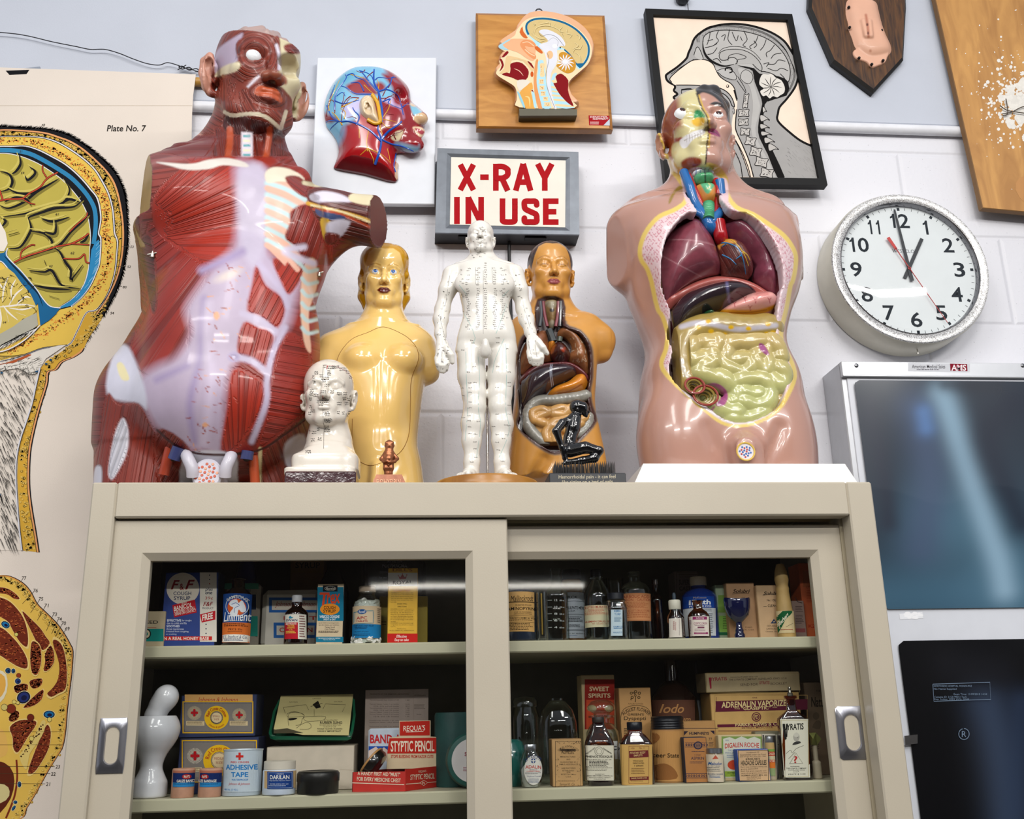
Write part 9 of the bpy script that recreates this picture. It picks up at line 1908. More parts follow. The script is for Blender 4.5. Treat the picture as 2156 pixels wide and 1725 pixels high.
V_=A+B+D+A2+[p_+Ar([0,.002,-.003])for p_ in D];V_=[Ar([p_[0],p_[1],max(p_[2],zw+.0004)])for p_ in V_]
F_=[(a_*n+i,a_*n+(i+1)%n,b_*n+(i+1)%n,b_*n+i)for a_,b_ in((0,1),(1,2),(3,0),(4,3))for i in range(n)]+[tuple(range(2*n,3*n)),tuple(reversed(range(4*n,5*n)))]
g.add(V_,F_,mat('#0f5a3e',.25,coat=.4,var=.05));obj('tray_body',g,t,smooth=30)
t=TH('sling_leaflet','cream instruction leaflet with a drawing of a capped driver, lying in the green tray','leaflet',tuple(un(*cf(470,560),.19)))
O3=un(*cf(470,740),.186);nn=Ar([0,-1,0.])-Ar([0,0,0]);q1,q2,q3=un(*cf(80,690),.188),un(*cf(860,740),.188),un(*cf(500,350),.229);nrm=np.cross(q2-q1,q3-q1);nrm=nrm/np.linalg.norm(nrm);nrm=-nrm if nrm[1]>0 else nrm
a=Art(plane_surf(q1,nrm),CF_,lift=.0002);a.pg([150,362,880,345,835,762,370,757,78,700],mat('#c9bb82',.6,var=.05));K_='#3a3420'
a.pg([78,705,215,690,380,738,78,742],'#4a4432');a.ln([175,480,405,452,430,505],4,K_,k=0);a.ln([175,480,195,540],4,K_,k=0);a.ln([575,495,600,445,805,452,770,525],4,K_,k=0);a.pg([470,450,525,412,555,480,505,492],'#1d1a14');a.ln([450,470,570,440],5,K_,k=0);a.tx('SUN VISOR',235,420,320,432,K_);a.tx('SUN VISOR',685,416,772,428,K_);a.tx('CAR ROOF',470,384,555,396,K_)
a.ln([230,665,222,585,240,540,300,528,370,545,385,570,365,600,350,650,300,660],4,K_);a.pg([230,590,310,585,305,600,240,612],'#1d1a14',k=2);a.ln([215,545,260,525,330,530,385,560,355,572,225,578,215,545],4,K_);a.ln([305,690,380,640,440,640,455,680,420,700,340,700],4,K_);a.ln([380,600,400,575,590,570,570,610,420,620,385,600],4,K_);a.ln([485,500,488,570],3,K_,k=0)
a.tx('AS "ILLUSTRATED"',582,602,724,618,K_);a.tx('RUBBER SLING',546,620,768,646,'#1d1a14',.05);a.tx('SECURES RESCUE BREATHER',540,652,756,664,K_);a.tx('TO ROOF OF CAR',575,668,708,682,K_);a.tx('Always Quickly Available',515,688,770,706,'#1d1a14',.04);a.tx('HIGHLY IMPORTANT',522,712,756,728,'#1d1a14',.05)
a.done('sheet',t)
def art(a):
 K_='#5a4a42';a.tx('PRODUCTS OF THE ARMOUR LABORATORY',1048,338,1445,352,K_,.01);a.ln([1485,310,1490,600],2,'#8a7a6e',k=0)
 for i,s_ in enumerate(('Thyroid Capsules, 2 gr. bottles of 100','','Thyroid Tablets, 1 grain, 1 oz. bottles','     1/2 lb., 16 lb. and bulk bottles','Thyroid powder, U.S.P., 1 oz. bottles','     1/4 lb., 1/2 lb. and 1 lb. bottles','Thyroid Tablets, 1 grain, 1 oz. bottles','Thyroid Tablets, 2 grain, 1 oz. bottles','     1/2 lb. and 1 lb. bottles','','Parathyroids, Powder, 1 dr. vials','Parathyroid Tablets, 1/20 gr. bottles','','Desiccated Ox Gall, 1 oz. bottles')):
  if s_:a.tx(s_.strip(),1045+(40 if s_[0]==' ' else 0),400+i*20.5,1340,413+i*20.5,K_);a.tx('%d.%02d'%(i%4+1,i*7%100),1408,400+i*20.5,1446,412+i*20.5,K_)
 a.tx('VETERINARY',1495,352,1612,364,K_);a.sm(1495,450,1615,500,4,K_,.35);a.tx('Similar',1520,542,1570,554,K_)
CT('price_list_card','pale printed price list card standing behind the red styptic box',CF_,995,1638,298,.24,.002,ZL,'#a8968a',art,ym=700,cat='card',b=.0004)
def art(a):
 a.tx('BAND-AID',1050,752,1440,842,'#c0282c',.07);a.rc(1036,870,1300,935,'#1f4ea8');a.pg([1036,915,1110,875,1150,915,1190,880,1240,920,1240,1020,1036,1040],'#d9c4b8')
CT('bandage_tin','white tin of adhesive bandages with red letters, mostly hidden by the red styptic box',CF_,1030,1400,690,.186,.03,ZL,'#c3ccd8',art,ym=850,cat='tin',b=.003)
def lab(a):pass
t=TH('leaning_tin','black round tin with a tan rim leaning on edge in the open red box','tin',tuple(un(*cf(1060,1010),.13)))
ct=un(*cf(1075,1040),.128);nv=Ar([.75,-.2,-.62]);nv/=np.linalg.norm(nv);u=np.cross(nv,[0,1,0]);u/=np.linalg.norm(u);w_=np.cross(nv,u);kq=mpp(780,1600,.128)*CF_[2]
def ring_prof(prof,m):
 N=40;V_=[ct+nv*h_*kq+r_*kq*(cos(2*pi*k_/N)*u+sin(2*pi*k_/N)*w_)for r_,h_ in prof for k_ in range(N)];n=len(prof)
 F_=[(i*N+k_,i*N+(k_+1)%N,(i+1)*N+(k_+1)%N,(i+1)*N+k_)for i in range(n-1)for k_ in range(N)]+[tuple(reversed(range(N))),tuple(range((n-1)*N,n*N))];return G().add(V_,F_,m)
obj('tin_body',ring_prof([(150,-18),(158,-12),(158,40),(140,66),(90,76)],mat('#15120f',.18,coat=.6)),t,smooth=40);obj('rim',ring_prof([(160,-30),(166,-24),(166,-10),(158,-8)],mat('#a87a45',.4)),t,smooth=40)
# the red counter box, turned toward the right
t=TH('styptic_box','open red and cream counter box with a tall back card, lettered STYPTIC PENCIL','box',tuple(Ar([*un(*cf(1400,1330),.093)[:2],ZL])))
k0=un(*cf(1405,1340),.0925);k0[2]=ZL;kl=un(*cf(868,1305),.11);kl[2]=ZL;kr=un(*cf(1728,1290),.165);kr[2]=ZL
zt_=float(un(*cf(1405,1125),.0925)[2]);back=kl+(kr-k0)
def wallq(g,a_,b_,z0,z1,m,th=.0012):
 d=b_-a_;nrm=Ar([d[1],-d[0],0]);nrm/=np.linalg.norm(nrm);o=-nrm*th;V_=[a_,b_,b_+o,a_+o];g.add([(p_[0],p_[1],z0)for p_ in V_]+[(p_[0],p_[1],z1)for p_ in V_],[(0,1,5,4),(1,2,6,5),(2,3,7,6),(3,0,4,7),(4,5,6,7),(3,2,1,0)],m);return nrm
REDC=mat('#b8261c',.5,var=.08,scale=50);g=G();wallq(g,kl,k0,ZL+.0003,zt_,REDC);wallq(g,k0,kr,ZL+.0003,zt_+.003,REDC);wallq(g,kr,back,ZL+.0003,zt_,mat('#7a1c18',.5));wallq(g,back,kl,ZL+.0003,zt_,mat('#7a1c18',.5));g.add([(p_[0],p_[1],ZL+.001)for p_ in(kl,k0,kr,back)],[(0,1,2,3)],mat('#7a1c18',.5));obj('tray',g,t,smooth=None)
def faceart(a_,b_):d=b_-a_;nrm=Ar([d[1],-d[0],0]);return Art(plane_surf(a_,nrm),CF_,lift=.0003)
a=faceart(kl,k0);C_='#e0cdb4';a.tx('A HANDY FIRST AID "MUST"',925,1130,1355,1170,C_,.04,slope=14);a.tx('FOR EVERY MEDICINE CHEST',918,1188,1360,1228,C_,.04,slope=18);a.pg([870,1236,1395,1254,1395,1262,870,1244],C_);a.done('printed_front',t)
a=faceart(k0,kr);a.tx("REQUA'S",1538,1112,1614,1138,'#d9b8a0',.02,slope=-6);a.tx('STYPTIC PENCIL',1455,1150,1700,1205,C_,.03,slope=-14);a.pg([1410,1250,1725,1226,1725,1232,1410,1257],C_);a.pg([1550,1240,1590,1212,1632,1236,1590,1270],'#b8261c');a.ln([1550,1240,1590,1214,1630,1236,1590,1268,1550,1240],5,C_,k=0);a.tx('R',1575,1230,1605,1252,C_,.03);a.done('printed_side',t)
bl,br=un(*cf(1215,1100),.15),un(*cf(1740,1090),.164);dB=br-bl
a=Art(plane_surf(bl,Ar([dB[1],-dB[0],0])),CF_,lift=0.);g=G()
Oc=[(1215,1100),(1240,785),(1345,770),(1345,615),(1660,610),(1660,772),(1762,780),(1735,1092)];Pc=a.surf(a.p(Oc),0.);nb=Ar([dB[1],-dB[0],0]);nb/=np.linalg.norm(nb);Bc=Pc-nb*.0015;n=len(Oc);tz=tess(Oc)
g.add(Pc,[f_ if(np.cross(Pc[f_[1]]-Pc[f_[0]],Pc[f_[2]]-Pc[f_[0]])@nb>0)else f_[::-1]for f_ in tz],mat('#cdb694',.6));g.add(Cn([Pc,Bc]),[(i,(i+1)%n,n+(i+1)%n,n+i)for i in range(n)],mat('#a88a62',.7));g.add(Bc,[f_[::-1]for f_ in tz],mat('#a88a62',.7));obj('back_card',g,t,smooth=None)
a.z=.0003;R_D='#b8281e';a.pg([1350,622,1652,615,1652,762,1350,764],R_D);a.tx("REQUA'S",1386,660,1605,725,'#e9d9c4',.02,slope=-8);a.ln([1412,727,1588,722],7,'#e9d9c4',k=0);a.pg([1245,790,1750,785,1730,942,1222,944],R_D);a.tx('STYPTIC PENCIL',1258,815,1698,925,'#ead9c2',.045,slope=-4);a.tx('STOPS BLEEDING FROM RAZOR CUTS',1260,958,1688,990,R_D,.04,.1);a.tx('QUICKLY RELIEVES CANKER SORES',1255,1006,1685,1038,R_D,.04,.1);a.done('card_print',t)
VE('green_canister','dark green paper-wrapped round canister beside the middle door frame',CF_,1890,380,530,.175,ZL,[(.97,0),(1,.02),(1,.96),(.94,1.),(.2,.99)],mat('#17423e',.6,var=.25,scale=25,bump=.5,bscale=50),part='wrapper',cat='canister',ym=900)
t=TH('plaster_spool','green spool with a white paper disc, half hidden by the middle door frame','spool',(un(*cf(2040,1000),.125)[0],.125,ZL))
cs=un(*cf(2080,1010),.115);kq=mpp(985,1600,.115)*CF_[2];rz=cs[2]-ZL
def disc_face(prof,m,name):
 N=48;V_=[(cs[0]+r_*cos(2*pi*k_/N),.115+y_,cs[2]+r_*sin(2*pi*k_/N))for r_,y_ in prof for k_ in range(N)];n=len(prof)
 return obj(name,G().add(V_,[(i*N+k_,(i+1)*N+k_,(i+1)*N+(k_+1)%N,i*N+(k_+1)%N)for i in range(n-1)for k_ in range(N)]+[tuple(range(N)),tuple(reversed(range((n-1)*N,n*N)))],m),t,smooth=40)
disc_face([(rz*.8,-.012),(rz*.93,-.01),(rz-.0003,-.002),(rz-.0003,.012)],mat('#1d5149',.55,var=.2,scale=40),'spool_body');disc_face([(rz*.78,-.0128),(rz*.78,-.0121)],mat('#cfc9c6',.6),'paper_disc')
a=Art(flat(.102),CF_);a.tx('SPOOL',2004,930,2150,970,'#8a2a3c',.05);a.sm(1990,1080,2100,1130,3,'#9a4a58',.4);a.done('label',t)
# ------------------------------------------------ lower shelf, right door
VE('storage_jar','tall clear jar with a glass lid, behind the flat oval tablet bottle',CG_,230,310,480,.2,ZL,RND+[(1,.78),(.85,.88),(.8,.92)],CLR,cap=[(.82,.92),(.88,.93),(.88,.99),(.7,1.04),(.2,1.06)],capm=CLR,capn='lid',cat='jar',ym=800)
VE('clear_flask','large clear bottle with rounded shoulders behind the pastilles box',CG_,572,400,455,.17,ZL,RND+[(1,.55),(.97,.72),(.8,.86),(.45,.96),(.3,.975),(.3,1.)],CLR,ym=850,n=3)
def lab(a):pass
def lab(a):
 a.ell(316,1212,96,155,'#d5d2c8',44);a.rg('25 TABLETS',316,1210,118,-48,42,30,'#2a3a6a',0.,ry=140);a.ell(313,1112,25,25,'#24407c');a.rc(308,1088,318,1136,'#d5d2c8');a.rc(290,1107,336,1116,'#d5d2c8');a.tx('ADALIN',232,1158,396,1192,'#b8322a',.03,slope=4,arc=6);a.tx('BRAND OF',275,1200,355,1212,'#4a4a5a');a.tx('CARBROMAL',246,1214,386,1228,'#b8322a',.02,arc=4);a.sm(232,1236,398,1258,2,'#4a4a5a',.4);a.tx('Winthrop Chemical',248,1268,392,1284,'#2a3a6a',.01);a.tx('Company Inc.',268,1290,372,1302,'#2a3a6a');a.sm(262,1310,378,1352,3,'#4a5a7a',.4,ragged=.05)
VE('oval_tablet_bottle','small flat oval bottle of white tablets with a metal cap and white oval label',CG_,286,240,938,.098,ZL,[(.72,0),(.78,.02),(.9,.15),(1,.42),(.94,.62),(.72,.78),(.58,.83),(.56,.86)],CLR,cap=lidp(.57,.86,1.),capm=mat('#9fa3a6',.25,metal=.9),ay=.6,ym=1200,fill=[(.6,0),(.85,.15),(.9,.4),(.6,.5),(.1,.52)],fillm=mat('#d0ccc6',.6,bump=.6,bscale=90),lab=lab)
def art(a):
 S_='#4a3a2a';a.box(545,905,815,1400,4,S_);a.rg("SAMUEL KIDDER & CO'S",682,1080,135,-52,52,24,S_,.02,ry=120);a.ell(682,1000,86,14,S_);a.tx('ASTHMATIC',594,985,758,1016,'#2f2418',.05);a.tx('PASTILLES.',612,1016,746,1040,'#2f2418',.04)
 for s_,x0,y_,x1 in(('MANUFACTURED',600,1062,758),('AND',662,1090,702),('GUARANTEED BY',596,1118,768),('SAMUEL KIDDER & CO.',586,1142,788),('LABORATORIES',610,1182,758),('ESTABLISHED',622,1208,742),('1838',666,1226,704),('BOSTON, Mass.',606,1248,768),('U.S.A.',656,1272,714)):a.tx(s_,x0,y_,x1,y_+15,S_,.01)
 a.sm(580,1322,790,1332,1,S_);a.tx('Samuel K. Co',590,1345,750,1372,S_,0,.35)
 R8=random.Random(5)
 for k_ in range(90):
  e_=R8.choice([0,1,2,3]);x_=R8.uniform(550,585)if e_==0 else R8.uniform(775,812)if e_==1 else R8.uniform(555,810);y_=R8.uniform(1060,1395)if e_<2 else(R8.uniform(908,935)if e_==2 else R8.uniform(1378,1396));a.ell(x_,y_,R8.uniform(2,6),R8.uniform(2,4),S_,6)
CT('pastilles_box','small tan box with ornate black border, ASTHMATIC PASTILLES',CG_,512,830,880,.095,.035,ZL,'#b08a58',art,side='#8f6c42',ym=1150)
def art(a):
 a.rc(855,255,1168,780,'#8c2018');a.rc(872,470,1165,780,'#c24a2c');a.tx('SWEET',905,330,1112,380,'#d0bc94',.05);a.tx('SPIRITS',893,402,1126,448,'#d0bc94',.05);a.ell(930,560,50,36,'#cbb183');a.ell(1110,560,46,36,'#cbb183')
CT('red_spirits_box','tall red carton with cream letters SWEET SPIRITS',CG_,828,1178,208,.2,.05,ZL,'#b09a72',art,side='#c2a878',ym=500)
def lab(a):a.rc(1130,905,1208,1095,'#c3c2bd',10);a.rc(870,905,1130,1095,'#c3c2bd',14);a.tx('ARSENIC',890,955,1198,1000,'#1c2228',.05)
VE('apothecary_jar','clear apothecary bottle with a glass stopper and a white label ending IC',CG_,1045,345,560,.155,ZL,RND+[(1,.58),(.96,.68),(.7,.78),(.5,.8),(.5,.86),(.8,.875),(.8,.9),(.5,.91)],CLR,cap=[(.45,.88),(.5,.93),(.85,.98),(.85,1.03),(.6,1.1),(.3,1.12)],capm=CLR,capn='stopper',ym=900,lab=lab)
def lab(a):
 a.rc(862,950,1162,1320,'#d0c9b4',24);S_='#3a352e';a.ell(1005,1012,46,48,S_,32);a.ell(1005,1012,42,44,'#d0c9b4',32);a.ell(1005,1012,28,30,S_,28);a.ell(1005,1012,25,27,'#d0c9b4',28);a.tx('PROTECTED',875,1000,965,1016,S_,.02,slope=-70);a.tx('TRADEMARK',1045,1000,1140,1016,S_,.02,slope=60);a.tx('PHENOL SODIQUE',874,1056,1146,1082,'#1d1a16',.04);a.tx('TRADE MARK REG. U.S. PAT. OFF.',880,1094,1140,1106,S_,.01)
 for i in range(4):a.sm(905,1112+i*15,1125,1122+i*15,1,'#23201c',.8,seed=i)
 a.sm(875,1172,1152,1222,4,'#5a544a',.35);a.tx('PROPRIETARY',965,1248,1065,1258,S_);a.tx('HANCE BROTHERS & WHITE, Inc.',876,1264,1152,1278,S_,.03);a.tx('MANUFACTURING CHEMISTS',905,1284,1125,1294,S_);a.tx('PHILADELPHIA',950,1300,1078,1310,S_,.01)
VE('phenol_bottle','brown flask with a black cap and a wide cream label with a round seal',CG_,1015,300,652,.1,ZL,[(.8,0),(.86,.02),(.86,.06),(1,.09),(1,.6),(.92,.66),(.6,.8),(.42,.88),(.4,.92)],AMB,cap=lidp(.42,.92,1.),capm=mat('#2b2420',.5),n=5,ay=.6,ym=1100,lab=lab,fill=[(.8,0),(.8,.06),(1,.09),(1,.58),(.5,.75)],fillm=mat('#22100a',.25,coat=.5))
def art(a):
 S_='#3a2c1c';a.ln([1388,495,1388,420,1360,390],8,S_)
 for x_,y_,r_ in((1345,400,15),(1390,385,17),(1430,400,17),(1355,445,16),(1425,445,16),(1388,425,13),(1345,465,10)):a.ell(x_,y_,r_,r_,S_,12);a.ell(x_,y_,r_*.55,r_*.55,'#b08650',10)
 a.tx('A FLUID OUNCES',1312,505,1470,518,S_);a.rg('AUGUST FLOWER',1398,760,205,-46,46,40,S_,.04,ry=195);a.tx("GREEN'S",1305,612,1478,636,S_,.04);a.tx('Dyspepti',1268,645,1500,695,S_,.02);a.ln([1245,900,1245,600,1400,530,1545,600,1545,900],5,S_);a.sm(1268,770,1310,870,6,S_,.5)
CT('flower_remedy_box','brown carton with a black flower bouquet print at the top',CG_,1222,1562,342,.17,.05,ZL,'#b0834c',art,side='#8a663a',ym=600)
def lab(a):
 a.rc(1235,940,1568,1368,'#c29a58',24);M_='#6a2426';a.box(1318,955,1530,1350,3,M_);a.tx('100',1342,972,1378,988,M_);a.tx('No. 11',1428,968,1488,986,M_);a.pg([1322,1010,1522,1000,1526,1072,1324,1082],M_);a.tx('PITUITARY BODY',1332,1016,1494,1038,'#d0b078',.03,slope=-6);a.tx('EMPLETS',1372,1046,1462,1066,'#d0b078',.03,slope=-4);a.tx('WHOLE GLAND',1362,1106,1470,1120,'#2a201a',.03);a.tx('DESICCATED',1362,1130,1480,1146,'#2a201a',.03);a.tx('1 GRAIN',1376,1156,1470,1172,'#2a201a',.03);a.sm(1345,1188,1500,1262,4,'#7a5a36',.35);a.pg([1328,1284,1526,1276,1526,1312,1330,1318],M_);a.tx('PARKE, DAVIS & CO.',1345,1286,1512,1306,'#d0b078',.02,slope=-6);a.sm(1340,1322,1510,1332,1,'#5a4326')
VE('tablet_bottle','square brown bottle with a black cap and a tan label barred in maroon',CG_,1400,350,702,.105,ZL,[(.9,0),(1,.02),(1,.58),(.94,.66),(.6,.78),(.42,.82),(.42,.87)],AMB,cap=lidp(.46,.87,1.),capm=mat('#11141c',.35),n=6,ym=1150,lab=lab,fill=[(.9,0),(1,.02),(1,.6),(.5,.76)],fillm=mat('#3a2210',.4),ay=.6)
def lab(a):
 a.rc(1520,800,1950,1330,'#b98850',26);a.pg([1540,830,1620,820,1660,870,1600,950,1560,990,1530,900],'#8f5c30',k=3);a.pg([1600,1180,1700,1140,1800,1200,1820,1300,1560,1310,1540,1230],'#8a5a30',k=3);a.tx('Volunteer State',1462,1032,1850,1078,'#241a12',.02)
VE('canister','round cardboard canister with a stained tan label and a black ribbed lid',CG_,1740,330,640,.135,ZL,[(.97,0),(1,.02),(1,.8),(.99,.82)],mat('#a87843',.6,var=.15),cap=[(1.02,.8),(1.03,.82),(1.,.835),(1.03,.85),(1.,.87),(1.03,.89),(1.,.91),(1.03,.93),(1.,.95),(1.02,.98),(.9,1.),(.1,.995)],capm=mat('#1a1b20',.35,metal=.3),capn='lid',part='tube',cat='canister',ym=1000,lab=lab)
def lab(a):a.rc(-10,470,430,720,'#5a3a2c',24);a.tx('Iodo',62,515,300,610,'#b07f4e',.03,.3);a.tx('Calcium',90,640,375,710,'#b07f4e',.03,.3)
VE('iodine_bottle','large dark brown bottle with script gold lettering at the back of the shelf',CH_,190,500,55,.225,ZL,RND+[(1,.55),(.92,.68),(.55,.78),(.3,.82),(.26,1.)],mat('#1d0f0b',.12,coat=.8),ym=500,lab=lab)
VE('grey_funnel_bottle','pale grey nozzle-topped bottle in the shadows behind the small tin',CH_,440,120,70,.28,ZL,RND+[(1,.7),(.8,.72),(.45,.78),(.3,.84),(.28,.98),(.2,1.)],mat('#55575a',.4),ym=300)
def art(a):S_='#2e241a';a.tx('HUMPHREYS',120,815,330,842,S_,.04);a.tx('HOMEOPATHIC',130,852,330,870,S_,.02);a.tx('No 33',180,888,310,920,S_,.04);a.pg([170,1040,230,940,300,1010,300,1080,180,1085],'#5a4a38',k=3);a.tx("HUMPHREYS' COMPANY",100,1104,340,1122,S_,.02);a.ell(240,1165,62,30,'#6a2420');a.ell(240,1165,44,20,'#8a5a3a');a.tx('New York',200,1200,300,1218,S_);a.rc(130,772,330,776,S_)
CT('numbered_remedy_box','brown remedy carton lettered No 33 between the canister and the tall kraft box',CH_,118,330,705,.145,.05,ZL,'#8f7048',art,ym=900)
def art(a):S_='#2a2230';a.rc(290,768,660,773,S_);a.tx('HUMPHREYS',355,808,562,838,S_,.06);a.pg([300,800,345,800,300,845],S_);a.pg([620,795,575,795,622,838],S_);a.tx('77',560,870,595,900,S_);a.sm(560,915,612,965,4,S_,.4)
CT('kraft_remedy_box','tall kraft remedy carton standing behind the small aspirin box',CH_,288,640,690,.13,.05,ZL,'#a87c46',art,side='#8a6538',ym=850)
def art(a):
 S_='#2b2a40'
 for y0_ in(920,1245):
  a.rc(310,y0_,548,y0_+5,S_);a.rc(310,y0_+44,548,y0_+49,S_)
  for x_ in range(325,545,27):a.ell(x_,y0_+24,10,13,S_,12);a.ell(x_,y0_+24,4,6,'#a8703a',8)
 a.ell(448,950,46,42,S_,28);a.ell(448,950,34,31,'#7a5a4a',28);a.tx('BAYER',428,940,470,962,S_,.02);a.sm(380,1010,520,1022,1,S_);a.tx('1 Dozen',412,1042,476,1056,S_);a.tx('ASPIRIN',374,1070,510,1100,S_,.02);a.sm(360,1118,530,1146,2,S_,.35)
CT('aspirin_box','small orange-brown box with dark scalloped bands, lettered ASPIRIN',CH_,305,552,862,.096,.03,ZL,'#a86f38',art,side='#1b2134',ym=1100)
def lab(a):a.rc(540,1045,722,1335,'#d0c0a8',20);a.pg([603,1095,632,1052,662,1090],'#b8523c');a.tx('Mabudon',572,1124,700,1156,'#23548c',.02,.2);a.tx('12 Tablets',598,1160,680,1172,'#5a6a7a');a.sm(565,1180,705,1235,3,'#6a6a6a',.4);a.tx('BAUER & CARNRICK',575,1246,712,1260,'#3a5a7a',.01);a.sm(585,1270,705,1298,2,'#3a6a9a',.4)
VE('tablet_vial','small round vial with a grey metal cap and cream label, front row centre',CH_,632,182,978,.094,ZL,RND+[(1,.8),(.92,.83),(.88,.85)],CLR,cap=lidp(.9,.85,1.),capm=mat('#8f9093',.3,metal=.8),cat='vial',ym=1180,lab=lab,fill=RND+[(1,.78)],fillm=mat('#c4b8a4',.6))
def art(a):
 a.rc(695,855,1118,1290,'#77914a');a.pg([712,880,780,862,840,885,905,855,970,882,1040,858,1105,885,1108,1285,718,1290],'#c7c6b4');a.tx('100',735,890,770,904,'#3a5a8a');a.tx('DIGALEN ROCHE',730,918,1090,970,'#b8322a',.04,slope=-6,arc=10);a.tx('THE PURE',762,994,860,1012,'#3a5a8a');a.tx('PRINCIPLES',735,1020,860,1038,'#3a5a8a');a.sm(750,1050,860,1090,2,'#6a7a9a',.4);a.ell(830,1155,72,52,'#c4462a',36);a.rc(730,1222,1100,1280,'#8fa83c');a.tx('HOFFMANN',755,1230,870,1248,'#3a4a2a',.02);a.tx('NUTLEY',790,1256,850,1270,'#3a4a2a',.02)
CT('green_edged_box','flat cream box with a green scalloped border and red lettering',CH_,672,1138,838,.115,.03,ZL,'#c2ad84',art,ym=1050)
def art(a):
 S_='#2f2a24';a.box(870,1000,1190,1325,5,S_)
 for s_,x0,y_,x1,h_,b_ in(('Manufactured 100',960,1016,1090,14,0),('Guaranteed under the Food',890,1038,1160,16,0),('and Drugs Act, June 30, 1906',888,1060,1160,16,0),("KRAUSE'S",950,1082,1100,20,.05),('HEADACHE CAPSULES',900,1108,1168,50,.04),('Each box contains thirty six',898,1168,1172,16,0),('grains acetanilid.',900,1190,1080,16,0),('Each five grain capsule con-',902,1212,1172,16,0),('tains three grains acetanilid.',902,1234,1178,16,0),('NORMAN LICHTY MFG. CO.',905,1256,1178,16,.03),('SOLE PROPRIETORS',960,1278,1110,12,0),('DES MOINES, IOWA',962,1298,1110,12,0)):a.tx(s_,x0,y_,x1,y_+h_,S_,b_,slope=-6)
CT('capsule_box','flat peach box of headache capsules with a bright blue edge, front row',CH_,868,1200,990,.095,.02,ZL,'#c4a078',art,side='#1f4a9c',ym=1150)
t=CT('vial_case','small open upright case holding a striped vial, beside the lettered tall bottle',CH_,1140,1285,830,.118,.03,ZL,'#2a2620',lambda a:(a.box(1142,836,1282,1290,10,'#b9b3a4'),),side='#b9b0a0',ym=1050)
def lab(a):
 for y0,y1,c_ in((920,990,'#b99a66'),(990,1015,'#7a9a4a'),(1015,1060,'#b8402a'),(1060,1100,'#c6b894'),(1100,1130,'#b8402a'),(1130,1190,'#d0722c'),(1190,1270,'#8a9a6a')):a.rc(1168,y0,1262,y1,c_,14)
 a.tx('DIGALEN',1170,1025,1258,1050,'#e0d2b0',.03);a.tx('ROCHE',1180,1104,1255,1126,'#e0d2b0',.03)
zv=float(un(*cpx(CH_,1210,1285),.11)[2])
VE('striped_vial','thin vial with red, orange and green label bands inside the small open case',CH_,1214,92,855,.1085,ZL,RND+[(1,.84),(.95,.86)],mat('#a89a80',.4),cap=lidp(.92,.86,1.),capm=mat('#8f9093',.3,metal=.7),cat='vial',ym=1100,lab=lab)
def art(a):
 M_='#5a1d30';a.box(622,418,1600,900,5,'#a88650');a.tx('ONE',1020,440,1070,455,M_,.03);a.pg([632,484,1600,462,1600,572,636,598],M_);a.tx('ADRENALIN VAPORIZER',695,480,1420,545,'#d6c088',.05,slope=-24);a.tx('TRADE',830,556,888,570,'#c9b080',slope=-1);a.tx('"GLASEPTIC"',905,540,1210,575,'#d6c088',.04,slope=-8);a.tx('MARK',1232,542,1282,555,'#c9b080');a.ln([632,600,640,440],4,M_,k=0)
 a.ell(1062,650,50,50,M_,36);a.ell(1062,650,40,40,'#c29e5c',36);a.ell(1062,650,33,33,M_,30);a.tx('PD',1042,630,1082,672,'#c9ab6c',.03);a.pg([650,730,1600,706,1600,742,652,760],M_);a.tx('PARKE, DAVIS & CO.',840,712,1330,750,'#d6c088',.03,slope=-14);a.tx('DETROIT, MICH., U.S.A.',908,752,1238,775,M_,.01,slope=-6);a.rc(660,795,1600,800,M_)
t=CT('vaporizer_box','big tan box with maroon bands lettered ADRENALIN VAPORIZE',CH_,588,1535,388,.165,.06,ZL,'#bd9757',art,side='#8f6f3d',ym=640)
zv2=float(un(*cpx(CH_,1060,388),.165)[2])
def art(a):
 R_D='#8a2032';S_='#4a3a30'
 a.tx('UYRATIS',565,232,752,268,R_D,.03,slope=-8);a.pg([560,235,585,235,590,350,575,355],R_D);a.tx('MANUFACTURED ONLY BY',790,222,1078,238,S_,slope=-8);a.tx('THE UYRATIS COMPANY, CLEVELAND, OHIO, U.S.A.',772,240,1385,264,S_,.01,slope=-18);a.tx('SEND FOR',892,296,1078,322,S_,slope=-6);a.tx('UYRATIS',1092,272,1200,305,R_D,.03);a.tx('BOOKLET',1212,286,1385,310,S_,slope=-6);a.box(535,185,1515,395,4,'#8a7648')
CT('long_flat_tin','long faded tin with red fancy lettering lying on top of the maroon-banded box',CH_,528,1522,178,.16,.06,zv2+.0004,'#9c8a66',art,side='#7a6a4c',ym=290,cat='tin')
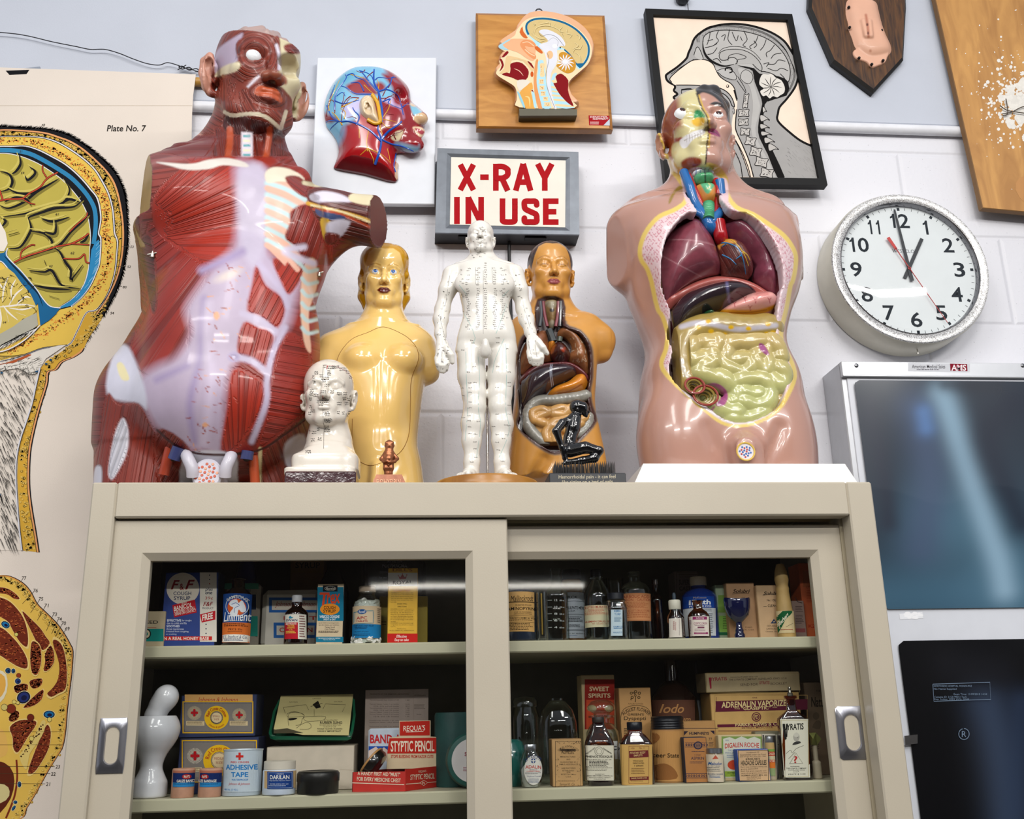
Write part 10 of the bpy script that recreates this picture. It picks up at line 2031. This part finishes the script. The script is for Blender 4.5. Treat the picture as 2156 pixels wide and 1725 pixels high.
def lab(a):
 a.rc(1315,672,1628,1288,'#d3cfbc',26);S_='#1d1c1a';a.box(1322,682,1612,1280,3,'#a89440');a.tx('UYRATIS',1345,720,1558,788,S_,.05,slope=-12,arc=0);a.pg([1338,722,1362,722,1380,880,1366,892,1352,860],S_);a.ln([1385,720,1380,860],12,S_,k=0)
 a.ell(1482,862,34,46,'#a8a498',30);a.pg([1440,945,1462,915,1510,905,1530,920,1500,935],'#3a3936',k=2);a.ell(1480,840,28,22,'#c3bfb0',20);a.ell(1496,868,5,4,'#5a5850',8);a.ln([1376,1035,1420,1000,1440,1030,1480,985,1560,950],4,'#5a554c');a.ln([1400,1090,1470,1020],4,'#5a554c',k=0)
 a.ln([1410,1142,1478,1030,1550,1138,1410,1142],4,'#6a665c',k=0);a.tx('?',1456,1062,1492,1134,'#b02a2c',.03);a.sm(1420,1168,1545,1178,1,S_);a.tx('THE UYRATIS COMPANY',1378,1184,1588,1198,S_,.02);a.tx('CLEVELAND, OHIO',1398,1204,1572,1216,S_);a.tx('U.S.A.',1450,1222,1515,1232,S_);a.tx('PRICE $ 3.00',1400,1246,1578,1262,S_,slope=-4);a.rc(1322,1272,1340,1284,'#a89440')
VE('tall_square_bottle','tall square brown bottle with a portrait label and a question mark in a triangle',CH_,1468,310,425,.1,ZL,[(.9,0),(.98,.02),(1,.7),(.96,.73),(.6,.78),(.34,.82),(.3,.96),(.42,.965),(.42,.995),(.3,1.)],AMB,n=7,ym=950,lab=lab,fill=[(.9,0),(1,.02),(1,.68),(.4,.79)],fillm=mat('#20120b',.3,coat=.4),cap=[(.15,.99),(.2,1.),(.2,1.025),(.12,1.04),(.1,1.08),(.12,1.09),(.08,1.105),(.01,1.11)],capm=mat('#8d8a80',.25,metal=.9),capn='pourer',ay=.35)
def art(a):S_='#241e18';a.tx('THE',1690,365,1735,385,S_);a.tx('Nature',1640,440,1830,545,S_,.04);a.ell(1690,640,34,40,'#5a4c3c');a.pg([1650,760,1690,690,1740,700,1730,780],'#5a4c3c',k=2);a.sm(1620,860,1740,1000,7,S_,.4)
CT('brown_nature_box','dim brown box with black gothic lettering at the right end of the lower shelf',CH_,1590,1900,285,.19,.05,ZL,'#6a5742',art,ym=600)
t=VE('cork_bottle','little white-based bottle with a folded green paper top beside the tall square bottle',CH_,1695,95,930,.112,ZL,RND+[(1,.42),(.95,.48),(.55,.52),(.55,1.)],mat('#b5a98f',.5),part='base',ym=1150)
g=G();Pf=[un(*cpx(CH_,x,y),.108+d)for x,y,d in((1618,822,0),(1690,815,.004),(1748,880,.01),(1700,950,0),(1640,945,-.002),(1660,880,-.01))];g.add(Pf+[p_+Ar([0,.012,0])for p_ in Pf],[tuple(range(6)),tuple(reversed(range(6,12)))]+[(i,(i+1)%6,6+(i+1)%6,6+i)for i in range(6)],mat('#7d8046',.5,var=.2));obj('paper_top',g,t,smooth=None)
def art(a):a.tx('ASPERGUM LINE',1050,840,1330,930,'#23262c',.05);a.rc(1050,938,1330,945,'#2a2c30')
CT('grey_lettered_box','grey-olive packet lying low behind the small open case',CH_,1060,1340,800,.14,.02,ZL,'#77735c',art,ym=950)
t=TH('teal_glass_jar','dark teal round jar just peeping out from behind the middle door frame','jar',(un(*cpx(CG_,60,1150),.14)[0],.14,ZL));g=G();LA(g,[(.02,.0003),(.026,.01),(.028,.04),(.022,.065),(.016,.07)],mat('#1f5f58',.2,coat=.5),(ORG[t.name][0],.14,ZL),32);obj('glass_body',g,t,smooth=50)
# == tidy up
bpy.data.objects.remove(_fo);bpy.data.curves.remove(_fc)
